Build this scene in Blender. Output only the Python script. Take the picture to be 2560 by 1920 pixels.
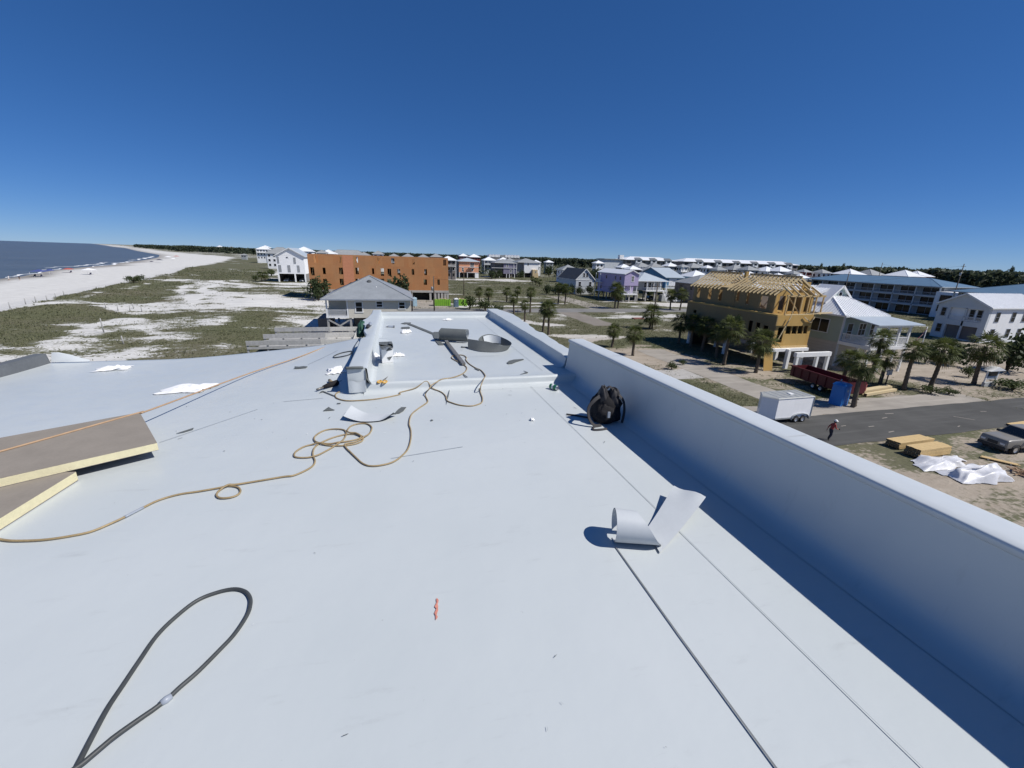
import bpy, math, random
import numpy as np
from mathutils import Matrix, Vector
for o in list(bpy.data.objects): bpy.data.objects.remove(o)
SC = bpy.context.scene
COL = SC.collection
R_ = math.radians
random.seed(7); RNG = np.random.default_rng(7)
# ---------------------------------------------------------------- camera, sky, sun, exposure
EYE = Vector((0, 0, 13.5))
cam = bpy.data.cameras.new('camera'); cam_o = bpy.data.objects.new('camera', cam); COL.objects.link(cam_o)
cam.sensor_width = 36; cam.lens = 36 * 1040 / 2560; cam.clip_start = .05; cam.clip_end = 80000
rot = Matrix(((0.96477, 0.04723, -0.25882), (-0.26122, 0.28927, -0.92092), (0.03137, 0.95608, 0.29142)))
cam_o.matrix_world = Matrix.Translation(EYE) @ rot.to_4x4()
SC.camera = cam_o
SUNV = Vector((.75, -.44, 1)).normalized()
sun = bpy.data.lights.new('sun', 'SUN'); sun.energy = 4.15; sun.angle = R_(.53); sun.color = (1, .965, .91)
sun_o = bpy.data.objects.new('sun', sun); COL.objects.link(sun_o)
sun_o.rotation_euler = SUNV.to_track_quat('Z', 'Y').to_euler(); sun_o.location = (30, -20, 60)
world = bpy.data.worlds.new('World'); SC.world = world; world.use_nodes = True
wn = world.node_tree; wn.nodes.clear()
sky = wn.nodes.new('ShaderNodeTexSky'); sky.sky_type = 'NISHITA'; sky.sun_disc = False
sky.sun_elevation = math.asin(SUNV.z); sky.sun_rotation = math.atan2(SUNV.x, SUNV.y)
sky.altitude = 2000; sky.air_density = .7; sky.dust_density = 0; sky.ozone_density = 6.0
bg = wn.nodes.new('ShaderNodeBackground'); bg.inputs[1].default_value = .108
wo = wn.nodes.new('ShaderNodeOutputWorld')
gam = wn.nodes.new('ShaderNodeGamma'); gam.inputs[1].default_value = .65      # even grading of the whole sky: the camera's deep blue
hsv = wn.nodes.new('ShaderNodeHueSaturation'); hsv.inputs['Saturation'].default_value = 1.38
tin = wn.nodes.new('ShaderNodeMix'); tin.data_type = 'RGBA'; tin.blend_type = 'MULTIPLY'; tin.inputs[0].default_value = 1; tin.inputs[7].default_value = (.77, .93, 1.24, 1)
wn.links.new(sky.outputs[0], gam.inputs[0]); wn.links.new(gam.outputs[0], hsv.inputs['Color']); wn.links.new(hsv.outputs[0], tin.inputs[6]); wn.links.new(tin.outputs[2], bg.inputs[0]); wn.links.new(bg.outputs[0], wo.inputs[0])
SC.view_settings.view_transform = 'Standard'; SC.view_settings.look = 'None'
SC.view_settings.exposure = .24; SC.view_settings.gamma = 1; SC.view_settings.use_curve_mapping = False
SC.render.engine = 'CYCLES'
SC.cycles.max_bounces = 6; SC.cycles.diffuse_bounces = 3
# ---------------------------------------------------------------- materials
MATS = {}
def nodes(name, rough=.6, metal=0, spec=.4):
    m = bpy.data.materials.new(name); m.use_nodes = True
    nt = m.node_tree; b = nt.nodes['Principled BSDF']
    b.inputs['Roughness'].default_value = rough; b.inputs['Metallic'].default_value = metal
    b.inputs['Specular IOR Level'].default_value = spec
    MATS[name] = m
    return m, nt, b
def N(nt, t, **kw):
    n = nt.nodes.new(t)
    for k, v in kw.items(): setattr(n, k, v)
    return n
def L(nt, a, b): nt.links.new(a, b)
def c4(c, k=1): return (min(1, c[0]*k), min(1, c[1]*k), min(1, c[2]*k), 1)
def noise(nt, vec, scale, detail=4, rough=.55):
    n = N(nt, 'ShaderNodeTexNoise'); n.inputs['Scale'].default_value = scale
    n.inputs['Detail'].default_value = detail; n.inputs['Roughness'].default_value = rough
    L(nt, vec, n.inputs['Vector']); return n
def mixc(nt, fac, a, b):
    m = N(nt, 'ShaderNodeMix', data_type='RGBA')
    if hasattr(fac, 'is_output'): L(nt, fac, m.inputs[0])
    else: m.inputs[0].default_value = fac
    for s, i in ((a, 6), (b, 7)):
        if hasattr(s, 'is_output'): L(nt, s, m.inputs[i])
        else: m.inputs[i].default_value = s
    return m.outputs[2]
def ramp(nt, fac, stops):
    r = N(nt, 'ShaderNodeValToRGB'); L(nt, fac, r.inputs[0])
    e = r.color_ramp.elements
    while len(e) < len(stops): e.new(.5)
    for q, (p, c) in zip(e, stops): q.position = p; q.color = c if len(c) == 4 else (*c, 1)
    return r.outputs[0]
def math_(nt, op, a, b=None, c=None):
    m = N(nt, 'ShaderNodeMath', operation=op)
    for i, v in enumerate((a, b, c)):
        if v is None: continue
        if hasattr(v, 'is_output'): L(nt, v, m.inputs[i])
        else: m.inputs[i].default_value = v
    return m.outputs[0]
def bump(nt, b, h, strength, dist):
    n = N(nt, 'ShaderNodeBump'); n.inputs['Strength'].default_value = strength; n.inputs['Distance'].default_value = dist
    L(nt, h, n.inputs['Height']); L(nt, n.outputs[0], b.inputs['Normal'])
def plain(name, col, rough=.6, var=.12, scale=1.5, bmp=0, bscale=60, metal=0, spec=.4, stain=0):
    """painted / cloth / wood surface with blotches, streaks and fine relief"""
    m, nt, b = nodes(name, rough, metal, spec)
    tc = N(nt, 'ShaderNodeTexCoord').outputs['Object']
    n1 = noise(nt, tc, scale); n2 = noise(nt, tc, scale*9, 3)
    f = math_(nt, 'ADD', math_(nt, 'MULTIPLY', n1.outputs[0], .65), math_(nt, 'MULTIPLY', n2.outputs[0], .35))
    c = ramp(nt, f, [(.3, c4(col, 1-var)), (.7, c4(col, 1+var*.6))])
    if stain:
        mp = N(nt, 'ShaderNodeMapping'); mp.inputs['Scale'].default_value = (1, 1, .12); L(nt, tc, mp.inputs[0])
        s = noise(nt, mp.outputs[0], 2.2, 4)
        c = mixc(nt, ramp(nt, s.outputs[0], [(.5, (0, 0, 0)), (.75, (stain, stain, stain))]), c, c4(col, .6))
    L(nt, c, b.inputs['Base Color'])
    if bmp: bump(nt, b, noise(nt, tc, bscale, 3).outputs[0], bmp, .01)
    return m
def siding(name, col, pitch=.18, rough=.6, depth=.5, axis='Z', var=.08):
    """lapped boards or roof pans: a darker line at each lap, relief stepping every `pitch` metres"""
    m, nt, b = nodes(name, rough)
    tc = N(nt, 'ShaderNodeTexCoord').outputs['Object']
    sp = N(nt, 'ShaderNodeSeparateXYZ'); L(nt, tc, sp.inputs[0])
    fr = math_(nt, 'FRACT', math_(nt, 'DIVIDE', sp.outputs[axis], pitch))
    n1 = noise(nt, tc, .7); n2 = noise(nt, tc, 7, 3)
    f = math_(nt, 'ADD', math_(nt, 'MULTIPLY', n1.outputs[0], .6), math_(nt, 'MULTIPLY', n2.outputs[0], .4))
    c = ramp(nt, f, [(.3, c4(col, 1-var)), (.7, c4(col, 1+var))])
    lap = math_(nt, 'GREATER_THAN', fr, .88)
    L(nt, mixc(nt, math_(nt, 'MULTIPLY', lap, .35), c, c4(col, .45)), b.inputs['Base Color'])
    bump(nt, b, fr, depth, .02)
    return m
def sheet_wood(name, a, b_, pw=1.22, ph=2.44, rough=.75, seam=.25):
    """sheathing panels: each panel its own tone, strand flecks, dark joints"""
    m, nt, b = nodes(name, rough, spec=.15)
    tc = N(nt, 'ShaderNodeTexCoord').outputs['Object']
    sp = N(nt, 'ShaderNodeSeparateXYZ'); L(nt, tc, sp.inputs[0])
    cb = N(nt, 'ShaderNodeCombineXYZ')
    L(nt, math_(nt, 'ADD', sp.outputs[0], sp.outputs[1]), cb.inputs[0]); L(nt, sp.outputs[2], cb.inputs[1])
    br = N(nt, 'ShaderNodeTexBrick'); L(nt, cb.outputs[0], br.inputs[0])
    br.inputs['Scale'].default_value = 1; br.inputs['Brick Width'].default_value = pw; br.inputs['Row Height'].default_value = ph
    br.inputs['Mortar Size'].default_value = .012; br.inputs['Color1'].default_value = c4(a); br.inputs['Color2'].default_value = c4(b_)
    br.inputs['Mortar'].default_value = c4(a, 1-seam); br.offset = .37
    n1 = noise(nt, tc, .35, 3); n2 = noise(nt, tc, 14, 4)
    c = mixc(nt, ramp(nt, n1.outputs[0], [(.35, (0, 0, 0)), (.7, (.6, .6, .6))]), br.outputs[0], c4((b_[0]*.72, b_[1]*.82, b_[2]*.95)))
    c = mixc(nt, math_(nt, 'MULTIPLY', n2.outputs[0], .4), c, c4(a, .7))
    L(nt, c, b.inputs['Base Color'])
    return m

def membrane():
    m, nt, b = nodes('membrane', .34, spec=.5)
    tc = N(nt, 'ShaderNodeTexCoord').outputs['Object']
    n1 = noise(nt, tc, .55, 5); n2 = noise(nt, tc, 6, 4); n3 = noise(nt, tc, 160, 2)
    base = ramp(nt, n1.outputs[0], [(.3, (.495, .53, .535)), (.7, (.54, .57, .573))])
    # scuffs: stretched smears of dirt from boots
    mp = N(nt, 'ShaderNodeMapping'); mp.inputs['Scale'].default_value = (1.2, 5, 1); mp.inputs['Rotation'].default_value = (0, 0, .5); L(nt, tc, mp.inputs[0])
    s = noise(nt, mp.outputs[0], 2.4, 8, .68)
    sc = ramp(nt, s.outputs[0], [(.60, (0, 0, 0)), (.68, (.16, .16, .16)), (.78, (.45, .45, .45))])
    base = mixc(nt, sc, base, (.33, .345, .345, 1))
    sp = ramp(nt, noise(nt, tc, 38, 3, .6).outputs[0], [(.74, (0, 0, 0)), (.79, (.5, .5, .5))])
    base = mixc(nt, sp, base, (.27, .28, .27, 1))
    base = mixc(nt, math_(nt, 'MULTIPLY', n2.outputs[0], .10), base, (.37, .41, .435, 1))
    L(nt, base, b.inputs['Base Color'])
    h = math_(nt, 'ADD', math_(nt, 'MULTIPLY', noise(nt, tc, 2.2, 4).outputs[0], 1.0), math_(nt, 'MULTIPLY', n3.outputs[0], .02))
    bump(nt, b, h, .2, .03)
    L(nt, ramp(nt, n2.outputs[0], [(.3, (.30,)*3), (.7, (.44,)*3)]), b.inputs['Roughness'])
membrane()
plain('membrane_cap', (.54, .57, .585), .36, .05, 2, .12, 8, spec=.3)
plain('membrane_back', (.115, .125, .123), .7, .18, 5, .2, 120)
plain('membrane_scrap', (.52, .545, .56), .5, .06, 5)
plain('seam_line', (.17, .18, .19), .8, .2, 4)
plain('seam_soft', (.355, .385, .405), .7, .2, 4)
plain('board_paper', (.27, .24, .205), .85, .12, 6, .15, 200, spec=.15)
plain('board_foam', (.70, .64, .42), .8, .1, 30, .4, 150, spec=.2)
plain('hose_tan', (.33, .245, .13), .5, .3, 12, .1, 90)
plain('hose_black', (.055, .06, .062), .5, .25, 9)
plain('cord_orange', (.42, .28, .17), .6, .2, 20)
plain('tape_grey', (.30, .33, .38), .4)
plain('rag', (.83, .83, .83), .9, .05, 12)
plain('pack', (.022, .021, .023), .85, .35, 9, .5, 300, spec=.2)
plain('pack_trim', (.034, .032, .035), .7, .3, 12)
plain('steel', (.22, .21, .19), .4, .2, 20, metal=.3)
plain('yellow_grip', (.62, .36, .07), .5)
plain('green_bag', (.03, .09, .06), .7, .4, 12, .4, 40)
plain('can_green', (.05, .24, .13), .3, .25, 30, metal=.3)
plain('aluminium', (.62, .63, .64), .3, .1, 20, metal=.9)
plain('orange_mark', (.66, .26, .19), .8, .3, 40)
plain('white_paint', (.78, .78, .77), .5, .06, 1.2, stain=.15)
plain('white_roof', (.80, .81, .82), .35, .05, .8)
plain('white_wall', (.86, .86, .86), .6, .06, .8, stain=.25)
plain('galvanised', (.36, .38, .39), .38, .16, .5, metal=.25, stain=.3)
plain('grey_roof', (.30, .31, .31), .5, .16, .4, stain=.3)
plain('dark_roof', (.07, .075, .08), .7, .2, 1)
plain('blue_roof', (.13, .215, .30), .4, .12, .5, metal=.1, stain=.2)
plain('pale_blue_roof', (.42, .47, .51), .4, .1, .5)
plain('glass', (.012, .015, .018), .12, .3, 1, spec=.35)
plain('interior_shade', (.025, .024, .022), .9)  # near-black stand-in for the shade inside openings
plain('shutter', (.30, .31, .32), .6)
plain('pole_wood', (.12, .10, .08), .85, .3, 4, stain=.4)
plain('concrete', (.42, .40, .37), .8, .18, 1.2, stain=.3)
plain('weathered', (.34, .335, .325), .85, .25, 4, .3, 30, stain=.4)
plain('boardwalk_grey', (.43, .425, .41), .85, .25, 3, .3, 30, stain=.3)
plain('upstand_dark', (.12, .13, .14), .7, .2, 3)
plain('deck_board', (.60, .58, .53), .85, .2, 4, .3, 30, stain=.3)
plain('lumber', (.56, .40, .19), .75, .18, 6, .2, 40)
plain('lumber_pale', (.60, .48, .28), .75, .12, 6, .2, 40)
plain('lumber_end_shade', (.11, .085, .055), .9)  # end faces painted dark, standing for their shaded side
plain('block', (.40, .41, .41), .8, .1, 3)
siding('siding_cream', (.66, .62, .53)); siding('siding_sage', (.32, .385, .34)); siding('siding_grey', (.33, .35, .36))
siding('siding_lav', (.44, .37, .56)); siding('siding_blue', (.10, .26, .42)); siding('siding_mint', (.45, .55, .51))
siding('siding_greywhite', (.56, .59, .61)); siding('siding_dark', (.13, .13, .135)); siding('siding_purple', (.23, .215, .29))
siding('lap_grey', (.44, .42, .385), .42, depth=.9)
plain('peach', (.72, .34, .20), .7, .06, .6); plain('stucco_white', (.86, .86, .86), .7, .05, .5); plain('tan_wall', (.55, .42, .24), .7)
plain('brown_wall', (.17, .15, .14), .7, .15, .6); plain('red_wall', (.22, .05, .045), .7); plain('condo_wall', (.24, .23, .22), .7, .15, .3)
sheet_wood('osb', (.47, .205, .085), (.52, .255, .11)); sheet_wood('ply', (.52, .32, .10), (.58, .38, .14)); sheet_wood('ply_shade', (.27, .195, .095), (.31, .23, .12))  # last tone is plywood darkened for walls and floors in shade
plain('osb_red', (.56, .235, .125), .8, .12, 2)
plain('dumpster_red', (.10, .013, .017), .5, .3, 2, stain=.5); plain('dumpster_green', (.22, .46, .04), .5, .15, 2, stain=.2)
plain('porta_blue', (.025, .16, .47), .4, .1, 3); plain('porta_grey', (.10, .15, .21), .5); plain('porta_pale', (.27, .38, .45), .5)
plain('trailer_white', (.88, .88, .88), .3, .04, 1, stain=.12); plain('trailer_roof', (.33, .34, .33), .5, .15, 2); plain('trailer_shade', (.42, .43, .46), .4)
plain('tyre', (.02, .02, .02), .85); plain('rim', (.6, .61, .62), .3, metal=.7)
plain('car_white', (.75, .76, .77), .2, .03); plain('car_dark', (.03, .032, .035), .2); plain('car_tan', (.24, .225, .20), .3, .06); plain('car_glass', (.01, .012, .014), .05, spec=.8)
plain('lamp_red', (.4, .02, .02), .3); plain('lamp_white', (.7, .7, .7), .2); plain('bumper', (.04, .04, .04), .6)
plain('plastic_wrap', (.66, .66, .68), .4, .2, 3, .5, 14, spec=.4)
plain('skin', (.42, .25, .17), .6); plain('shirt_red', (.30, .045, .04), .8); plain('jeans', (.035, .035, .05), .9); plain('cap_white', (.8, .79, .77), .8); plain('boot', (.03, .025, .02), .8); plain('hair', (.02, .015, .012), .8)
plain('flag_red', (.42, .06, .06), .8); plain('flag_white', (.7, .68, .68), .8); plain('flag_blue', (.03, .04, .14), .8)
plain('canopy_blue', (.06, .08, .24), .8); plain('canopy_white', (.8, .8, .82), .8); plain('canopy_red', (.42, .10, .08), .8); plain('canopy_dark', (.05, .05, .08), .8)
plain('sign_grey', (.35, .38, .42), .5); plain('brick_red', (.28, .12, .10), .8); plain('wire_black', (.02, .02, .02), .6)
plain('trunk', (.135, .11, .085), .95, .4, 9, .8, 30, spec=.1); plain('bark', (.09, .07, .05), .95, .3, 8, .5, 30)
def leaf(name, a, b_, scale=1.2):
    m, nt, b = nodes(name, .65, spec=.25)
    tc = N(nt, 'ShaderNodeTexCoord').outputs['Object']
    n = noise(nt, tc, scale, 3); g = N(nt, 'ShaderNodeNewGeometry')
    f = math_(nt, 'ADD', math_(nt, 'MULTIPLY', n.outputs[0], .6), math_(nt, 'MULTIPLY', g.outputs['Random Per Island'], .4))
    L(nt, ramp(nt, f, [(.25, c4(a)), (.75, c4(b_))]), b.inputs['Base Color'])
    tr = N(nt, 'ShaderNodeBsdfTranslucent'); tr.inputs[0].default_value = c4(b_, 1.3)
    mx = N(nt, 'ShaderNodeMixShader'); mx.inputs[0].default_value = .25
    L(nt, b.outputs[0], mx.inputs[1]); L(nt, tr.outputs[0], mx.inputs[2])
    L(nt, mx.outputs[0], nt.nodes['Material Output'].inputs[0])
leaf('palm_leaf', (.03, .043, .012), (.11, .13, .035)); leaf('palm_dead', (.15, .11, .06), (.26, .2, .12))
leaf('shrub_leaf', (.035, .05, .018), (.10, .125, .045)); leaf('tree_leaf', (.022, .036, .014), (.065, .085, .035))
leaf('grass_leaf', (.09, .10, .052), (.19, .19, .10), 6)
leaf('forest_leaf', (.04, .055, .035), (.085, .105, .065), .05)  # leaf tone lifted to stand in for distant haze
# ---------------------------------------------------------------- mesh helpers
class MB:
    def __init__(s): s.v = []; s.f = []; s.m = []; s.sm = []
    def quad(s, *p, m=0, sm=False):
        i = len(s.v); s.v += [tuple(q) for q in p]; s.f.append(tuple(range(i, i+len(p)))); s.m.append(m); s.sm.append(sm); return s
    def hexa(s, b, t, m=0):
        i = len(s.v); s.v += [tuple(q) for q in b] + [tuple(q) for q in t]
        n = len(b)
        s.f.append(tuple(i+k for k in reversed(range(n)))); s.f.append(tuple(i+n+k for k in range(n)))
        for k in range(n): s.f.append((i+k, i+(k+1) % n, i+n+(k+1) % n, i+n+k))
        s.m += [m]*(n+2); s.sm += [False]*(n+2); return s
    def box(s, x0, x1, y0, y1, z0, z1, m=0):
        return s.hexa([(x0, y0, z0), (x1, y0, z0), (x1, y1, z0), (x0, y1, z0)], [(x0, y0, z1), (x1, y0, z1), (x1, y1, z1), (x0, y1, z1)], m)
    def bar(s, a, b, w, h, m=0, up=(0, 0, 1)):
        a = Vector(a); b = Vector(b); d = (b-a).normalized(); u = Vector(up)
        if abs(d.dot(u)) > .99: u = Vector((1, 0, 0))
        r = d.cross(u).normalized()*w/2; q = r.cross(d).normalized()*h/2
        return s.hexa([a-r-q, a+r-q, a+r+q, a-r+q], [b-r-q, b+r-q, b+r+q, b-r+q], m)
    def tube(s, pts, r, n=8, m=0, closed=False, cap=True):
        P = [Vector(p) for p in pts]; k = len(P); rr = r if hasattr(r, '__len__') else [r]*k
        base = len(s.v); prev = None
        for i in range(k):
            t = (P[(i+1) % k]-P[i-1]) if closed or 0 < i < k-1 else (P[1]-P[0] if i == 0 else P[-1]-P[-2])
            t = t.normalized() if t.length > 1e-9 else Vector((0, 0, 1))
            if prev is None:
                u = Vector((0, 0, 1)) if abs(t.z) < .9 else Vector((1, 0, 0)); prev = (u-t*u.dot(t)).normalized()
            else:
                q = prev-t*prev.dot(t); prev = q.normalized() if q.length > 1e-6 else prev
            w = t.cross(prev)
            for j in range(n):
                a = 2*math.pi*j/n; s.v.append(tuple(P[i]+(prev*math.cos(a)+w*math.sin(a))*rr[i]))
        for i in range(k if closed else k-1):
            for j in range(n):
                a = base+i*n+j; b = base+i*n+(j+1) % n; c = base+((i+1) % k)*n+(j+1) % n; d = base+((i+1) % k)*n+j
                s.f.append((a, b, c, d)); s.m.append(m); s.sm.append(True)
        if cap and not closed:
            s.f.append(tuple(base+j for j in reversed(range(n)))); s.f.append(tuple(base+(k-1)*n+j for j in range(n))); s.m += [m, m]; s.sm += [False, False]
        return s
    def lathe(s, prof, c, n=16, m=0, axis=None):
        A = Vector(axis).normalized() if axis else Vector((0, 0, 1)); u = A.orthogonal().normalized(); w = A.cross(u); c = Vector(c)
        base = len(s.v)
        for r, h in prof:
            for j in range(n):
                a = 2*math.pi*j/n; s.v.append(tuple(c+A*h+(u*math.cos(a)+w*math.sin(a))*r))
        for i in range(len(prof)-1):
            for j in range(n):
                s.f.append((base+i*n+j, base+i*n+(j+1) % n, base+(i+1)*n+(j+1) % n, base+(i+1)*n+j)); s.m.append(m); s.sm.append(True)
        return s
    def grid(s, P, m=0, sm=True, wrap=False):
        """P: rows of points"""
        base = len(s.v); nr = len(P); nc = len(P[0])
        for r in P: s.v += [tuple(p) for p in r]
        for i in range(nr-1):
            for j in range(nc if wrap else nc-1):
                j2 = (j+1) % nc
                s.f.append((base+i*nc+j, base+i*nc+j2, base+(i+1)*nc+j2, base+(i+1)*nc+j)); s.m.append(m); s.sm.append(sm)
        return s
    def sharp(s, P, cuts, m=0):
        """lofted profile with crisp folds at the given columns"""
        c = [0, *cuts, len(P[0])-1]
        for a, b in zip(c[:-1], c[1:]): s.grid([r[a:b+1] for r in P], m)
        return s
    def build(s, name, mat, parent=None, off=None):
        o = Vector(off) if off is not None else (root_loc(parent) if parent else Vector((0, 0, 0)))
        me = bpy.data.meshes.new(name)
        me.from_pydata([(v[0]-o.x, v[1]-o.y, v[2]-o.z) for v in s.v], [], s.f)
        ms = mat if isinstance(mat, (list, tuple)) else [mat]
        for q in ms: me.materials.append(MATS[q])
        me.polygons.foreach_set('material_index', s.m); me.polygons.foreach_set('use_smooth', s.sm); me.update()
        ob = bpy.data.objects.new(name, me); COL.objects.link(ob)
        if parent: ob.parent = parent
        elif off is not None: ob.location = o
        return ob
LOCS = {}
def root_loc(o):
    while o.parent: o = o.parent
    return LOCS.get(o.name, o.location.copy())
def tag(o, label=None, cat=None, group=None, kind=None):
    for k, v in (('label', label), ('category', cat), ('group', group), ('kind', kind)):
        if v: o[k] = v
    return o
def thing(name, label, cat, loc, group=None):
    o = bpy.data.objects.new(name, None); COL.objects.link(o); o.location = loc; o.empty_display_size = .2
    LOCS[o.name] = Vector(loc); return tag(o, label, cat, group)
def solo(mb, name, mat, label, cat, loc, group=None): return tag(mb.build(name, mat, None, loc), label, cat, group)
def struct(mb, name, mat): return tag(mb.build(name, mat), kind='structure')
def inst(src, parent, loc=(0, 0, 0), rz=0, sc=1, name=None):
    c = src.copy(); COL.objects.link(c); c.parent = parent; c.location = loc; c.rotation_euler = (0, 0, rz)
    c.scale = sc if hasattr(sc, '__len__') else (sc, sc, sc)
    if name: c.name = name
    return c
def spline(pts, n=6, closed=False):
    P = [Vector(p) for p in pts]; k = len(P); out = []
    for i in range(k if closed else k-1):
        p0 = P[i-1] if closed or i > 0 else P[0]; p1 = P[i]; p2 = P[(i+1) % k]; p3 = P[(i+2) % k] if closed or i+2 < k else P[-1]
        for j in range(n):
            t = j/n; out.append(.5*((2*p1)+(p2-p0)*t+(2*p0-5*p1+4*p2-p3)*t*t+(3*p1-p0-3*p2+p3)*t**3))
    if not closed: out.append(P[-1])
    return out
def vnoise(x, y, s, seed=0):
    """smooth value noise on numpy arrays"""
    x = np.asarray(x, float)/s; y = np.asarray(y, float)/s
    xi = np.floor(x); yi = np.floor(y); fx = x-xi; fy = y-yi; fx = fx*fx*(3-2*fx); fy = fy*fy*(3-2*fy)
    def h(a, b):
        v = np.sin(a*127.1+b*311.7+seed*74.7)*43758.5453; return v-np.floor(v)
    return (h(xi, yi)*(1-fx)+h(xi+1, yi)*fx)*(1-fy)+(h(xi, yi+1)*(1-fx)+h(xi+1, yi+1)*fx)*fy
def fbm(x, y, s, seed=0, o=4): return sum(vnoise(x, y, s/2**k, seed+k)*.5**k for k in range(o))/sum(.5**k for k in range(o))
def sst(a, b, x): t = np.clip((np.asarray(x, float)-a)/(b-a), 0, 1); return t*t*(3-2*t)
HOSE = [(-2.243, 2.653, 0.01), (-2.141, 2.604, 0.01), (-2.045, 2.581, 0.01), (-1.951, 2.571, 0.01), (-1.854, 2.579, 0.01), (-1.767, 2.6, 0.01), (-1.709, 2.657, 0.01), (-1.662, 2.72, 0.01), (-1.61, 2.814, 0.01), (-1.559, 2.891, 0.01), (-1.468, 2.941, 0.01), (-1.358, 2.954, 0.01), (-1.247, 2.974, 0.01), (-1.187, 2.988, 0.01), (-1.124, 2.956, 0.01), (-1.092, 2.897, 0.01), (-1.099, 2.847, 0.01), (-1.142, 2.824, 0.01), (-1.196, 2.836, 0.01), (-1.23, 2.884, 0.01), (-1.229, 2.944, 0.01), (-1.192, 2.98, 0.01), (-1.133, 2.998, 0.01), (-0.867, 3.047, 0.01), (-0.796, 3.052, 0.01), (-0.726, 3.113, 0.01), (-0.685, 3.183, 0.01), (-0.681, 3.264, 0.01), (-0.715, 3.377, 0.01), (-0.726, 3.481, 0.01), (-0.714, 3.564, 0.01), (-0.673, 3.634, 0.01), (-0.594, 3.712, 0.01), (-0.498, 3.753, 0.01), (-0.413, 3.737, 0.01), (-0.351, 3.671, 0.01), (-0.351, 3.581, 0.01), (-0.414, 3.526, 0.01), (-0.518, 3.514, 0.01), (-0.635, 3.548, 0.01), (-0.723, 3.621, 0.01), (-0.761, 3.709, 0.01), (-0.752, 3.803, 0.01), (-0.692, 3.892, 0.01), (-0.599, 3.9, 0.01), (-0.528, 3.86, 0.01), (-0.501, 3.779, 0.01), (-0.507, 3.659, 0.01), (-0.555, 3.532, 0.01), (-0.62, 3.438, 0.01), (-0.689, 3.352, 0.01), (-0.759, 3.337, 0.01), (-0.835, 3.362, 0.01), (-0.86, 3.406, 0.01), (-0.858, 3.476, 0.01), (-0.807, 3.561, 0.01), (-0.726, 3.584, 0.01), (-0.621, 3.572, 0.01), (-0.526, 3.582, 0.01), (-0.413, 3.617, 0.01), (-0.363, 3.666, 0.01), (-0.413, 3.737, 0.01), (-0.471, 3.761, 0.01), (-0.496, 3.828, 0.01), (-0.478, 3.943, 0.01), (-0.414, 3.994, 0.01), (-0.333, 3.979, 0.01), (-0.283, 3.879, 0.01), (-0.292, 3.75, 0.01), (-0.341, 3.638, 0.01), (-0.409, 3.57, 0.01), (-0.486, 3.54, 0.01), (-0.469, 3.461, 0.01), (-0.426, 3.368, 0.01), (-0.376, 3.264, 0.01), (-0.318, 3.152, 0.01), (-0.258, 3.094, 0.01), (-0.177, 3.086, 0.01), (-0.087, 3.122, 0.01), (-0.019, 3.214, 0.01), (0.037, 3.348, 0.01), (0.067, 3.545, 0.01), (0.074, 3.744, 0.01), (0.064, 3.909, 0.01), (0.094, 4.142, 0.01), (0.168, 4.308, 0.01), (0.272, 4.483, 0.01), (0.291, 4.573, 0.01), (0.278, 4.753, 0.01), (0.324, 4.737, 0.1), (0.365, 4.861, 0.1), (0.443, 4.989, 0.1), (0.495, 5.022, 0.1), (0.623, 5.092, 0.1), (0.768, 5.25, 0.1), (0.86, 5.416, 0.1), (0.907, 5.59, 0.1), (0.901, 5.73, 0.1), (0.869, 5.83, 0.1), (0.822, 6.011, 0.1), (0.781, 6.161, 0.1), (0.781, 6.269, 0.1), (0.828, 6.375, 0.1), (0.929, 6.405, 0.1), (0.989, 6.334, 0.1), (1, 6.199, 0.1), (0.97, 6.069, 0.1), (0.978, 5.839, 0.1), (1.025, 5.596, 0.1), (1.08, 5.432, 0.1), (1.078, 5.142, 0.1), (1.014, 4.96, 0.1), (0.94, 4.742, 0.1), (0.952, 4.826, 0.01), (0.958, 4.91, 0.01), (0.936, 4.72, 0.01), (0.921, 4.541, 0.01), (0.889, 4.405, 0.01), (0.835, 4.338, 0.01), (0.742, 4.297, 0.01), (0.633, 4.342, 0.01), (0.549, 4.438, 0.01), (0.505, 4.528, 0.01), (0.507, 4.702, 0.01), (0.467, 4.862, 0.01), (0.371, 4.968, 0.01), (0.307, 5.012, 0.01), (0.18, 4.975, 0.01), (-0.009, 4.906, 0.01), (-0.019, 4.832, 0.01), (-0.244, 4.725, 0.01), (-0.437, 4.695, 0.01), (-0.591, 4.71, 0.01), (-0.692, 4.803, 0.01), (-0.729, 4.9, 0.01), (-0.731, 5.003, 0.01), (-0.697, 5.058, 0.01)]
BLACKHOSE = [(-1.045, 1.177, 0.012), (-1.051, 1.242, 0.012), (-1.06, 1.327, 0.012), (-1.067, 1.419, 0.012), (-1.064, 1.5, 0.012), (-1.06, 1.605, 0.012), (-1.053, 1.717, 0.012), (-1.024, 1.806, 0.012), (-0.973, 1.892, 0.012), (-0.902, 1.928, 0.012), (-0.832, 1.934, 0.012), (-0.777, 1.907, 0.012), (-0.741, 1.86, 0.012), (-0.725, 1.811, 0.012), (-0.721, 1.747, 0.012), (-0.74, 1.654, 0.012), (-0.774, 1.58, 0.012), (-0.817, 1.498, 0.012), (-0.855, 1.444, 0.012), (-0.883, 1.4, 0.012), (-0.927, 1.353, 0.012), (-0.972, 1.302, 0.012), (-1.011, 1.249, 0.012), (-1.031, 1.223, 0.012), (-1.068, 1.191, 0.012)]
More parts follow.
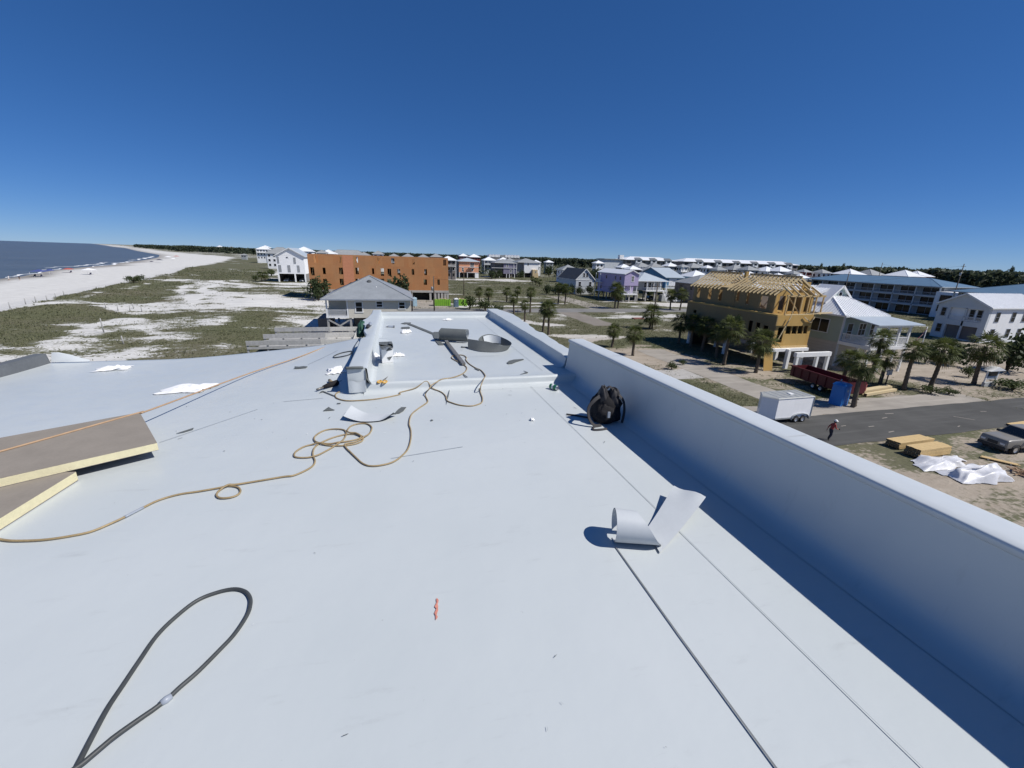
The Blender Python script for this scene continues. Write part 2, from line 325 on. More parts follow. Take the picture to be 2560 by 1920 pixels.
LOOPCABLE = [(-0.709, 6.769, 0.008), (-0.797, 6.796, 0.008), (-0.88, 6.784, 0.008), (-0.944, 6.709, 0.007), (-0.958, 6.619, 0.007), (-0.914, 6.542, 0.007), (-0.819, 6.508, 0.008), (-0.73, 6.536, 0.008), (-0.703, 6.634, 0.008)]
SIDECABLE = [(-0.808, 5.302, 0.008), (-0.79, 5.424, 0.008), (-0.733, 5.528, 0.008), (-0.695, 5.675, 0.008), (-0.666, 5.795, 0.008)]
MEMEDGE = [(2.634, 10.805, 0.25), (2.668, 10.624, 0.25), (2.748, 10.277, 0.25), (2.768, 9.592, 0.25), (2.683, 8.732, 0.25), (2.688, 8.408, 0.25), (2.595, 7.692, 0.25), (2.614, 7.431, 0.25), (2.66, 7.365, 0.25), (2.623, 7.069, 0.25), (2.611, 6.737, 0.25), (2.564, 6.339, 0.25), (2.598, 6.194, 0.25), (2.586, 5.994, 0.25)]
LEFTEDGE = [(-0.588, 5.14, 0.29), (-0.585, 5.573, 0.29), (-0.577, 6.121, 0.29), (-0.581, 6.986, 0.29), (-0.492, 7.19, 0.29), (-0.583, 7.727, 0.29), (-0.602, 8.409, 0.29), (-0.68, 8.641, 0.29), (-0.69, 9.134, 0.29), (-0.621, 9.491, 0.29), (-0.571, 10.246, 0.29)]
P_strip_a = [(-1.952, 4.075), (-1.903, 4.132), (-1.859, 4.179), (-1.854, 4.152), (-1.901, 4.1)]
P_dark_sliver = [(-1.445, 6.274), (-1.427, 6.321), (-1.455, 6.393), (-1.387, 6.362), (-1.328, 6.352), (-1.265, 6.292), (-1.279, 6.235), (-1.366, 6.253)]
P_tri = [(-0.79, 4.423), (-0.751, 4.53), (-0.718, 4.469), (-0.677, 4.428)]
P_para = [(-0.076, 4.21), (-0.04, 4.311), (-0.002, 4.383), (0.05, 4.385), (0.019, 4.279), (-0.023, 4.215)]
P_long_tip = [(1.538, 5.804), (1.602, 5.909), (1.693, 5.968), (1.856, 6.003), (1.851, 5.962), (1.712, 5.854), (1.608, 5.746), (1.543, 5.732)]
P_blade = [(0.804, 5.28), (0.814, 5.278), (0.836, 5.085), (0.822, 5.076)]
P_spike = [(0.484, 4.384), (0.507, 4.585), (0.584, 4.906), (0.54, 4.666), (0.509, 4.543)]
P_fleck = [(0.277, 3.973), (0.288, 3.967), (0.301, 3.949), (0.278, 3.941)]
P_knife = [(-0.248, 9.213), (-0.212, 9.314), (-0.087, 9.281), (-0.056, 9.278), (-0.059, 9.098), (-0.21, 9.148)]
P_oval = [(0.06, 9.035), (0.087, 9.149), (0.231, 9.178), (0.259, 9.058), (0.237, 8.968), (0.102, 8.956)]
P_clip = [(-0.683, 4.646), (-0.643, 4.643), (-0.644, 4.625), (-0.677, 4.621)]
P_clip2 = [(-0.558, 4.32), (-0.525, 4.325), (-0.526, 4.294), (-0.552, 4.298)]
P_thread = [(-0.909, 5.112), (-0.894, 5.124), (-0.74, 4.911), (-0.742, 4.896), (-0.885, 5.088), (-0.919, 5.05)]
P_vee = [(1.659, 5.333), (1.693, 5.227), (1.685, 5.214), (1.554, 5.146), (1.67, 5.231)]
P_hosetail = [(1.004, 5.547), (1.044, 5.545), (1.061, 5.45), (1.046, 5.431)]
P_stripbig = [(0.23, 9.692), (0.327, 9.492), (0.7, 8.362), (0.664, 8.207), (0.302, 9.296), (0.216, 9.5)]
P_stripend = [(0.072, 9.644), (0.162, 9.79), (0.302, 9.746), (0.28, 9.608), (0.157, 9.548)]
P_tail2 = [(0.659, 8.385), (0.717, 8.497), (0.98, 8.474), (0.83, 8.232), (0.744, 7.853), (0.732, 7.575), (0.765, 7.197), (0.674, 7.207), (0.651, 7.584), (0.652, 8.116)]
P_deckmark = [(1.044, 7.05), (1.06, 7.014), (1.2, 6.953), (1.195, 6.927), (1.033, 6.95)]
SHORE = [(-144.6, 207.6), (-148.3, 223.1), (-159.2, 248.3), (-167.8, 270.3), (-175.2, 293.7), (-182.8, 323.1), (-188.7, 359.9), (-207.1, 407.7), (-225.7, 471.3), (-246.5, 535.1), (-284, 639.4), (-357.6, 810.3), (-480.6, 1036.7), (-607.8, 1273.4), (-1131.6, 2278), (-1444.7, 2803), (-2291.9, 4355.2)]
VEG_A = [(-68.5, 95.8), (-67.7, 102.5), (-65.6, 107.2), (-58.6, 105.1), (-53.4, 100.2), (-49.2, 87.4), (-46.6, 76.5), (-45.6, 70), (-45.6, 65.3), (-46.7, 63.7)]
VEG_B = [(-68.4, 119.9), (-75.1, 141.5), (-79.1, 168.4), (-81.6, 193.8), (-71.6, 181.9), (-61.7, 146.7), (-56.1, 123), (-58, 112.6), (-63.1, 112.6)]
VEG_C = [(-97.6, 224.7), (-119.6, 302.5), (-209.3, 657.2), (-218.3, 816), (-141.2, 576.6), (-62.6, 249.4), (-63.8, 206.5), (-69.8, 196.7), (-76.8, 198.9), (-87.7, 208.6)]
VEG_F = [(-67.5, 94.2), (-70.8, 99.1), (-75.1, 114.9), (-80.4, 134.1), (-87.5, 164.4), (-91.1, 187.9), (-102.9, 239.6), (-126.4, 320.1), (-236, 752.7), (-175.9, 559.6), (-89.3, 212.6), (-81.3, 170.8), (-79, 149.1), (-70.4, 122.5), (-71.7, 117.3), (-70.4, 107.3)]
VEG_D = [(-25.4, 64.3), (-27.4, 74.7), (-28.2, 84.5), (-31.7, 103.5), (-27.2, 112.7), (-16.8, 66.6), (-19.6, 64.4)]
VEG_E = [(-45.4, 90), (-48.5, 101), (-41.1, 103.7), (-38.9, 97.9), (-42.3, 88.3)]
VEG_G = [(-43.3, 80.6), (-40.8, 84.1), (-35.9, 73.5), (-34.8, 63.9), (-39.9, 69.3)]
VEG_P = [(-48.9, 117.7), (-57.6, 151.4), (-68.6, 193.1), (-66.1, 197.6), (-60.4, 171.5), (-50.4, 136), (-45.3, 115.1)]
POSTS = [(-70.1, 100.8), (-71.3, 106.3), (-73, 111.5), (-74.4, 116.8), (-76.2, 122.4), (-77.9, 128), (-58.2, 106.1), (-54.6, 103), (-52.6, 103), (-50.1, 102), (-42.2, 75.1), (-35.9, 67.2), (-56.6, 137.4), (-73.3, 184.9), (-72.2, 187.2), (-71.6, 187.3), (-53.4, 106), (-89.4, 191.9), (-87.5, 181.9)]
BEACH = [(-142.3, 223.6), (-150.9, 243.3), (-152, 256.8), (-134.9, 240.7), (-191, 430.4), (-180.9, 395.8), (-243, 567.8), (-252.1, 609.1), (-214.7, 511.2), (-537.9, 1254.2), (-135.7, 198.3), (-134.4, 198.7)]# ---------------------------------------------------------------- ground, sea, roads
ROOF = 11.9
SHX = np.array([p[0] for p in SHORE]); SHY = np.array([p[1] for p in SHORE])
def shore_x(y):
    y = np.asarray(y, float)
    lo = SHX[0]+(y-SHY[0])*(-.30)
    hi = SHX[-1]+(y-SHY[-1])*(-.55)
    return np.where(y < SHY[0], lo, np.where(y > SHY[-1], hi, np.interp(y, SHY, SHX)))
FY = [0, 99, 115, 134, 164, 188, 240, 320, 560, 752, 1270, 2200, 4400, 40000]
FX = [-52, -70.8, -75, -80, -87.5, -92, -104, -127, -182, -240, -560, -1060, -2240, -22000]
def inpoly(x, y, poly):
    r = np.zeros(x.shape, bool); n = len(poly)
    for i in range(n):
        x0, y0 = poly[i]; x1, y1 = poly[(i+1) % n]
        c = ((y0 > y) != (y1 > y)) & (x < (x1-x0)*(y-y0)/((y1-y0) or 1e-9)+x0); r ^= c
    return r
SANDY = [(31, 84, 8, 2.6), (57, 250, 26, 12), (46, 126, 7, 3), (-32, 122, 10, 16), (36, 68, 9, 2.2), (35, 54, 7, 5), (60, 92, 6, 3), (72, 92, 6, 2.5), (10, 122, 9, 5), (20, 116, 30, 2.2), (95, 121, 16, 8), (-40, 197, 14, 4), (73, 41, 14, 5), (88, 47, 22, 5), (-14, 88, 6, 4), (30, 246, 12, 4)]
def veg(x, y):
    wx = x+(fbm(x, y, 9, 3)-.5)*9; wy = y+(fbm(x, y, 9, 5)-.5)*12
    f = fbm(x, y, 16, 11); g = fbm(x, y*.7, 4.5, 21)
    st = fbm(x*.32, y, 3.2, 71); v = .54+(f-.5)*1.15+(g-.5)*.8+(st-.5)*1.1
    v = np.where(x > -6, v+.34, v)
    v = np.where((x > 24) & (y < 62), v-.42+.34*(x < 60)*(y > 33), v)
    for P, k in ((VEG_A, .42), (VEG_B, .48), (VEG_C, .40), (VEG_D, .28), (VEG_E, .32), (VEG_G, .26), (VEG_F, .34), (VEG_P, -.9)):
        v = v+k*inpoly(wx, wy, P)
    for cx, cy, rx, ry in SANDY: v = v-.9*np.exp(-(((wx-cx)/rx)**2+((wy-cy)/ry)**2)**2)
    v = np.where(y > 300, np.maximum(v, .55+(f-.5)), v)
    xf = np.interp(y, FY, FX)+(fbm(x, y, 14, 9)-.5)*10
    v = np.where(x < xf, -.5, v)
    return np.clip(v, -.5, 1.2)
def ground_z(x, y):
    d = x-shore_x(y)
    z = np.clip(-.45+d*.011, -3, 0)
    xf = np.interp(y, FY, FX)
    dune = np.clip((x-xf+8)/10, 0, 1)*np.clip((-14-x)/18, 0, 1)*np.clip((y-30)/25, 0, 1)*np.clip((420-y)/120, 0, 1)
    z = z+dune*(fbm(x, y, 24, 31)*1.5-.35+fbm(x, y, 5, 33)*.35)
    crest = np.exp(-((x-xf-4)/6)**2)*.9*np.clip((y-30)/25, 0, 1)*np.clip((420-y)/120, 0, 1)
    return np.where(d > 30, z+crest*.8*(x < -14), z)
def axis_pts(lo, hi, step, a, b, grow):
    c = list(np.arange(a, b+step, step)); s = step; q = c[-1]
    while q < hi: s *= grow; q += s; c.append(min(q, hi))
    s = step; q = c[0]; l = []
    while q > lo: s *= grow; q -= s; l.append(max(q, lo))
    return np.array(l[::-1]+c)
gx = axis_pts(-30000, 30000, 1.0, -100, 100, 1.055); gy = axis_pts(-400, 40000, 1.0, 24, 170, 1.03)
GX, GY = np.meshgrid(gx, gy); GZ = ground_z(GX, GY)
nx, ny = len(gx), len(gy)
me = bpy.data.meshes.new('ground')
co = np.stack([GX, GY, GZ], -1).reshape(-1, 3)
ii = (np.arange(ny-1)[:, None]*nx+np.arange(nx-1)[None, :]).ravel()
fa = np.stack([ii, ii+1, ii+nx+1, ii+nx], -1)
me.vertices.add(len(co)); me.vertices.foreach_set('co', co.ravel().astype(np.float32))
me.loops.add(fa.size); me.loops.foreach_set('vertex_index', fa.ravel().astype(np.int32))
me.polygons.add(len(fa)); me.polygons.foreach_set('loop_start', (np.arange(len(fa))*4).astype(np.int32))
me.update(calc_edges=True); me.polygons.foreach_set('use_smooth', [True]*len(fa))
def attr(name, vals):
    a = me.attributes.new(name, 'FLOAT', 'POINT'); a.data.foreach_set('value', np.asarray(vals, np.float32).ravel())
attr('veg', veg(GX, GY))
attr('earth', np.clip(sst(18, 34, GX)*sst(75, 55, GY)+.25*sst(-8, 4, GX), 0, 1))
attr('wet', sst(13, 2, GX-shore_x(GY)+(fbm(GX, GY, 40, 41)-.5)*16))
gm, nt, b = nodes('ground', .9, spec=.12)
tc = N(nt, 'ShaderNodeTexCoord').outputs['Object']
def at_(n): a = N(nt, 'ShaderNodeAttribute'); a.attribute_name = n; return a.outputs['Fac']
mpg = N(nt, 'ShaderNodeMapping'); mpg.inputs['Scale'].default_value = (.42, 1, 1); L(nt, tc, mpg.inputs[0])
n1 = noise(nt, mpg.outputs[0], .62, 6, .68); n2 = noise(nt, tc, 2.6, 4, .6); n3 = noise(nt, tc, .06, 4)
sand = ramp(nt, n1.outputs[0], [(.3, (.50, .49, .465)), (.7, (.67, .66, .63))])
earth = ramp(nt, n1.outputs[0], [(.3, (.27, .225, .175)), (.7, (.42, .365, .30))])
base = mixc(nt, at_('earth'), sand, earth)
base = mixc(nt, at_('wet'), base, (.25, .235, .215, 1))
gr = ramp(nt, n2.outputs[0], [(.3, (.072, .078, .042)), (.7, (.145, .145, .082))])
gr = mixc(nt, ramp(nt, n3.outputs[0], [(.4, (0, 0, 0)), (.65, (.7, .7, .7))]), gr, (.14, .125, .085, 1))
vf = math_(nt, 'ADD', at_('veg'), math_(nt, 'ADD', math_(nt, 'MULTIPLY', n1.outputs[0], 1.35), math_(nt, 'MULTIPLY', n2.outputs[0], 1.1)))
vf = ramp(nt, math_(nt, 'SUBTRACT', vf, 1.2), [(.40, (0, 0, 0)), (.62, (1, 1, 1))])
L(nt, mixc(nt, vf, base, gr), b.inputs['Base Color'])
bump(nt, b, math_(nt, 'ADD', n1.outputs[0], math_(nt, 'MULTIPLY', n2.outputs[0], .4)), .6, .25)
me.materials.append(gm)
go = bpy.data.objects.new('ground', me); COL.objects.link(go); tag(go, kind='structure')
# sea: one sheet, only its shallow edge touches the beach
sm, nt, b = nodes('sea_water', .32, spec=.28)
tc = N(nt, 'ShaderNodeTexCoord').outputs['Object']
mp = N(nt, 'ShaderNodeMapping'); mp.inputs['Scale'].default_value = (.5, .16, 1); mp.inputs['Rotation'].default_value = (0, 0, .25); L(nt, tc, mp.inputs[0])
w1 = noise(nt, mp.outputs[0], .9, 5, .65); w2 = noise(nt, tc, .02, 3)
L(nt, ramp(nt, w2.outputs[0], [(.3, (.085, .098, .105)), (.7, (.115, .127, .13))]), b.inputs['Base Color'])
bump(nt, b, w1.outputs[0], 1.0, .9)
ms = MB(); ys = list(np.linspace(40, 900, 60))+[1200, 1700, 2500, 4000, 7000, 12000, 20000, 40000]
P = []
for y in ys:
    xs_ = float(shore_x(y)); P.append([(-40000, y, -.45), (xs_-60, y, -.45), (xs_+45, y, -.45)])
ms.grid(P); sea = struct(ms, 'sea', 'sea_water')
# foam where the swell meets the sand
plain('foam', (.82, .83, .83), .8, .1, .3)
fm = MB()
for k, (off, y0, y1) in enumerate([(22.5, 215, 262), (20, 268, 300), (14, 300, 420), (23, 330, 470), (17, 480, 700)]):
    P = []
    for y in np.linspace(y0, y1, 40):
        e = math.sin(math.pi*(y-y0)/(y1-y0)); x = float(shore_x(y))+off-24+math.sin(y*.13+k)*1.6+math.sin(y*.31)*.8; w = (.35+1.0*e*(.6+.4*math.sin(y*.7)))*(y/260)
        P.append([(x-w, y, -.44), (x+w*.6, y, -.435)])
    fm.grid(P)
tag(fm.build('surf_foam', 'foam'), 'white surf foam along the waterline of the beach', 'foam', kind='stuff')
# roads
def asphalt(name, col):
    m, nt, b = nodes(name, .85, spec=.2)
    tc = N(nt, 'ShaderNodeTexCoord').outputs['Object']
    n1 = noise(nt, tc, .25, 5, .65); n2 = noise(nt, tc, 30, 2)
    mp = N(nt, 'ShaderNodeMapping'); mp.inputs['Scale'].default_value = (.06, .9, 1); L(nt, tc, mp.inputs[0])
    n3 = noise(nt, mp.outputs[0], 1.5, 5)
    c = ramp(nt, n1.outputs[0], [(.3, c4(col, .8)), (.7, c4(col, 1.2))])
    c = mixc(nt, ramp(nt, n3.outputs[0], [(.52, (0, 0, 0)), (.7, (.35, .35, .35))]), c, c4(col, 1.9))
    c = mixc(nt, math_(nt, 'MULTIPLY', n2.outputs[0], .35), c, c4(col, .6))
    L(nt, c, b.inputs['Base Color']); bump(nt, b, n2.outputs[0], .4, .01)
asphalt('asphalt', (.085, .084, .08)); asphalt('old_asphalt', (.21, .205, .195)); asphalt('lane', (.23, .205, .175)); asphalt('slab', (.33, .30, .26))
def ribbon(name, mat, edge_a, edge_b, along, s0, s1, step, z, jit=.18, seed=0):
    m = MB(); P = []
    for s in np.arange(s0, s1+step, step):
        a = edge_a+(float(fbm(s, seed, 3, 51))-.5)*jit*2; c = edge_b+(float(fbm(s, seed+40, 3, 53))-.5)*jit*2
        r = [a+(c-a)*t for t in (0, .25, .5, .75, 1)]
        P.append([(s, q, z) if along == 'x' else (q, s, z) for q in r])
    m.grid(P, sm=False); return struct(m, name, mat)
ribbon('road', 'asphalt', 22.2, 28.0, 'x', 8, 260, .8, .024, .25)
ribbon('shoulder', 'slab', 27.6, 31.6, 'x', 20, 62, .8, .014, .9, 3)
ribbon('back_road', 'old_asphalt', 103, 111, 'x', -6, 200, 1.5, .024, .4, 5)
ribbon('lane', 'lane', 40.6, 46.4, 'y', 81, 104, 1.0, .016, .5, 7)
ribbon('driveway', 'slab', 36.4, 41, 'y', 30, 57, .8, .016, .35, 9)
ribbon('driveway', 'slab', 54, 61, 'y', 111.2, 150, 1.5, .018, .6, 11)
ribbon('driveway', 'slab', 3, 15, 'y', 111.2, 133, 1.5, .02, .3, 13)
struct(MB().box(31.2, 36.2, 41.2, 45.4, -.1, .05), 'pavement', 'concrete')
# paint scraps left on the near road
mk = MB()
for x, y, a, w in ((52.3, 24.6, -.9, 1.5), (57, 25.6, -.2, .7), (41, 23.5, .1, .8), (40.5, 24.8, 0, .7), (44.2, 26.2, .1, .8), (38, 25.4, 0, .6), (46, 27, -.1, 1.0), (49, 23.2, .2, .5)):
    d = Vector((math.cos(a), math.sin(a), 0))*w/2; n = Vector((-d.y, d.x, 0)).normalized()*.06; c = Vector((x, y, .03))
    mk.quad(c-d-n, c+d-n*.6, c+d+n, c-d+n*.7)
tag(mk.build('road_marking', 'slab'), kind='structure')
# ---------------------------------------------------------------- dune grass (uncountable)
KEEPOUT = [(22, 62, 21, 31.5), (-7, 200, 102, 112), (48, 57, 43, 64), (59, 69, 39, 64), (-13, 4, 71, 92), (-24, 17, 130, 150), (36, 42, 28, 58), (40, 47, 80, 104), (-19, -5, 59, 70), (-52, -34, 198, 225), (72, 98, 122, 150), (-15, 3, -10, 14), (8, 50, 12, 22)]
nT = 300000
r = 34*(330/34)**RNG.random(nT); th = np.radians(RNG.uniform(-46, 74, nT))
tx = r*np.sin(th); ty = r*np.cos(th)
k = RNG.random(nT) < np.clip((veg(tx, ty)+(fbm(tx, ty, 1.6, 61)-.5)*.9-.38)*1.5, .025*(veg(tx, ty) > -.3), 1)
for x0, x1, y0, y1 in KEEPOUT: k &= ~((tx > x0) & (tx < x1) & (ty > y0) & (ty < y1))
tx, ty, r = tx[k], ty[k], r[k]; tz = ground_z(tx, ty); n = len(tx); NB = 4
hgt = RNG.uniform(.06, .20, n)*(.8+r/200)*(1+(RNG.random(n) < .05)*1.2)
ang = RNG.uniform(0, 6.283, (n, NB)); lean = RNG.uniform(.3, 1.1, (n, NB)); wd = (RNG.uniform(.02, .055, (n, NB))*(.6+r/150)[:, None])
bx = tx[:, None]+np.cos(ang)*.1; by = ty[:, None]+np.sin(ang)*.1; bz = np.broadcast_to(tz[:, None]-.04, bx.shape)
px_ = -np.sin(ang)*wd; py_ = np.cos(ang)*wd; H_ = hgt[:, None]
V = np.stack([np.stack([bx-px_, by-py_, bz], -1), np.stack([bx+px_, by+py_, bz], -1), np.stack([bx+np.cos(ang)*H_*lean, by+np.sin(ang)*H_*lean, bz+H_], -1)], 2).reshape(-1, 3)
me = bpy.data.meshes.new('dune_grass'); me.vertices.add(len(V)); me.vertices.foreach_set('co', V.ravel().astype(np.float32))
nf = len(V)//3; me.loops.add(nf*3); me.loops.foreach_set('vertex_index', np.arange(nf*3, dtype=np.int32)); me.polygons.add(nf)
me.polygons.foreach_set('loop_start', (np.arange(nf)*3).astype(np.int32)); me.update(calc_edges=True)
me.materials.append(MATS['grass_leaf']); o = bpy.data.objects.new('dune_grass', me); COL.objects.link(o)
tag(o, 'olive dune grass and low ground cover on the sand', 'grass', kind='stuff')
# ---------------------------------------------------------------- far forest (one mass)
def leaf_cloud(pts, size, rng):
    """random leaf clumps: two triangles each, given centres"""
    n = len(pts); a = rng.normal(size=(n, 3)); a /= np.linalg.norm(a, axis=1)[:, None]; c = rng.normal(size=(n, 3)); c -= a*(a*c).sum(1)[:, None]; c /= np.linalg.norm(c, axis=1)[:, None]
    s = (np.asarray(size)*rng.uniform(.6, 1.3, n))[:, None]; a = a*s; c = c*s*.75
    return np.stack([pts-a, pts-c, pts+a, pts+c], 1).reshape(-1, 3)
def quads_mesh(name, V, mat):
    me = bpy.data.meshes.new(name); V = np.asarray(V); me.vertices.add(len(V)); me.vertices.foreach_set('co', V.ravel().astype(np.float32))
    nf = len(V)//4; me.loops.add(nf*4); me.loops.foreach_set('vertex_index', np.arange(nf*4, dtype=np.int32)); me.polygons.add(nf)
    me.polygons.foreach_set('loop_start', (np.arange(nf)*4).astype(np.int32)); me.update(calc_edges=True); me.materials.append(MATS[mat]); return me
bear = np.array([-34, -28, -22, -14, -6, 2, 10, 20, 32, 45, 60, 78]); near = np.array([3900, 2900, 1500, 1120, 1100, 1050, 980, 860, 640, 520, 430, 400])
allp = []; alls = []
for i in range(4200):
    t = RNG.uniform(-34, 78); r0 = np.interp(t, bear, near); u = RNG.random()**1.7
    d = r0*(1+u*.55); h = (12.2+2.6*RNG.random()+.5*math.sin(t*1.7))*(1+.0*u)*(1 if t > -18 else 1.05); w = h*.30
    cx = d*math.sin(R_(t)); cy = d*math.cos(R_(t))
    if cx < float(np.interp(cy, FY, FX))+60: continue
    m_ = 46; z = RNG.random(m_)**.7; rad = w*(1.05-.55*z)*np.sqrt(RNG.random(m_)); a = RNG.uniform(0, 6.28, m_)
    k_ = 1+d/1500
    allp.append(np.stack([cx+rad*np.cos(a)*k_, cy+rad*np.sin(a), .8+z*(h-.8)], -1)); alls.append(np.full(m_, h*.085*k_))
for i in range(700):      # scrub in front of it, in loose thickets
    t = RNG.uniform(3, 40); d = RNG.uniform(330, 900); cx = d*math.sin(R_(t)); cy = d*math.cos(R_(t)); h = RNG.uniform(3, 7)
    if vnoise(cx, cy, 60, 3) < .5: continue
    m_ = 18; z = RNG.random(m_); a = RNG.uniform(0, 6.28, m_); rad = h*.5*np.sqrt(RNG.random(m_))
    allp.append(np.stack([cx+rad*np.cos(a), cy+rad*np.sin(a), .4+z*h], -1)); alls.append(np.full(m_, h*.16))
me = quads_mesh('far_forest', leaf_cloud(np.concatenate(allp), np.concatenate(alls), RNG), 'forest_leaf')
o = bpy.data.objects.new('far_forest', me); COL.objects.link(o); tag(o, 'dark pine forest and scrub along the whole horizon', 'forest', kind='stuff')
# ---------------------------------------------------------------- the building underfoot: white membrane roof
PROF = [(4.86, .001), (4.92, .004), (4.965, .013), (4.985, .028), (4.993, .05), (5.0, .085), (5.008, .102), (5.025, .112), (5.05, .112), (5.09, .101), (5.15, .093), (5.3, .09)]+[(y, .09) for y in np.arange(5.6, 10.4, .4)]+[(10.5, .09), (10.6, .0925), (10.645, .10), (10.668, .116), (10.678, .14), (10.684, .18), (10.692, .198), (10.71, .207), (10.76, .208), (10.9, .2), (10.95, .17), (10.96, -.2)]
PRY = [q[0] for q in PROF if q[0] < 10.5]; PRZ = [q[1] for q in PROF if q[0] < 10.5]
Z = lambda p, dz=0: (p[0], p[1], p[2]+ROOF+dz)
def deck_z(x, y):      # falls to the left edge; added rise by the side parapet narrows its shadow
    return float(-.18*sst(0, 3, -.8-x)*sst(0, 4.9, y-3)+.13*math.exp(-((x+.5)/.55)**2)*sst(5.3, 6.5, y))
def rz(x, y):
    if y > 4.84 and -.6 < x < 2.33: return float(np.interp(y, PRY, PRZ))
    return deck_z(x, y)
BLD = thing('roof_building', 'building underfoot with a broad roof of white membrane and a parapet', 'building', (-1.3, 0, 0))
m = MB().box(-5.35, 2.5, -8, 7.8, 0, ROOF-.35)
m.box(-.56, 2.5, 7.8, 10.85, 0, ROOF-.05); m.build('wall', 'stucco_white', BLD)
P = []
ysr = list(np.arange(-8, 7.9, .2))+[7.88, 7.93, 7.94]
for y in ysr:
    row = []
    for x in list(np.arange(-5.35, 2.2, .2))+[2.22]:
        z = deck_z(x, y)+.004*(float(fbm(x, y, 1.1, 71))-.5)
        if y > 7.92: z -= .02+(y-7.92)*8
        row.append((x, y, ROOF+z))
    P.append(row)
DECK = MB().grid(P).build('roof_membrane', 'membrane', BLD)
MB().box(-5.35, -.3, 7.80, 7.925, ROOF-.42, ROOF-.2).build('roof_edge', 'white_paint', BLD)
# tall parapet along the right side
def top_h(y): return .55-.05*max(0, min(1, (y-1)/4.4))
P = []
for y in np.linspace(-8, 5.4, 90):
    t = top_h(y); w = .006*(float(fbm(y, 3, .9, 73))-.5)
    P.append([(x+w*(k > 2), y, ROOF+z) for k, (x, z) in enumerate([(2.17, .002), (2.215, .006), (2.25, .02), (2.278, .045), (2.297, .08), (2.312, .13), (2.322, .2), (2.338, .33), (2.350, t-.035)])])
mp_ = MB().grid(P)
mp_.quad(*[(2.36, 5.4, ROOF+z) for z in (0,)], (2.57, 5.4, ROOF), (2.57, 5.4, ROOF+top_h(5.4)-.01), (2.36, 5.4, ROOF+top_h(5.4)-.01))
mp_.box(2.36, 2.56, -8, 5.395, ROOF-1.5, ROOF+.46)
PW = mp_.build('parapet_wall', 'membrane', BLD)
P = []
for y in np.linspace(-8, 5.43, 120):
    t = top_h(y); w = .010*(float(fbm(y, 9, .7, 75))-.5); s_ = .008*(float(fbm(y, 4, .45, 76))-.5)
    P.append([(x+(s_ if k > 3 else w*.6), y, ROOF+t+z+w*.4) for k, (x, z) in enumerate([(2.362, -.034), (2.343, -.032), (2.339, -.006), (2.341, .003), (2.350, .008), (2.40, .011), (2.53, .010), (2.570, .004), (2.585, -.010), (2.59, -.05), (2.60, -.5), (2.60, -1.4)])])
cp = MB().sharp(P, (2,)); cp.quad(*[P[-1][k] for k in range(11, -1, -1)]); cp.build('parapet_cap', 'membrane_cap', PW)
for y0 in (4.3, 1.9, -.4):
    s = MB(); s.grid([[(2.345+.05*k, yy, ROOF+top_h(yy)+(.0125 if k else .006)) for k in range(5)] for yy in (y0, y0+.012)]); s.build('cap_lap', 'membrane_scrap', PW)
# lower parapet beyond it, membrane draped loosely over the outside
ED = sorted([(p[1], p[0]) for p in MEMEDGE]); EDY = [e[0] for e in ED]; EDX = [e[1] for e in ED]
P = []
for y in np.linspace(5.44, 10.98, 90):
    xo = float(np.interp(y, EDY, EDX))+.012*math.sin(y*9); w = .008*(float(fbm(y, 2, .5, 77))-.5); dip = .03*math.exp(-((y-5.46)/.1)**2)
    P.append([(2.19, y, ROOF+.0915), (2.25, y, ROOF+.097), (2.29, y, ROOF+.115), (2.31, y, ROOF+.15), (2.325+w, y, ROOF+.245-dip), (2.327+w, y, ROOF+.256-dip+w), (2.336, y, ROOF+.261-dip+w), (2.40, y, ROOF+.262+w-dip), ((2.40+xo)/2, y, ROOF+.262+w*2.5-dip), (xo-.012, y, ROOF+.258+w), (xo, y, ROOF+.248), (xo+.004, y, ROOF+.235), (xo+.01, y, ROOF+.13), (xo-.02+w, y, ROOF-.25)])
lp = MB().sharp(P, (5, 6, 9)); lp.quad(*[P[0][k] for k in range(len(P[0]))]); lp.quad(*[P[-1][k] for k in reversed(range(len(P[0])))]); lp.build('low_parapet', 'membrane', BLD)
# raised platform: rolled front curb, flat field, back upstand
P = []
for x in np.arange(-.42, 2.36, .055):
    row = []
    for y, z in PROF:
        e = math.exp(-((y-5.05)/.12)**2)+math.exp(-((y-10.7)/.15)**2)
        row.append((x, y+e*.012*(float(fbm(x, 1, .6, 79))-.5)*2, ROOF+z+(.012*e+.004)*(float(fbm(x, y*1.3, .5, 81))-.5)*(1 if z > .01 else 0)))
    P.append(row)
PLAT = MB().grid(P).build('raised_platform', 'membrane', BLD)
# left parapet of the platform
LD = sorted([(p[1], p[0]) for p in LEFTEDGE]); LDY = [e[0] for e in LD]; LDX = [e[1] for e in LD]
P = []
for y in np.linspace(5.0, 10.93, 110):
    xo = float(np.interp(y, LDY, LDX)); w = .010*(float(fbm(y, 6, .4, 83))-.5); t = .30-.06*(y-5)/6
    P.append([(-.29, y, ROOF+.0915), (-.325, y, ROOF+.098), (-.348, y, ROOF+.117), (-.360, y, ROOF+.16), (-.370+w, y, ROOF+t-.02), (-.374+w, y, ROOF+t-.004), (-.386, y, ROOF+t+.004), (-.43, y, ROOF+t+.006+w), (-.50, y, ROOF+t+.004+w*1.5), (min(-.51, xo+.012), y, ROOF+t), (xo, y, ROOF+t-.006), (xo+.002, y, ROOF+t-.02), (xo+.015, y, ROOF+t-.10), (-.575, y, ROOF-.02), (-.60, y, ROOF-.2)])
sp_ = MB().sharp(P, (5, 9))
SP = sp_.build('side_parapet', 'membrane', BLD)
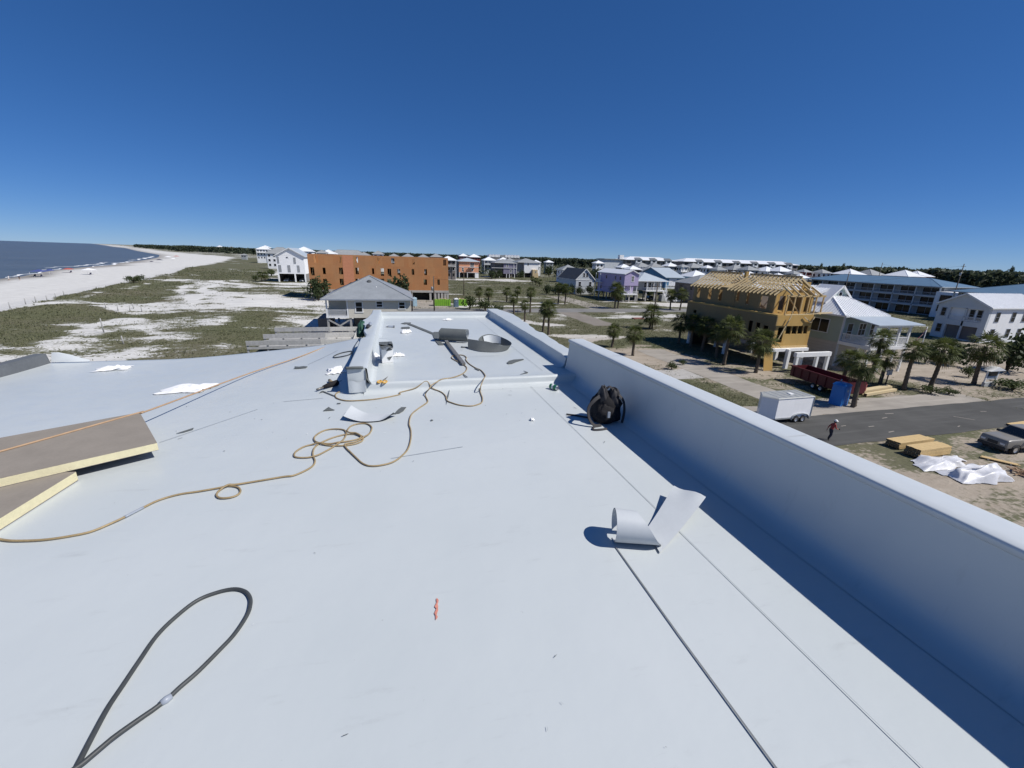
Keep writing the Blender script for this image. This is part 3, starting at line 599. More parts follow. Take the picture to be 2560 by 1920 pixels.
e_ = MB(); e_.grid([[(-.59+.20*k/6, 4.985-.02*math.sin(k/6*math.pi)*(1-j/5), ROOF+.305*j/5) for k in range(7)] for j in range(6)]); e_.quad((-.59, 4.985, ROOF), (-.59, 4.985, ROOF+.305), (-.585, 5.01, ROOF+.305), (-.585, 5.01, ROOF))
e_.quad((-.39, 4.985, ROOF), (-.39, 5.02, ROOF), (-.39, 5.02, ROOF+.305), (-.39, 4.985, ROOF+.305)); e_.build('end_face', 'siding_greywhite' if 0 else 'membrane', SP)
g = MB().grid([[(-.585+.19*k/6, 4.955-.006*math.sin(k*1.1), ROOF+.02+(.135+.015*math.sin(k*1.3))*j/3) for k in range(7)] for j in range(4)]); g.build('lower_patch', 'membrane_cap', SP)  # slightly lighter patch low on the end face
MB().tube(spline([(-.60, 4.975, ROOF+.315), (-.52, 4.968, ROOF+.318), (-.44, 4.972, ROOF+.316), (-.415, 4.98, ROOF+.31)], 4), .017, 8).build('rolled_lip', 'membrane_back', SP)
MB().grid([[(-.388+.004, 4.97, ROOF+.30), (-.386, 5.0, ROOF+.30)], [(-.384, 4.965, ROOF+.18), (-.372, 5.0, ROOF+.18)], [(-.355, 4.962, ROOF+.135), (-.345, 5.0, ROOF+.135)], [(-.335, 4.96, ROOF+.115), (-.33, 5.0, ROOF+.112)]]).build('torn_flap', 'membrane_back', SP)
# sheet laps: thin edges of the membrane rolls
def lap(pts, w, mat, zf=.004):
    s = MB(); q = [Vector((p[0], p[1], 0)) for p in pts]; rows = []
    for a, c in zip(q[:-1], q[1:]):
        n_ = max(2, int((c-a).length/.3)); d = (c-a).normalized(); nn = Vector((-d.y, d.x, 0))*w/2
        for k in range(n_+1):
            p = a.lerp(c, k/n_); h = ROOF+rz(p.x, p.y)+zf+.002; rows.append([(p.x-nn.x, p.y-nn.y, h), (p.x+nn.x, p.y+nn.y, h)])
    s.grid(rows, sm=False); s.build('membrane_lap', mat, BLD)
lap([(1.165, 1.80), (1.15, 1.2), (1.14, .3), (1.14, -2)], .008, 'seam_line'); lap([(1.63, 4.9), (1.63, -2)], .0045, 'seam_soft')
lap([(1.93, 5.3), (1.93, 10.3)], .005, 'seam_soft'); lap([(-2.0, 3.9), (-1.45, 4.62)], .006, 'seam_soft'); lap([(-1.28, 6.45), (-.95, 7.1)], .01, 'seam_soft')
lap([(-1.25, 4.82), (-.85, 4.86)], .008, 'seam_soft'); lap([(.85, 6.25), (1.55, 6.3)], .005, 'seam_soft'); lap([(-.1, 3.2), (.5, 3.3)], .006, 'seam_soft'); lap([(-.3, 10.35), (1.9, 10.35)], .008, 'seam_soft')
# dark grey upstand at the left corner
lw = MB(); lw.hexa([(-5.34, 4, ROOF-.2), (-5.22, 4, ROOF-.2), (-5.17, 7.84, ROOF-.2), (-5.34, 7.84, ROOF-.2)], [(-5.34, 4, ROOF+.04), (-5.24, 4, ROOF+.04), (-5.2, 7.84, ROOF-.03), (-5.34, 7.84, ROOF-.03)])
lw.build('corner_upstand', 'upstand_dark', BLD)
MB().grid([[(-5.16, 7.83, ROOF-.16), (-5.14, 7.86, ROOF-.02), (-5.06, 7.87, ROOF-.02)], [(-4.95, 7.82, ROOF-.17), (-4.93, 7.86, ROOF-.06), (-4.92, 7.87, ROOF-.06)], [(-4.68, 7.82, ROOF-.17), (-4.68, 7.85, ROOF-.15), (-4.68, 7.86, ROOF-.16)]]).build('corner_flashing', 'membrane_cap', BLD)
# ---------------------------------------------------------------- things lying on the roof
hs = thing('air_hose', 'long tan air hose coiled mid roof and looping over the raised platform', 'hose', (-.6, 3.2, ROOF))
HP = []
for k, p in enumerate(HOSE):
    zz = p[2]
    HP.append((p[0], p[1], ROOF+max(zz, rz(p[0], p[1])+.009)))
hp = spline(HP, 5)
hp = [(p.x, p.y, max(p.z, ROOF+rz(p.x, p.y)+.009)+.001*math.sin(k*.23)-.001) for k, p in enumerate(hp)]
hp2 = []; seen = []       # strands rest on one another where the coil crosses itself
for k, p in enumerate(hp):
    z = p[2]
    for kk in range(0, max(0, k-12), 2):
        q = hp2[kk]
        if (q[0]-p[0])**2+(q[1]-p[1])**2 < .0003: z = max(z, q[2]+.014)
    hp2.append([p[0], p[1], z])
for _ in range(4):
    for k in range(1, len(hp2)-1): hp2[k][2] = max(hp2[k][2]*.6, .25*hp2[k-1][2]+.5*hp2[k][2]+.25*hp2[k+1][2])
MB().tube(hp2, .0068, 8).build('hose', 'hose_tan', hs)
q = [p for p in hp2 if -1.665 < p[0] < -1.605 and 2.70 < p[1] < 2.83][:14]
if len(q) > 3: MB().tube(q, .0085, 8).build('tape_wrap', 'tape_grey', hs)
bh = thing('black_hose', 'thick black hose bent into a long loop in the foreground', 'hose', (-.9, 1.5, ROOF))
bpts = [(p.x, p.y, ROOF+.0095+(.012 if k > 118 else 0)*min(1, (k-118)/10)) for k, p in enumerate(spline(BLACKHOSE, 6))]
MB().tube(bpts, .0088, 10).build('hose', 'hose_black', bh)
kx = bpts[114]; MB().tube([(kx[0]+.012, kx[1]+.012, kx[2]), kx, (kx[0]-.012, kx[1]-.010, kx[2])], [.011, .014, .011], 10).build('tape_wrap', 'tape_grey', bh)
solo(MB().tube([(p.x, p.y, ROOF+rz(min(-.62, p.x), p.y)+.009) for p in spline(LOOPCABLE, 6, True)], .008, 6, closed=True), 'cable_loop', 'hose_black', 'dark cable ring lying flat beside the left side parapet', 'cable', (-.83, 6.65, ROOF))
cc = spline([Z(p) for p in SIDECABLE]+[(-.66, 6.1, ROOF+.10), (-.68, 6.9, ROOF+.15), (-.66, 7.4, ROOF+.16), (-.64, 7.8, ROOF+.16)], 6)
solo(MB().tube(cc, .006, 6), 'power_cable', 'hose_black', 'thin black cable running along the outside of the left side parapet', 'cable', (-.7, 6, ROOF))
ct = thing('taut_cord', 'taut orange-brown cord stretched over the insulation boards to the roof edge', 'cord', (-2, 5, ROOF))
MB().tube(spline([(-3.25, 3.05, ROOF+.142), (-2.80, 3.62, ROOF+.140), (-2.32, 4.30, ROOF+.137), (-2.27, 4.42, ROOF+.125), (-1.95, 6.10, ROOF+.0), (-1.55, 6.95, ROOF-.005), (-1.154, 7.86, ROOF+.003), (-1.14, 7.97, ROOF-.10)], 6), .008, 6).build('cord', 'cord_orange', ct)
def board(name, label, c, u, v, lu, lv, z, t, tilt=0):
    u = Vector((*u, 0)).normalized(); v = Vector((*v, 0)).normalized(); c = Vector((*c, 0)); rt = thing(name, label, 'board', (c.x, c.y, ROOF), 'insulation boards')
    pts = [c, c+u*lu, c+u*lu+v*lv, c+v*lv]
    h = [ROOF+z+tilt*(q-c).dot(u) for q in pts]
    fo = MB().hexa([(q.x, q.y, k+.003) for q, k in zip(pts, h)], [(q.x, q.y, k+t-.003) for q, k in zip(pts, h)]); fo.build('foam_core', 'board_foam', rt)
    for nm, dz in (('top_facer', t-.0028), ('bottom_facer', .0)):
        MB().hexa([(q.x, q.y, k+dz) for q, k in zip(pts, h)], [(q.x, q.y, k+dz+.003) for q, k in zip(pts, h)]).build(nm, 'board_paper', rt)
board('insulation_board', 'brown-faced foam insulation board lying on top of the other board', (-1.848, 3.569), (-.853, -.522), (-.526, .85), 1.6, .89, .072, .062)
board('insulation_board', 'brown-faced foam insulation board underneath, its pale edge showing', (-2.22, 3.30), (-.08, -1), (-1, .08), .95, 1.3, .004, .066)
# crumpled white rags
def rag(c, sx, sy, h, label, seed, ang=0, name='rag'):
    g = []; n_ = 16; ca, sa = math.cos(ang), math.sin(ang)
    for i in range(n_+1):
        row = []
        for j in range(n_+1):
            u = i/n_*2-1; v = j/n_*2-1; s = 1+.35*(float(vnoise(u*3+seed, v*3, 1, seed))-.5)*2
            x = u*sx*s*.5; y = v*sy*s*.5; e = max(0, 1-max(abs(u), abs(v))**3)
            z = h*e*(.15+1.1*abs(float(fbm(u*2.2+seed, v*2.2, 1, seed+3))-.5)*2+.35*float(vnoise(u*6, v*6+seed, 1, seed+5)))+.004+.006*float(vnoise(u*9, v*9, 1, seed))
            X = c[0]+x*ca-y*sa; Y = c[1]+x*sa+y*ca; row.append((X, Y, ROOF+rz(X, Y)+z+.002))
        g.append(row)
    return solo(MB().grid(g), name, 'rag', label, 'rag', (c[0], c[1], ROOF+rz(*c[:2])), 'white rags on the roof')
rag((-4.09, 7.29), .36, .26, .055, 'crumpled white rag nearest the back left roof edge', 1, .2)
rag((-2.48, 5.68), .50, .34, .045, 'spread-out white rag beside the taut cord', 2, -.1)
rag((-.85, 5.89), .20, .24, .05, 'crumpled white rag beside the end of the left side parapet', 3, .3)
rag((.155, 8.55), .18, .26, .06, 'crumpled white rag on the platform beside the dark strip', 4, 0)
rag((-.01, 6.5), .16, .14, .05, 'flat white paper to the right of the printed bag', 5, 0, 'paper_scrap')
rag((-.33, 6.45), .10, .20, .06, 'white paper scrap to the left of the printed bag', 6, .2, 'paper_scrap')
rag((1.185, 10.2), .18, .22, .03, 'small white paper scrap near the back of the platform', 8, -.5, 'paper_scrap')
rag((1.29, 3.78), .035, .04, .03, 'tiny crumpled white wrapper in front of the backpack', 9, 0, 'wrapper')
# flat scraps of membrane, dark backing up
def scrap(poly, label, mat='membrane_back', name='membrane_scrap', th=.004):
    cx = sum(p[0] for p in poly)/len(poly); cy = sum(p[1] for p in poly)/len(poly)
    m = MB(); a = [(p[0], p[1], ROOF+rz(p[0], p[1])+.006) for p in poly]; t = [(p[0], p[1], ROOF+rz(p[0], p[1])+.006+th+.01*((k*7) % 3)/2*(th < .02)*.4) for k, p in enumerate(poly)]
    m.hexa(a, t); return solo(m, name, mat, label, 'scrap', (cx, cy, ROOF+rz(cx, cy)), 'membrane scraps')
scrap(P_strip_a, 'thin dark sliver to the right of the insulation boards'); scrap(P_dark_sliver, 'jagged dark scrap on the left field below the taut cord'); scrap(P_tri, 'dark triangular scrap in front of the platform curb')
scrap(P_para, 'dark leaf-shaped scrap to the right of the curled white sheet'); scrap(P_long_tip, 'pointed dark scrap on the platform near the low parapet'); scrap(P_blade, 'short dark sliver just behind the platform front curb')
scrap(P_spike, 'long thin dark spike standing by the hose loop'); scrap(P_fleck, 'small dark fleck in the middle of the roof'); scrap(P_oval, 'dark oblong scrap behind the white rag on the platform')
scrap(P_clip, 'tiny dark clipping in front of the parapet end'); scrap(P_clip2, 'tiny dark clipping behind the curled white sheet'); scrap(P_thread, 'forked dark thread-like strip left of the parapet end')
scrap(P_vee, 'V-shaped dark offcut at the right end of the platform'); scrap(P_hosetail, 'dark torn scrap under the hose on the platform'); scrap(P_deckmark, 'dark strip end in front of the dark rolled offcut')
scrap(P_stripbig, 'long straight dark strip lying across the back of the platform'); scrap(P_stripend, 'dark scrap crossing the far end of the long strip'); scrap(P_tail2, 'dark flat tail of membrane left of the dark rolled offcut')
kn = thing('utility_knife', 'grey utility knife lying at the back left of the platform', 'knife', (-.15, 9.2, ROOF+.09))
MB().hexa([(-.2, 9.16, ROOF+.094), (-.09, 9.12, ROOF+.094), (-.085, 9.27, ROOF+.094), (-.2, 9.29, ROOF+.094)], [(-.19, 9.17, ROOF+.115), (-.09, 9.13, ROOF+.115), (-.085, 9.26, ROOF+.115), (-.2, 9.28, ROOF+.115)]).build('handle', 'tape_grey', kn)
MB().hexa([(-.245, 9.21, ROOF+.1), (-.2, 9.17, ROOF+.1), (-.2, 9.28, ROOF+.1)], [(-.245, 9.21, ROOF+.104), (-.2, 9.17, ROOF+.104), (-.2, 9.28, ROOF+.104)]).build('blade', 'steel', kn)
MB().box(-.09, -.06, 9.11, 9.27, ROOF+.094, ROOF+.118).build('end_cap', 'seam_line', kn)
# sheets that curl: outside dark backing, inside white (or the reverse)
def sheet2(grid_, name, mats, root=None, th=.0025):
    """two skins a few mm apart so that each side shows its own colour"""
    m = MB(); R = len(grid_); Cn = len(grid_[0]); V = [[Vector(p) for p in r] for r in grid_]
    def nrm(i, j):
        a = V[min(i+1, R-1)][j]-V[max(i-1, 0)][j]; b_ = V[i][min(j+1, Cn-1)]-V[i][max(j-1, 0)]; n = a.cross(b_); return n.normalized() if n.length > 1e-9 else Vector((0, 0, 1))
    m.grid([[V[i][j]+nrm(i, j)*th for j in range(Cn)] for i in range(R)], 0); m.grid([[V[i][j]-nrm(i, j)*th for j in range(Cn-1, -1, -1)] for i in range(R)], 1)
    return m
def roll(a, c, rad, a0, a1, rag_=.02, z0=0., seed=0, spiral=0., n=28, squash=1.0):
    """partial cylinder lying on the roof from a to c"""
    a = Vector((*a, 0)); c = Vector((*c, 0)); d = (c-a); L_ = d.length; d.normalize(); nn = Vector((-d.y, d.x, 0)); g = []
    for k in range(n+1):
        t = k/n; an = R_(a0+(a1-a0)*t); r = rad*(1-spiral*t); row = []
        e0 = rag_*(float(vnoise(t*9, seed, 1, seed))-.5)*2; e1 = rag_*(float(vnoise(t*7, seed+9, 1, seed+2))-.5)*2
        for j in range(9):
            p = a+d*(e0+(L_+e1-e0)*j/8)+nn*(r*math.cos(an)); row.append((p.x, p.y, ROOF+z0+rad*squash+r*squash*math.sin(an)))
        g.append(row)
    return g
solo(sheet2(roll((.74, 7.62), (1.22, 7.42), .115, -80, 262, .03, .096, 3, .06), 'x', 0), 'membrane_roll', ['membrane_back', 'membrane_scrap'], 'dark grey rolled-up membrane offcut in the middle of the platform', 'offcut', (.98, 7.52, ROOF+.09), 'rolled offcuts')
RB = [((1.13, 6.84), (.03, .20, .13)), ((1.26, 6.64), (.04, .20, .14)), ((1.42, 6.55), (.03, .15, .14)), ((1.60, 6.54), (.02, .03, .11)), ((1.76, 6.66), (.05, 0, .08)), ((1.84, 6.88), (.05, .02, .09)), ((1.76, 7.10), (0, .05, .14)), ((1.60, 7.19), (-.02, .05, .17)), ((1.46, 7.12), (-.03, .02, .16)), ((1.38, 7.0), (-.04, 0, .13))]
ba = spline([(q[0][0], q[0][1], ROOF+.097) for q in RB], 4); bt = spline([(q[0][0]+q[1][0], q[0][1]+q[1][1], ROOF+.097+q[1][2]) for q in RB], 4)
cr_ = thing('membrane_curl', 'open dark ring of curled membrane to the right of the dark roll', 'offcut', (1.5, 6.85, ROOF+.09), 'rolled offcuts')
sheet2([[a.lerp(c, k/4) for k in range(5)] for a, c in zip(ba, bt)], 'x', 0).build('band', ['membrane_back', 'membrane_back'], cr_)
sheet2([[a.lerp(c, .1+.8*k/4)+Vector((.012, -.012, .006)) for k in range(5)] for a, c in zip(ba[24:33], bt[24:33])], 'x', 0).build('white_face', ['membrane_scrap', 'membrane_scrap'], cr_)
# white flap in the right foreground: flat strip ending in a curl
fl = thing('membrane_flap', 'large white membrane strip with a curled end near the tall parapet', 'offcut', (1.45, 1.85, ROOF))
g = []
for k in range(13):
    t = k/12; a_ = Vector((1.95, 2.02, 0)).lerp(Vector((1.385, 1.69, 0)), t); c_ = Vector((1.83, 2.20, 0)).lerp(Vector((1.43, 1.90, 0)), t)
    z = .010+.085*(1-t)**1.6; g.append([(*(a_.lerp(c_, j/6).xy), ROOF+z+.010*max(0, (.25-t)/.25)*math.sin(j*1.0)) for j in range(7)])
sheet2(g, 'x', 0).build('strip', ['membrane_scrap', 'membrane_scrap'], fl)
g = []
for k in range(31):
    t = k/30; an = R_(-95+t*335); row = []
    for j in range(9):
        s = j/8; ax = Vector((1.415, 1.79, 0)).lerp(Vector((1.185, 1.875, 0)), s); r = .092*(1-.12*t)*(1+.08*s); skew = Vector((.03, -.02, 0))*(1-s)*(1-t)+Vector((-.12, .045, 0))*(1-s)*min(1, max(0, (t-.1)/.42))
        p = ax+skew+Vector((.35, .94, 0)).normalized()*(-r*math.cos(an)); row.append((p.x, p.y, ROOF+.1+r*math.sin(an)+.004))
    g.append(row)
sheet2(g, 'x', 0).build('curl', ['membrane_scrap', 'membrane_scrap'], fl)
# white sheet curled at both ends
g = []
for k in range(15):
    u = k/14; row = []
    for j in range(9):
        v = j/8; p = Vector((-.56, 4.12, 0)).lerp(Vector((-.08, 4.06, 0)), u)+Vector((.06, .20, 0))*v*(1-.55*u)-Vector((0, .07, 0))*math.sin(u*math.pi)*(1-v)
        z = .012+.075*max(0, .35-u)**1.5*4*(.6+.6*v)+.06*max(0, u-.72)**1.5*6*(1.2-v); row.append((p.x, p.y, ROOF+z))
    g.append(row)
solo(sheet2(g, 'x', 0), 'membrane_sheet', ['membrane_scrap', 'membrane_back'], 'white sheet scrap with upturned ends just behind the hose coil', 'offcut', (-.32, 4.15, ROOF), 'rolled offcuts')
# hand roller pole
wp = thing('roller_pole', 'grey metal pole lying on the platform across the hose loop', 'pole', (.86, 6.5, ROOF+.09))
MB().bar((.825, 7.36, ROOF+.125), (.888, 5.74, ROOF+.118), .05, .032).build('pole', 'steel', wp); MB().bar((.826, 7.37, ROOF+.125), (.83, 7.27, ROOF+.126), .058, .040).build('collar', 'seam_line', wp)
# printed bag
bg_ = thing('printed_bag', 'white bag with dark diamond print and torn grey top on the platform', 'bag', (-.17, 6.15, ROOF+.09))
b0 = [(-.235, 6.05), (-.083, 6.09), (-.11, 6.26), (-.27, 6.24)]; t0 = [(-.235, 6.00), (-.075, 6.05), (-.095, 6.27), (-.275, 6.25)]
sd = MB()
for k in range(4):
    k2 = (k+1) % 4; sd.grid([[Vector((*b0[k], 0)).lerp(Vector((*b0[k2], 0)), s/4)*(1-t/5)+Vector((*t0[k], 0)).lerp(Vector((*t0[k2], 0)), s/4)*(t/5)+Vector((0, 0, ROOF+.092+t/5*.27)) for s in range(5)] for t in range(6)], sm=False)
sd.build('body', 'rag', bg_)
tp = MB()
for k in range(4):
    k2 = (k+1) % 4; tp.grid([[Vector((*t0[k], 0)).lerp(Vector((*t0[k2], 0)), s/5)*(1-.05*t)+Vector((0, 0, ROOF+.362+t*(.008+.022*((s*5+k*3) % 4)/3))) for s in range(6)] for t in range(2)], sm=False)
tp.build('torn_rim', 'membrane_back', bg_); MB().quad(*[(x, y, ROOF+.30) for x, y in t0]).build('inner_shade_sheet', 'interior_shade', bg_)  # near-black sheet painted as the shade inside the open bag
fr = lambda s, t: Vector((*b0[0], 0)).lerp(Vector((*b0[1], 0)), s)*(1-t)+Vector((*t0[0], 0)).lerp(Vector((*t0[1], 0)), s)*t+Vector((.001, -.004, ROOF+.092+t*.27))
for tri in (((.38, .66), (.92, .70), (.66, .88)), ((.42, .30), (.92, .34), (.64, .12))): MB().quad(*[fr(*q) for q in tri]).build('printed_triangle', 'membrane_back', bg_)
# scissors
sc = thing('scissors', 'yellow-handled scissors at the left end of the platform front curb', 'scissors', (-.21, 5.06, ROOF+.11))
d_ = Vector((.067, .225, 0)).normalized(); n_ = Vector((-d_.y, d_.x, 0)); c_ = Vector((-.195, 5.08, ROOF+.118))
for s in (-1, 1):
    MB().hexa([c_+n_*s*.002, c_+n_*s*.014, c_+d_*.17+n_*s*.003], [c_+n_*s*.002+Vector((0, 0, .004)), c_+n_*s*.014+Vector((0, 0, .004)), c_+d_*.17+n_*s*.003+Vector((0, 0, .004))]).build('blade', 'steel', sc)
    ctr = c_-d_*.055+n_*s*.032; MB().tube([ctr+d_*.045*math.cos(a)+n_*.022*math.sin(a) for a in np.linspace(0, 2*math.pi, 14)[:-1]], .009, 7, closed=True).build('handle', 'yellow_grip', sc)
# soda can on its side
ca = thing('drink_can', 'green drink can lying on its side beside the tall parapet', 'can', (1.884, 4.72, ROOF))
ax = Vector((.076, -.13, 0)).normalized(); cc0 = Vector((1.884, 4.728, ROOF+.037))-ax*.061
MB().lathe([(.033, .008), (.033, .112)], cc0, 18, axis=ax).build('body', 'can_green', ca)
MB().lathe([(0, .004), (.022, .004), (.026, 0), (.033, .008)], cc0, 18, axis=ax).build('base', 'aluminium', ca)
MB().lathe([(.033, .112), (.027, .121), (.0265, .124), (.024, .1225), (0, .118)], cc0, 18, axis=ax).build('lid', 'aluminium', ca)
MB().lathe([(.0335, .040), (.0337, .043), (.0337, .062), (.0335, .066)], cc0, 18, axis=ax).build('label_band', 'white_paint', ca)
# backpack slumped against the parapet
bp = thing('backpack', 'black backpack slumped against the tall parapet', 'backpack', (2.04, 3.64, ROOF))
def lump(c, r, seed, n=26, k=14, fold=.14, flat=.0, pw=2.6):
    g = []
    for i in range(k+1):
        ph = math.pi*i/k; row = []
        for j in range(n):
            th = 2*math.pi*j/n; x, y, z = math.sin(ph)*math.cos(th), math.sin(ph)*math.sin(th), math.cos(ph)
            q = (abs(x)**pw+abs(y)**pw+abs(z)**pw)**(-1/pw); x, y, z = x*q, y*q, z*q
            f_ = 1+fold*(float(fbm(th*2.1+seed, ph*2.5, 1.1, seed))-.5)*2-fold*.5*abs(math.sin(th*3+seed+z*2))*math.sin(ph)
            zz = c[2]+r[2]*z*f_; row.append((c[0]+r[0]*x*f_*(1-.22*z), c[1]+r[1]*y*f_*(1-.18*z), max(ROOF+.003, zz)))
        g.append(row)
    return MB().grid(g, wrap=True)
lump((2.045, 3.66, ROOF+.15), (.165, .135, .165), 4, fold=.22).build('body', 'pack', bp); lump((2.0, 3.56, ROOF+.11), (.12, .065, .105), 9, fold=.24).build('front_pocket', 'pack', bp); lump((2.10, 3.61, ROOF+.25), (.06, .075, .11), 14, fold=.28).build('top_flap', 'pack_trim', bp)
lump((1.985, 3.63, ROOF+.275), (.05, .07, .11), 21, fold=.28).build('top_flap', 'pack_trim', bp)
def strap(pts, w, name, mat='pack_trim'):
    s = spline(pts, 6); m = MB(); rows = []
    for i, p in enumerate(s):
        t = (s[min(i+1, len(s)-1)]-s[max(i-1, 0)]).normalized(); n = t.cross(Vector((.3, -.8, .5)).normalized()).normalized()*w/2; rows.append([p-n, p+n])
    m = sheet2(rows, 'x', 0, th=.003); m.build(name, [mat, mat], bp)
strap([(1.96, 3.60, ROOF+.30), (1.87, 3.57, ROOF+.26), (1.80, 3.55, ROOF+.19), (1.80, 3.52, ROOF+.09), (1.85, 3.49, ROOF+.02), (1.93, 3.50, ROOF+.012)], .032, 'shoulder_strap')
strap([(2.12, 3.55, ROOF+.31), (2.17, 3.53, ROOF+.24), (2.185, 3.52, ROOF+.13), (2.16, 3.5, ROOF+.02)], .03, 'shoulder_strap')
strap([(1.99, 3.6, ROOF+.35), (2.03, 3.59, ROOF+.385), (2.075, 3.6, ROOF+.35)], .022, 'carry_handle')
strap([(1.90, 3.68, ROOF+.02), (1.80, 3.80, ROOF+.008), (1.70, 3.86, ROOF+.008)], .02, 'loose_strap'); strap([(1.86, 3.50, ROOF+.01), (1.80, 3.42, ROOF+.008), (1.87, 3.40, ROOF+.012), (1.95, 3.415, ROOF+.008)], .02, 'loose_strap')
MB().box(1.975, 2.0, 3.465, 3.48, ROOF+.10, ROOF+.16).build('buckle', 'tape_grey', bp)
# orange paint streak on the membrane
g = []
for k in range(11):
    t = k/10; w = .0045*(.4+math.sin(math.pi*t)**.6)*(1+.4*math.sin(k*2.3)); p = Vector((.106, 1.53, 0)).lerp(Vector((.124, 1.655, 0)), t)+Vector((.003*math.sin(k*1.7), 0, 0)); g.append([(p.x-w, p.y, ROOF+.006), (p.x+w, p.y, ROOF+.0065)])
solo(MB().grid(g), 'paint_streak', 'orange_mark', 'short orange paint streak in the middle of the foreground membrane', 'mark', (.115, 1.59, ROOF))
# green sack and gloves hanging over the side parapet, tool at its end
solo(lump((-.68, 8.75, ROOF+.14), (.10, .42, .15), 31, fold=.25), 'green_sack', 'green_bag', 'dark green sack slumped over the far side of the left parapet', 'sack', (-.68, 8.75, ROOF))
gv = thing('work_gloves', 'pair of worn grey and pink work gloves on the left side parapet', 'gloves', (-.5, 8.2, ROOF+.27))
for k, (x, y) in enumerate(((-.50, 8.33), (-.53, 8.05))): lump((x, y, ROOF+.305), (.035, .14, .03), 41+k, 14, 8, .3).build('glove', ['tape_grey', 'pack_trim'][k], gv)
hg = thing('heat_gun', 'dark hot-air tool lying at the foot of the left parapet end', 'tool', (-.82, 5.3, ROOF))
MB().tube([(-.90, 5.20, ROOF+.03), (-.84, 5.27, ROOF+.035), (-.76, 5.36, ROOF+.035)], [.02, .032, .036], 10).build('barrel', 'pack', hg); MB().tube([(-.78, 5.34, ROOF+.035), (-.84, 5.42, ROOF+.03), (-.87, 5.50, ROOF+.028)], .02, 8).build('grip', 'hose_tan', hg)
MB().tube([(-.90, 5.20, ROOF+.03), (-.96, 5.13, ROOF+.025)], .014, 8).build('nozzle', 'steel', hg)
# specks of trimmings nobody could count
sp = MB()
for k in range(110):
    x = random.uniform(-2.2, 2.0); y = random.choice([random.uniform(.6, 5), random.uniform(3.6, 5), random.uniform(5.2, 10.2)]); 
    if y > 5 and not -.2 < x < 2.1: continue
    s = random.uniform(.002, .008)*(1.3 if y > 5 else .35 if y < 3 else .9); a = random.uniform(0, 6.28); l = s*random.choice([1, 1, 1.5, 4]); h = ROOF+rz(x, y)+.007
    d = Vector((math.cos(a), math.sin(a), 0))*l; n = Vector((-math.sin(a), math.cos(a), 0))*s*.6; c = Vector((x, y, h)); sp.quad(c-d-n, c+d-n*.5, c+d+n, c-d*.6+n*.8, m=random.choice([0, 0, 1, 2]))
tag(sp.build('roof_debris', ['membrane_back', 'seam_soft', 'rag']), 'tiny trimmings and flecks scattered over the white roof', 'debris', kind='stuff')
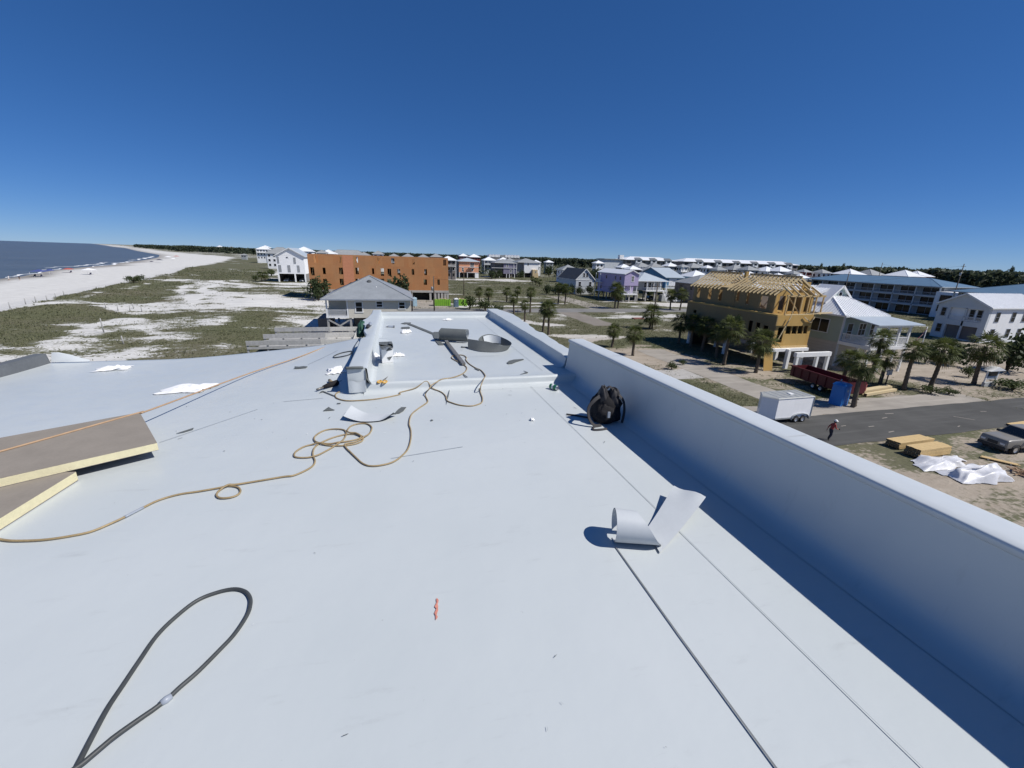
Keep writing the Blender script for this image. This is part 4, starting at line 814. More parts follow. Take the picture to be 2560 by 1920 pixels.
# ---------------------------------------------------------------- buildings
class House:
    def __init__(s, name, label, cat, loc, group=None): s.r = thing(name, label, cat, loc, group)
    def part(s, mb, name, mat, parent=None, label=None):
        o = mb.build(name, mat, parent or s.r)
        if label: o['label'] = label
        return o
    def box(s, name, mat, *a, parent=None): return s.part(MB().box(*a), name, mat, parent)
    def win(s, face, p, a0, a1, z0, z1, frame='white_paint', pane='glass', rows=2, cols=1, fw=.1, name='window'):
        """window on a wall: frame part with its pane; p = wall plane"""
        sg = -1 if face[0] == '-' else 1; ax = face[1]
        def bx(m, u0, u1, w0, w1, d0, d1):
            d = sorted((p+sg*d0, p+sg*d1))
            return m.box(u0, u1, *d, w0, w1) if ax == 'y' else m.box(*d, u0, u1, w0, w1)
        m = MB(); bx(m, a0-fw, a1+fw, z1, z1+fw, -.02, .06); bx(m, a0-fw*1.3, a1+fw*1.3, z0-fw, z0, -.02, .08); bx(m, a0-fw, a0, z0, z1, -.02, .055); bx(m, a1, a1+fw, z0, z1, -.02, .055)
        for k in range(1, rows): bx(m, a0, a1, z0+(z1-z0)*k/rows-fw*.25, z0+(z1-z0)*k/rows+fw*.25, -.02, .045)
        for k in range(1, cols): bx(m, a0+(a1-a0)*k/cols-fw*.3, a0+(a1-a0)*k/cols+fw*.3, z0, z1, -.02, .05)
        w = s.part(m, name, frame); q = MB(); bx(q, a0, a1, z0, z1, -.01, .022); s.part(q, 'pane', pane, w); return w
    def gable(s, x0, x1, y0, y1, ze, zr, axis, ov, mat, wall=None, th=.16, ribs=0, trim='white_paint'):
        """two sloping slabs and the gable triangles; axis = ridge direction"""
        m = MB(); r = MB(); f = MB()
        if axis == 'y': A = lambda u, v, z: (u, v, z); u0, u1, v0, v1 = x0, x1, y0, y1
        else: A = lambda u, v, z: (v, u, z); u0, u1, v0, v1 = y0, y1, x0, x1
        uc = (u0+u1)/2; sl = (zr-ze)/(uc-u0); eo = ov
        for sg, ue in ((-1, u0-eo), (1, u1+eo)):
            zeo = ze-sl*eo; a = [A(ue, v0-ov, zeo), A(ue, v1+ov, zeo), A(uc, v1+ov, zr), A(uc, v0-ov, zr)]
            if (axis == 'y') == (sg > 0): a = a[::-1]
            m.hexa(a, [(p[0], p[1], p[2]+th) for p in a])
            if ribs:
                n = max(1, int((v1-v0+2*ov)/ribs))
                for k in range(n+1):
                    v = v0-ov+.03+(v1-v0+2*ov-.06)*k/n; r.bar(A(ue, v, zeo+th+.02), A(uc, v, zr+th+.02), .05, .06)
            for v in (v0-ov-.03, v1+ov+.03): f.bar(A(ue, v, zeo+th*.35), A(uc, v, zr+th*.35), .05, th*1.7)
        f.bar(A(u0-eo-.02, v0-ov, ze-sl*eo+.02), A(u0-eo-.02, v1+ov, ze-sl*eo+.02), .05, .2); f.bar(A(u1+eo+.02, v0-ov, ze-sl*eo+.02), A(u1+eo+.02, v1+ov, ze-sl*eo+.02), .05, .2)
        o = s.part(m, 'roof', mat); s.part(f, 'fascia', trim, o)
        if ribs: s.part(r, 'roof_ribs', mat, o)
        if wall:
            for v in (v0, v1):
                g = MB(); g.hexa([A(u0, v, ze-.02), A(u1, v, ze-.02), A(uc, v, zr-.02)], [A(u0, v+(.1 if v == v0 else -.1), ze-.02), A(u1, v+(.1 if v == v0 else -.1), ze-.02), A(uc, v+(.1 if v == v0 else -.1), zr-.02)])
                s.part(g, 'gable_wall', wall)
        return o
    def hip(s, x0, x1, y0, y1, ze, zr, ov, mat, trim='white_paint', ribs=0, name='roof', ridge=None):
        x0 -= ov; x1 += ov; y0 -= ov; y1 += ov; w, d = x1-x0, y1-y0
        if ridge: R0, R1 = ridge
        elif w > d: R0, R1 = ((x0+d/2, (y0+y1)/2), (x1-d/2, (y0+y1)/2))
        else: R0, R1 = (((x0+x1)/2, y0+w/2), ((x0+x1)/2, y1-w/2))
        e = [(x0, y0, ze), (x1, y0, ze), (x1, y1, ze), (x0, y1, ze)]; a, c = (*R0, zr), (*R1, zr); m = MB()
        if abs(R0[0]-R1[0]) >= abs(R0[1]-R1[1]): faces = [(e[0], e[1], c, a), (e[1], e[2], c), (e[2], e[3], a, c), (e[3], e[0], a)]
        else: faces = [(e[0], e[1], a), (e[1], e[2], c, a), (e[2], e[3], c), (e[3], e[0], a, c)]
        for q in faces: m.quad(*q)
        m.quad(e[3], e[2], e[1], e[0])
        o = s.part(m, name, mat); f = MB()
        for p, q in zip(e, e[1:]+e[:1]):
            f.bar((p[0], p[1], ze-.10), (q[0], q[1], ze-.10), .09, .22)
        hc = MB()
        for p, q in ((e[0], a), (e[1], c if len(faces[0]) == 4 else a), (e[2], c), (e[3], a if len(faces[0]) == 4 else c), (a, c)):
            if (Vector(p)-Vector(q)).length > .2: hc.bar(Vector(p)+Vector((0, 0, .03)), Vector(q)+Vector((0, 0, .03)), .22, .06)
        s.part(hc, 'hip_cap', mat, o)
        s.part(f, 'fascia', trim, o)
        if ribs:
            r = MB()
            for q in faces:
                P = [Vector(p) for p in q]; b0, b1 = P[0], P[1]; L_ = (b1-b0).length; n = int(L_/ribs); top = P[2:][::-1] if len(P) == 4 else [P[2], P[2]]
                nrm = (b1-b0).cross(P[2]-b0).normalized(); along = (b1-b0)/L_
                t0 = (top[0]-b0).dot(along); t1 = (top[1]-b0).dot(along); hv = (top[0]-b0)-along*t0
                for k in range(1, n):
                    t = L_*k/n; f_ = t/t0 if t < t0 else (1 if t <= t1 else (L_-t)/max(1e-6, L_-t1))
                    if f_ > .05: r.bar(b0+along*t+nrm*.03, b0+along*t+hv*f_+nrm*.03, .05, .06, up=nrm)
            s.part(r, 'roof_ribs', mat, o)
        return o
    def posts(s, pts, z0, z1, w, mat, name='post'):
        for x, y in pts: s.box(name, mat, x-w/2, x+w/2, y-w/2, y+w/2, z0, z1)
    def rail(s, a, c, z0, z1, mat='white_paint', step=.16, name='railing'):
        a = Vector((*a, 0)); c = Vector((*c, 0)); m = MB(); up = Vector((0, 0, 1)); L_ = (c-a).length
        m.bar(a+up*z1, c+up*z1, .1, .08); m.bar(a+up*(z0+.1), c+up*(z0+.1), .07, .07)
        for k in range(1, int(L_/step)): p = a.lerp(c, k*step/L_); m.bar(p+up*(z0+.1), p+up*z1, .045, .045)
        s.part(m, name, mat)
def holed(ax, p, th, a0, a1, z0, z1, holes, seed=None):
    """wall slab with openings: boxes between the grid lines of the holes"""
    us = sorted({a0, a1, *[h[0] for h in holes], *[h[1] for h in holes]}); zs = sorted({z0, z1, *[h[2] for h in holes], *[h[3] for h in holes]}); m = MB()
    for i in range(len(us)-1):
        run = None
        for k in range(len(zs)):
            solid = k < len(zs)-1 and not any(h[0]-1e-6 <= us[i] and us[i+1] <= h[1]+1e-6 and h[2]-1e-6 <= zs[k] and zs[k+1] <= h[3]+1e-6 for h in holes)
            if solid and run is None: run = zs[k]
            if not solid and run is not None:
                m.box(us[i], us[i+1], p, p+th, run, zs[k]) if ax == 'y' else m.box(p, p+th, us[i], us[i+1], run, zs[k]); run = None
    return m
# --- cream house with grey hip roof just beyond our roof
h = House('beach_house', 'cream house on stilts with a grey hip roof just beyond our roof', 'house', (-4.5, 83, 0))
h.box('wall', 'siding_cream', -7.9, 2.4, 76, 90.4, 2.7, 5.8); h.box('wall', 'siding_cream', -11.4, -7.9, 79, 90.4, 2.7, 5.8)
h.box('porch_floor', 'white_paint', -11.5, -7.93, 75.95, 79, 2.72, 3.02)
rf = h.hip(-11.5, 2.3, 76, 90.4, 5.92, 9.45, .62, 'galvanised', 'tape_grey')
h.part(MB().lathe([(.42, 0), (.42, .16), (.25, .22), (0, .22)], (-4.55, 80.9, 8.4), 12, axis=(0, -.75, 1)), 'roof_vent', 'dark_roof', rf); h.part(MB().tube([(-3.3, 79.2, 7.2), (-3.3, 79.2, 7.8)], .07, 8), 'vent_pipe', 'white_paint', rf)
for a0, a1, z0, z1 in ((-6.7, -5.7, 3.75, 5.35), (-3.3, -2.4, 4.6, 5.45), (.45, 1.35, 4.3, 5.35)): h.win('-y', 76, a0, a1, z0, z1, fw=.16)
h.posts([(-11.35, 76.1), (-8.05, 76.1)], 3.02, 5.75, .24, 'white_paint'); h.rail((-11.3, 76.08), (-8.1, 76.08), 3.05, 4.05); h.rail((-11.4, 76.2), (-11.4, 79), 3.05, 4.05)
h.posts([(x, y) for x in (-11.3, -7.7, -3, 2.1) for y in (76.3, 83, 89.8)], 0, 2.7, .34, 'weathered', 'pile')
x_ = MB(); x_.bar((-11.2, 76.1, 2.4), (-7.8, 76.1, .3), .09, .25); x_.bar((-11.2, 76.2, .3), (-7.8, 76.2, 2.4), .09, .25); h.part(x_, 'cross_brace', 'weathered')
h.box('stair_wall', 'brown_wall', -13.4, -11.6, 79, 86, 0, 2.2); h.box('storage', 'brown_wall', -7.4, 2.0, 80.5, 90, 0, 2.65)
# --- long sheathed building
h = House('sheathed_building', 'long three-storey building sheathed in raw orange panels on concrete piers', 'building', (-4, 138, 0))
W1 = [(630, 672, 258, 335), (885, 915, 265, 340), (1045, 1085, 270, 345), (1280, 1322, 277, 345), (1445, 1480, 285, 350), (1675, 1705, 290, 355), (2035, 2070, 300, 370), (595, 635, 385, 475), (720, 750, 390, 462), (890, 930, 390, 465), (1062, 1095, 392, 465), (1240, 1262, 400, 465), (1335, 1370, 400, 487), (1410, 1450, 405, 487), (1515, 1550, 410, 475), (1680, 1708, 410, 478), (1825, 1855, 412, 482), (610, 655, 510, 592), (725, 765, 515, 580), (898, 938, 515, 587), (1065, 1098, 517, 565), (1335, 1375, 520, 560), (1410, 1455, 522, 570), (1520, 1550, 525, 595), (1825, 1862, 532, 598), (1985, 2012, 535, 600)]
HO = []
for a, c, d, e in W1:
    yt = 240+45*(a-565)/1560; X = lambda q: -23.3+(q-(565+35*((d+e)/2-yt)/390))*.0256
    HO.append((round(X(a), 2), round(X(c), 2), round(12.6-(e-yt)*.0248, 2), round(12.6-(d-yt)*.0248, 2)))
h.part(holed('y', 132, .2, -23.4, 15.7, 3.0, 12.6, HO), 'wall', 'osb')
h.part(holed('y', 143.8, .2, -23.4, 15.7, 3.0, 12.6, [(a-.3, c+.3, d, e) for a, c, d, e in HO[::2]]), 'wall', 'osb'); h.box('wall', 'osb', -23.4, -23.2, 132.2, 143.8, 3, 12.6); h.box('wall', 'osb', 15.5, 15.7, 132.2, 143.8, 3, 12.6)
for z in (3.0, 6.2, 9.4): h.box('floor_deck', 'ply_shade', -23.2, 15.5, 132.2, 143.8, z, z+.25)
for x in np.arange(-18.5, 15, 6.4): h.box('party_wall', 'ply_shade', x, x+.15, 132.3, 143.7, 3.3, 12.2)
h.box('wall_panel', 'osb_red', -14.3, -11.45, 131.97, 132, 3.05, 12.5)
for k, (a, c, d, e) in enumerate(HO):
    if k % 3 == 2: continue
    m = MB()
    if k % 2: m.bar((a+.1, 132.5, d), (c-.1, 132.5, e), .12, .1)
    m.bar(((a+c)/2+.1*(k % 3-1), 132.4, d), ((a+c)/2+.1*(k % 3-1), 132.4, e), .1, .1); h.part(m, 'stud_brace', 'lumber')
h.box('ledger', 'concrete', -23.5, 15.8, 131.9, 144, 2.35, 3.0)
for x in (-23.2, -19, -14, -9.5, -4.5, 0, 4.6, 10.2, 11.7, 12.7, 13.7, 14.7, 15.5): h.box('pier', 'concrete', x-.3, x+.3, 132, 132.7, 0, 2.35)
h.box('back_wall', 'brown_wall', -23, 15.4, 140, 140.3, 0, 2.35); h.box('garage_shade_sheet', 'interior_shade', 5.0, 9.9, 134, 134.1, 0, 2.0)  # last box is a dark sheet for the shade inside the garage opening
# --- white gable house with parked cars below
h = House('gable_house', 'tall white gabled house with closed grey shutters and cars parked beneath', 'house', (-42.5, 208, 0))
h.box('wall', 'stucco_white', -48, -37.2, 202, 218, 3.75, 11.2); h.box('pier', 'stucco_white', -48, -47.5, 202, 202.5, 0, 3.75); h.box('pier', 'stucco_white', -41.6, -41.1, 202, 202.5, 0, 3.75); h.box('pier', 'stucco_white', -37.7, -37.2, 202, 202.5, 0, 3.75)
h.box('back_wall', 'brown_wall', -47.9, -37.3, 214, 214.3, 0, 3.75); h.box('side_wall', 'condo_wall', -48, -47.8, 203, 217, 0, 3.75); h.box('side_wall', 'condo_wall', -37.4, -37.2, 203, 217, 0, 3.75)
h.gable(-48, -37.2, 202, 218, 11.2, 14.2, 'y', .6, 'pale_blue_roof', 'stucco_white')
for a0, a1, z0, z1 in ((-47.6, -46.9, 8, 10.5), (-41.3, -40.5, 8, 10.4), (-47.4, -46.4, 4.5, 7.2), (-43.9, -42.9, 4.5, 7.2), (-40.2, -39.3, 4.5, 7.2)): h.win('-y', 202, a0, a1, z0, z1, 'tape_grey', 'shutter', rows=1, fw=.06, name='shuttered_window')
h.win('-y', 202, -44, -43.4, 10.2, 10.6, 'tape_grey', 'glass', rows=1, fw=.05, name='gable_vent')
# --- lavender house
h = House('lavender_house', 'narrow lavender house on stilts, its gable end lit by the sun', 'house', (77.2, 139, 0))
h.box('wall', 'siding_lav', 74.6, 79.9, 129.4, 149, 5.5, 9.3); h.box('wall', 'siding_lav', 74.6, 79.9, 132.2, 149, 2.4, 5.5); h.box('porch_floor', 'white_paint', 74.7, 80, 129.3, 132.2, 2.4, 2.68)
h.gable(74.6, 79.9, 129.4, 149, 9.3, 10.5, 'y', .35, 'white_roof', 'siding_lav')
h.win('-y', 129.4, 77.3, 78.05, 6.9, 8.6, fw=.14, cols=2)
for y in (142, 135.2, 131.8): h.win('-x', 74.6, y, y+.9, 7.2, 8.3, 'siding_lav', fw=.08)
for y in (145.6,): h.win('-x', 74.6, y, y+.9, 3.4, 4.5, 'siding_lav', fw=.08)
h.posts([(74.9, 129.6), (77.2, 129.6), (79.7, 129.6)], 2.68, 5.5, .2, 'white_paint'); h.rail((74.9, 129.5), (79.7, 129.5), 2.7, 3.7); h.posts([(x, y) for x in (75, 77.2, 79.6) for y in (129.8, 136, 142, 148.4)], 0, 2.4, .35, 'concrete', 'pile')
h.box('balcony_floor', 'white_paint', 73.4, 74.55, 145, 148.8, 2.4, 2.6); h.box('balcony_floor', 'white_paint', 73.4, 74.55, 145, 148.8, 5.6, 5.8); h.rail((73.45, 145), (73.45, 148.8), 5.8, 6.8); h.posts([(73.5, 145.1), (73.5, 148.7)], 0, 9, .16, 'white_paint')
# --- grey hip house with porch stairs
h = House('porch_house', 'grey raised house with pale hip roof, white porch rail and stairs to the right', 'house', (87, 138, 0))
h.box('wall', 'siding_grey', 81.3, 92.6, 134.2, 146, 3.7, 7.1); h.hip(81.3, 92.8, 131.8, 146, 7.12, 9.75, .45, 'pale_blue_roof')
h.box('porch_floor', 'white_paint', 84.8, 92.8, 131.5, 134.2, 3.5, 3.82); h.posts([(84.95, 131.7), (87.6, 131.7), (90.2, 131.7), (92.6, 131.7)], 3.82, 7.0, .2, 'white_paint'); h.rail((85, 131.7), (90.2, 131.7), 3.85, 4.85)
for a in (85.3, 87.2, 88.6): h.win('-y', 134.2, a, a+.9, 4.7, 6.4, fw=.1)
h.win('-y', 134.2, 82.2, 82.9, 4.6, 6.5); h.posts([(x, y) for x in (81.6, 85, 88.5) for y in (132, 139, 145.5)], 0, 3.6, .4, 'concrete', 'pile')
st = MB()
for k in range(12): st.box(90.9+.0*k, 92.5, 131.2-.28*k, 131.5-.28*k, 3.6-.3*k, 3.7-.3*k)
h.part(st, 'stair', 'white_paint'); m = MB(); m.bar((90.85, 131.4, 4.6), (90.85, 128, 1.0), .08, .1); m.bar((92.55, 131.4, 4.6), (92.55, 128, 1.0), .08, .1); h.part(m, 'stair_rail', 'white_paint'); h.box('stair_base', 'block', 91.5, 95, 131.7, 133.8, 0, 2.3)
# --- blue house behind it
h = House('blue_house', 'bright blue house with pale blue gabled roof behind the porch house', 'house', (115, 169, 0))
h.box('wall', 'siding_blue', 110.5, 119, 158, 181, 3, 7.4); h.gable(110.5, 119, 158, 181, 7.4, 11.0, 'x', .5, 'pale_blue_roof', 'siding_blue', trim='pale_blue_roof')
h.win('-y', 158, 112.3, 115.8, 4.2, 6.8, cols=3, rows=1, pane='canopy_white'); h.win('-y', 158, 112.3, 115.8, 3.3, 4.0, cols=3, rows=1)
h.posts([(111, 157.2), (118.6, 157.2)], 0, 3, .3, 'white_paint', 'pile'); h.posts([(x, 170) for x in (111, 115, 118.6)], 0, 3, .4, 'concrete', 'pile'); h.rail((110.6, 157.2), (118.8, 157.2), 3.1, 4.1); h.box('deck', 'white_paint', 110.5, 119, 157, 158, 2.85, 3.05)
# --- grey gable cottage with dark roof
h = House('cottage', 'pale grey gabled cottage with a steep dark roof beyond the palms', 'house', (74, 168, 0))
h.box('wall', 'siding_greywhite', 69.8, 77.8, 158.6, 178, 0, 5.9); h.gable(69.8, 77.8, 158.6, 178, 5.9, 9.85, 'y', .35, 'dark_roof', 'siding_greywhite')
h.win('-y', 158.6, 72.7, 73.5, 6.8, 8.3, fw=.12); h.win('-y', 158.6, 74.0, 74.8, 6.8, 8.3, fw=.12); h.win('-y', 158.6, 71, 72, 3.2, 4.9); h.win('-y', 158.6, 75.6, 76.6, 3.2, 4.9); h.box('trim_band', 'white_paint', 69.75, 77.85, 158.5, 158.59, 5.5, 5.75)
for x in (72.3, 73.55, 75.2): pass
# --- peach, purple-grey and white houses across the field
h = House('peach_house', 'peach house with white balcony and garage below, across the field', 'house', (45.5, 279, 0))
h.box('wall', 'peach', 39.3, 51.9, 272.8, 286, 3.2, 10.1); h.box('side_wall', 'brown_wall', 38.9, 39.29, 273, 286, 0, 10.0); h.hip(39.3, 51.9, 272.8, 286, 10.15, 12.2, .8, 'pale_blue_roof')
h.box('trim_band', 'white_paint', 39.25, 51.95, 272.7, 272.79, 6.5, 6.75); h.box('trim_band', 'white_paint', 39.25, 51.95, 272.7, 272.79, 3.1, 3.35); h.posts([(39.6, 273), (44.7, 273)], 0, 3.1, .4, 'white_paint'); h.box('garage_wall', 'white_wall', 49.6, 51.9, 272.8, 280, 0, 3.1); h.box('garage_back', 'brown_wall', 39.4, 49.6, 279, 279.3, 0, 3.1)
h.win('-y', 272.8, 41.3, 42.2, 4.0, 6.0, fw=.2); h.win('-y', 272.8, 47.4, 48.3, 4.2, 5.6, fw=.2); h.box('balcony', 'white_paint', 45.6, 49.6, 271.4, 272.7, 6.5, 6.7); h.rail((45.7, 271.5), (49.5, 271.5), 6.7, 7.8, step=.3); h.win('-y', 272.8, 46.6, 48.8, 6.8, 9.0, cols=2)
h = House('purple_house', 'muted purple house with porch posts between the peach and white houses', 'house', (74.5, 288, 0))
h.box('wall', 'siding_purple', 70.2, 78.6, 280, 295, 2.7, 9.7); h.hip(64.5, 79, 280, 295, 9.8, 12, .6, 'grey_roof'); h.box('side_wall', 'siding_dark', 64.5, 70.1, 281.5, 295, 2.7, 9.7); h.box('trim_band', 'white_paint', 62, 79.4, 279.6, 279.9, 6.3, 6.55)
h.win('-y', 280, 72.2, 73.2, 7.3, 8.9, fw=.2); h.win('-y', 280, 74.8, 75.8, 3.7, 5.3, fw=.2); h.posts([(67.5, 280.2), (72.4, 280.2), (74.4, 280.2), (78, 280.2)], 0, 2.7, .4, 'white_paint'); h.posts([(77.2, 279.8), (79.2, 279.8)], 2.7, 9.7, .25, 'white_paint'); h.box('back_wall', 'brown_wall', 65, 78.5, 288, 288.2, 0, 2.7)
h = House('white_stucco_house', 'white stucco block house with tan stair tower, right of the purple house', 'house', (93, 296, 0))
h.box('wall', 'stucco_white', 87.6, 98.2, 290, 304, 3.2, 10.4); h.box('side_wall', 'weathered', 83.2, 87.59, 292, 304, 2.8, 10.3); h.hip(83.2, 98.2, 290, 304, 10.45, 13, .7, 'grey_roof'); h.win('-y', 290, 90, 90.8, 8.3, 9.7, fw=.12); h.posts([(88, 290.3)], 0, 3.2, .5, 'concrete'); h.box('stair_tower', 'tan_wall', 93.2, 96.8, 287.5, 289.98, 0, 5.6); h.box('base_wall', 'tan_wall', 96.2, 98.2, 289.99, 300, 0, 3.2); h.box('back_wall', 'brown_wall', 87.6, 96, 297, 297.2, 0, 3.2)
h.win('-y', 287.5, 95, 95.8, 3.6, 4.5, fw=.1); st = MB()
for k in range(14): st.box(91.6+.13*k, 91.8+.13*k, 288.2, 289.4, .4*k, .4*k+.2)
h.part(st, 'stair', 'concrete')
# --- timber frame house under construction
h = House('timber_house', 'half-built timber house with open rafters and raw plywood walls', 'house', (52, 53, 0))
h.part(holed('x', 48.9, .15, 44.4, 62.8, 3.0, 7.05, [(48.2, 48.9, 4.3, 5.9), (46.9, 47.6, 4.3, 5.8), (45.5, 46.3, 4.2, 5.6), (60.2, 61.0, 5.4, 5.9)]), 'wall', 'ply_shade')
h.part(holed('y', 44.4, .15, 49.05, 55.1, 3.0, 7.05, [(49.5, 50.5, 3.5, 5.6), (50.85, 51.75, 4.65, 5.75), (51.9, 52.75, 4.65, 5.75), (52.9, 53.75, 4.65, 5.75), (53.9, 54.6, 4.65, 5.75)]), 'wall', 'ply')
h.box('wall', 'ply_shade', 54.95, 55.1, 44.55, 62.8, 3, 7.05); h.box('wall', 'ply_shade', 49.05, 54.95, 62.65, 62.8, 3, 7.05); h.box('floor_deck', 'ply_shade', 49.05, 54.95, 44.55, 62.65, 3, 3.2)
h.box('floor_deck', 'ply', 48.9, 55.1, 44.4, 62.8, 7.051, 7.25); h.box('rim_beam', 'lumber', 48.8, 55.15, 44.3, 44.39, 2.7, 3.05); h.box('shade_wall', 'interior_shade', 49.3, 54.8, 50, 50.1, 3.2, 7.0)
h.box('balcony_wall', 'ply', 49.0, 55.1, 43.3, 43.4, 5.9, 6.5) if 0 else None
h.part(holed('x', 49.9, .14, 46.2, 62.9, 7.25, 10.05, [(61.3, 62, 7.9, 9.5), (58.6, 59.3, 7.9, 9.6), (56.2, 56.9, 7.9, 9.6), (54.9, 55.7, 7.3, 9.9), (53.7, 54.6, 7.3, 9.9), (52.6, 53.2, 8.2, 9.8), (50.7, 51.2, 7.9, 9.6), (47.4, 48.6, 7.7, 9.4)]), 'wall', 'ply_shade')
h.box('wall_panel', 'ply_shade', 49.86, 49.9, 53.4, 56.0, 7.3, 10.0)  # added sheet over the openings, their shade put into its tone
h.box('wall', 'ply_shade', 56.5, 56.64, 46.2, 62.9, 7.25, 10.05); h.box('wall', 'ply_shade', 50.04, 56.5, 62.76, 62.9, 7.25, 10.05)
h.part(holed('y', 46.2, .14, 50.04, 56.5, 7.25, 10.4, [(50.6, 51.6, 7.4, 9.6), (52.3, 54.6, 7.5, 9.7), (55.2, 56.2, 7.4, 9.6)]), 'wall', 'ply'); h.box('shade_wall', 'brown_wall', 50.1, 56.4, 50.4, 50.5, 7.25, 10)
for k in range(6): h.part(MB().bar((50.2+1.22*k, 44.55, 7.25), (50.2+1.22*k, 44.55, 9.7), .14, .14), 'porch_stud', 'lumber')
h.part(MB().bar((50.0, 44.55, 9.75), (56.6, 44.55, 9.75), .14, .26), 'porch_beam', 'lumber'); h.part(MB().bar((50.9, 45.2, 9.6), (52.7, 44.6, 7.4), .1, .14), 'diagonal_brace', 'lumber')
h.part(MB().bar((49.2, 43.6, 7.35), (56.9, 43.4, 7.6), .25, .06), 'scaffold_plank', 'lumber_pale'); h.part(MB().bar((54.8, 43.7, 7.62), (57.2, 43.6, 7.7), .2, .06), 'scaffold_plank', 'lumber_pale')
m = MB(); m.bar((54.6, 44.2, 6.2), (53.3, 44.25, 7.0), .08, .14); m.bar((54.6, 44.2, 6.2), (55.2, 44.3, 7.0), .08, .14); m.bar((49.6, 44.2, 4.0), (50.9, 44.1, 7.2), .08, .14); h.part(m, 'diagonal_brace', 'lumber_pale')
rfm = None
for sec, (ya, yb, zr, n) in enumerate(((46.0, 54.6, 12.1, 13), (56.6, 63.2, 12.15, 9))):
    for k in range(n):
        y = ya+(yb-ya)*k/(n-1)
        for sg in (-1, 1):
            o = MB().bar((53.25+sg*3.95, 0, 9.72), (53.25, 0, zr), .06, .22).build('rafter', 'lumber_pale', None, (0, 0, 0)) if rfm is None or (sg, sec) not in rfm else rfm[(sg, sec)].copy()
            if rfm is None: rfm = {}
            if (sg, sec) not in rfm: rfm[(sg, sec)] = o
            else: COL.objects.link(o)
            o.parent = h.r; o.location = (-52, y-53, 0)
    h.part(MB().box(53.2, 53.3, ya-.2, yb+.2, zr-.12, zr+.2), 'ridge_board', 'lumber')
    h.part(MB().bar((51.6, ya, 10.9), (51.6, yb, 10.9), .1, .1).bar((54.9, ya, 10.9), (54.9, yb, 10.9), .1, .1), 'purlin', 'lumber')
for k in range(5):
    for sg in (-1, 1): h.part(MB().bar((50.0+k*.0, 54.9+k*.4, 9.9+0*k), (52.6, 54.9+k*.4, 10.9), .085, .25) if sg < 0 else MB().bar((50.6+1.25*k, 46.1, 10.95-.02*k), (50.6+1.25*k, 44.3, 9.85), .085, .2), 'porch_rafter', 'lumber_pale')
h.part(MB().box(53.0, 53.5, 55.3, 55.7, 11.0, 12.5), 'ridge_post', 'ply')
h.box('gable_sheet', 'ply', 53.9, 55.3, 46.05, 46.15, 10.4, 11.5)
for x, y in ((51.3, 43.7), (54.5, 48.4), (49.2, 44.7), (54.7, 44.7), (49.3, 53), (49.3, 61.5), (54.6, 53), (52, 58)): h.box('pile', 'white_wall', x-.22, x+.22, y-.22, y+.22, 0, 2.7)
h.box('pile_beam', 'white_wall', 48.8, 55, 43.9, 44.29, 2.35, 2.75); h.box('back_wall', 'interior_shade', 49.5, 54.8, 61, 61.2, 0, 2.6)
pf = House('concrete_frame', 'white concrete post and beam frame in front of the timber house', 'frame', (52.8, 41.5, 0)); pf.box('beam', 'white_wall', 49.9, 55.8, 41.2, 41.65, 2.2, 2.75); pf.posts([(50.2, 41.4), (51.9, 42.2), (53.6, 41.4), (55.5, 41.4)], 0, 2.2, .36, 'white_wall')
pl = thing('plywood_sheet', 'single upright plywood sheet leaning at the corner of the timber house', 'board', (47.7, 43.1, 0)); MB().hexa([(47.0, 43.05, 0), (48.32, 42.9, 0), (48.33, 42.95, 0), (47.01, 43.1, 0)], [(47.0, 43.5, 2.42), (48.32, 43.35, 2.42), (48.33, 43.4, 2.42), (47.01, 43.55, 2.42)]).build('sheet', 'ply', pl)
# --- sage house with white ribbed roofs
h = House('sage_house', 'sage green house with white ribbed metal roofs and a white front porch', 'house', (64, 50, 0))
h.box('base_wall', 'lap_grey', 60.3, 67.8, 44, 63, 0, 3.4); h.box('wall', 'siding_sage', 60.25, 67.85, 43.95, 63, 3.4, 7.15); h.box('upper_wall', 'siding_mint', 60.9, 67.2, 50.2, 63, 7.15, 9.2)
h.hip(60.3, 67.8, 44, 53, 7.2, 9.6, .45, 'white_roof', ribs=.45, ridge=((62.9, 48.6), (65.2, 48.6)))
h.gable(60.9, 67.2, 50.2, 63, 9.2, 10.6, 'y', .5, 'white_roof', 'siding_mint', ribs=.45); h.gable(61.6, 66.6, 48.4, 51.5, 8.7, 10.9, 'y', .3, 'white_roof', 'siding_mint')
rw = h.part(MB().lathe([(.30, 0), (.42, .0), (.42, .09), (.30, .09)], (64.1, 48.4, 9.75), 18, axis=(0, -1, 0)), 'round_window', 'white_paint'); h.part(MB().lathe([(.31, 0), (.31, .05), (0, .05)], (64.1, 48.4, 9.75), 18, axis=(0, -1, 0)), 'pane', 'glass', rw)
h.win('-x', 60.25, 46.0, 50.0, 4.5, 6.3, 'siding_greywhite', cols=3, rows=1, fw=.12); h.win('-x', 60.9, 52.4, 55.4, 7.6, 8.9, 'siding_greywhite', cols=2, rows=1)
h.box('corner_board', 'siding_greywhite', 60.15, 60.4, 43.85, 44.05, 0, 7.1); h.box('porch_floor', 'white_paint', 60.1, 67.0, 39.6, 44, 3.2, 3.65)
h.part(MB().hexa([(60.1, 39.3, 6.42), (68.6, 39.3, 6.42), (67.9, 43.9, 7.02), (60.6, 43.9, 7.02)], [(60.1, 39.3, 6.55), (68.6, 39.3, 6.55), (67.9, 43.9, 7.15), (60.6, 43.9, 7.15)]), 'porch_roof', 'pale_blue_roof')
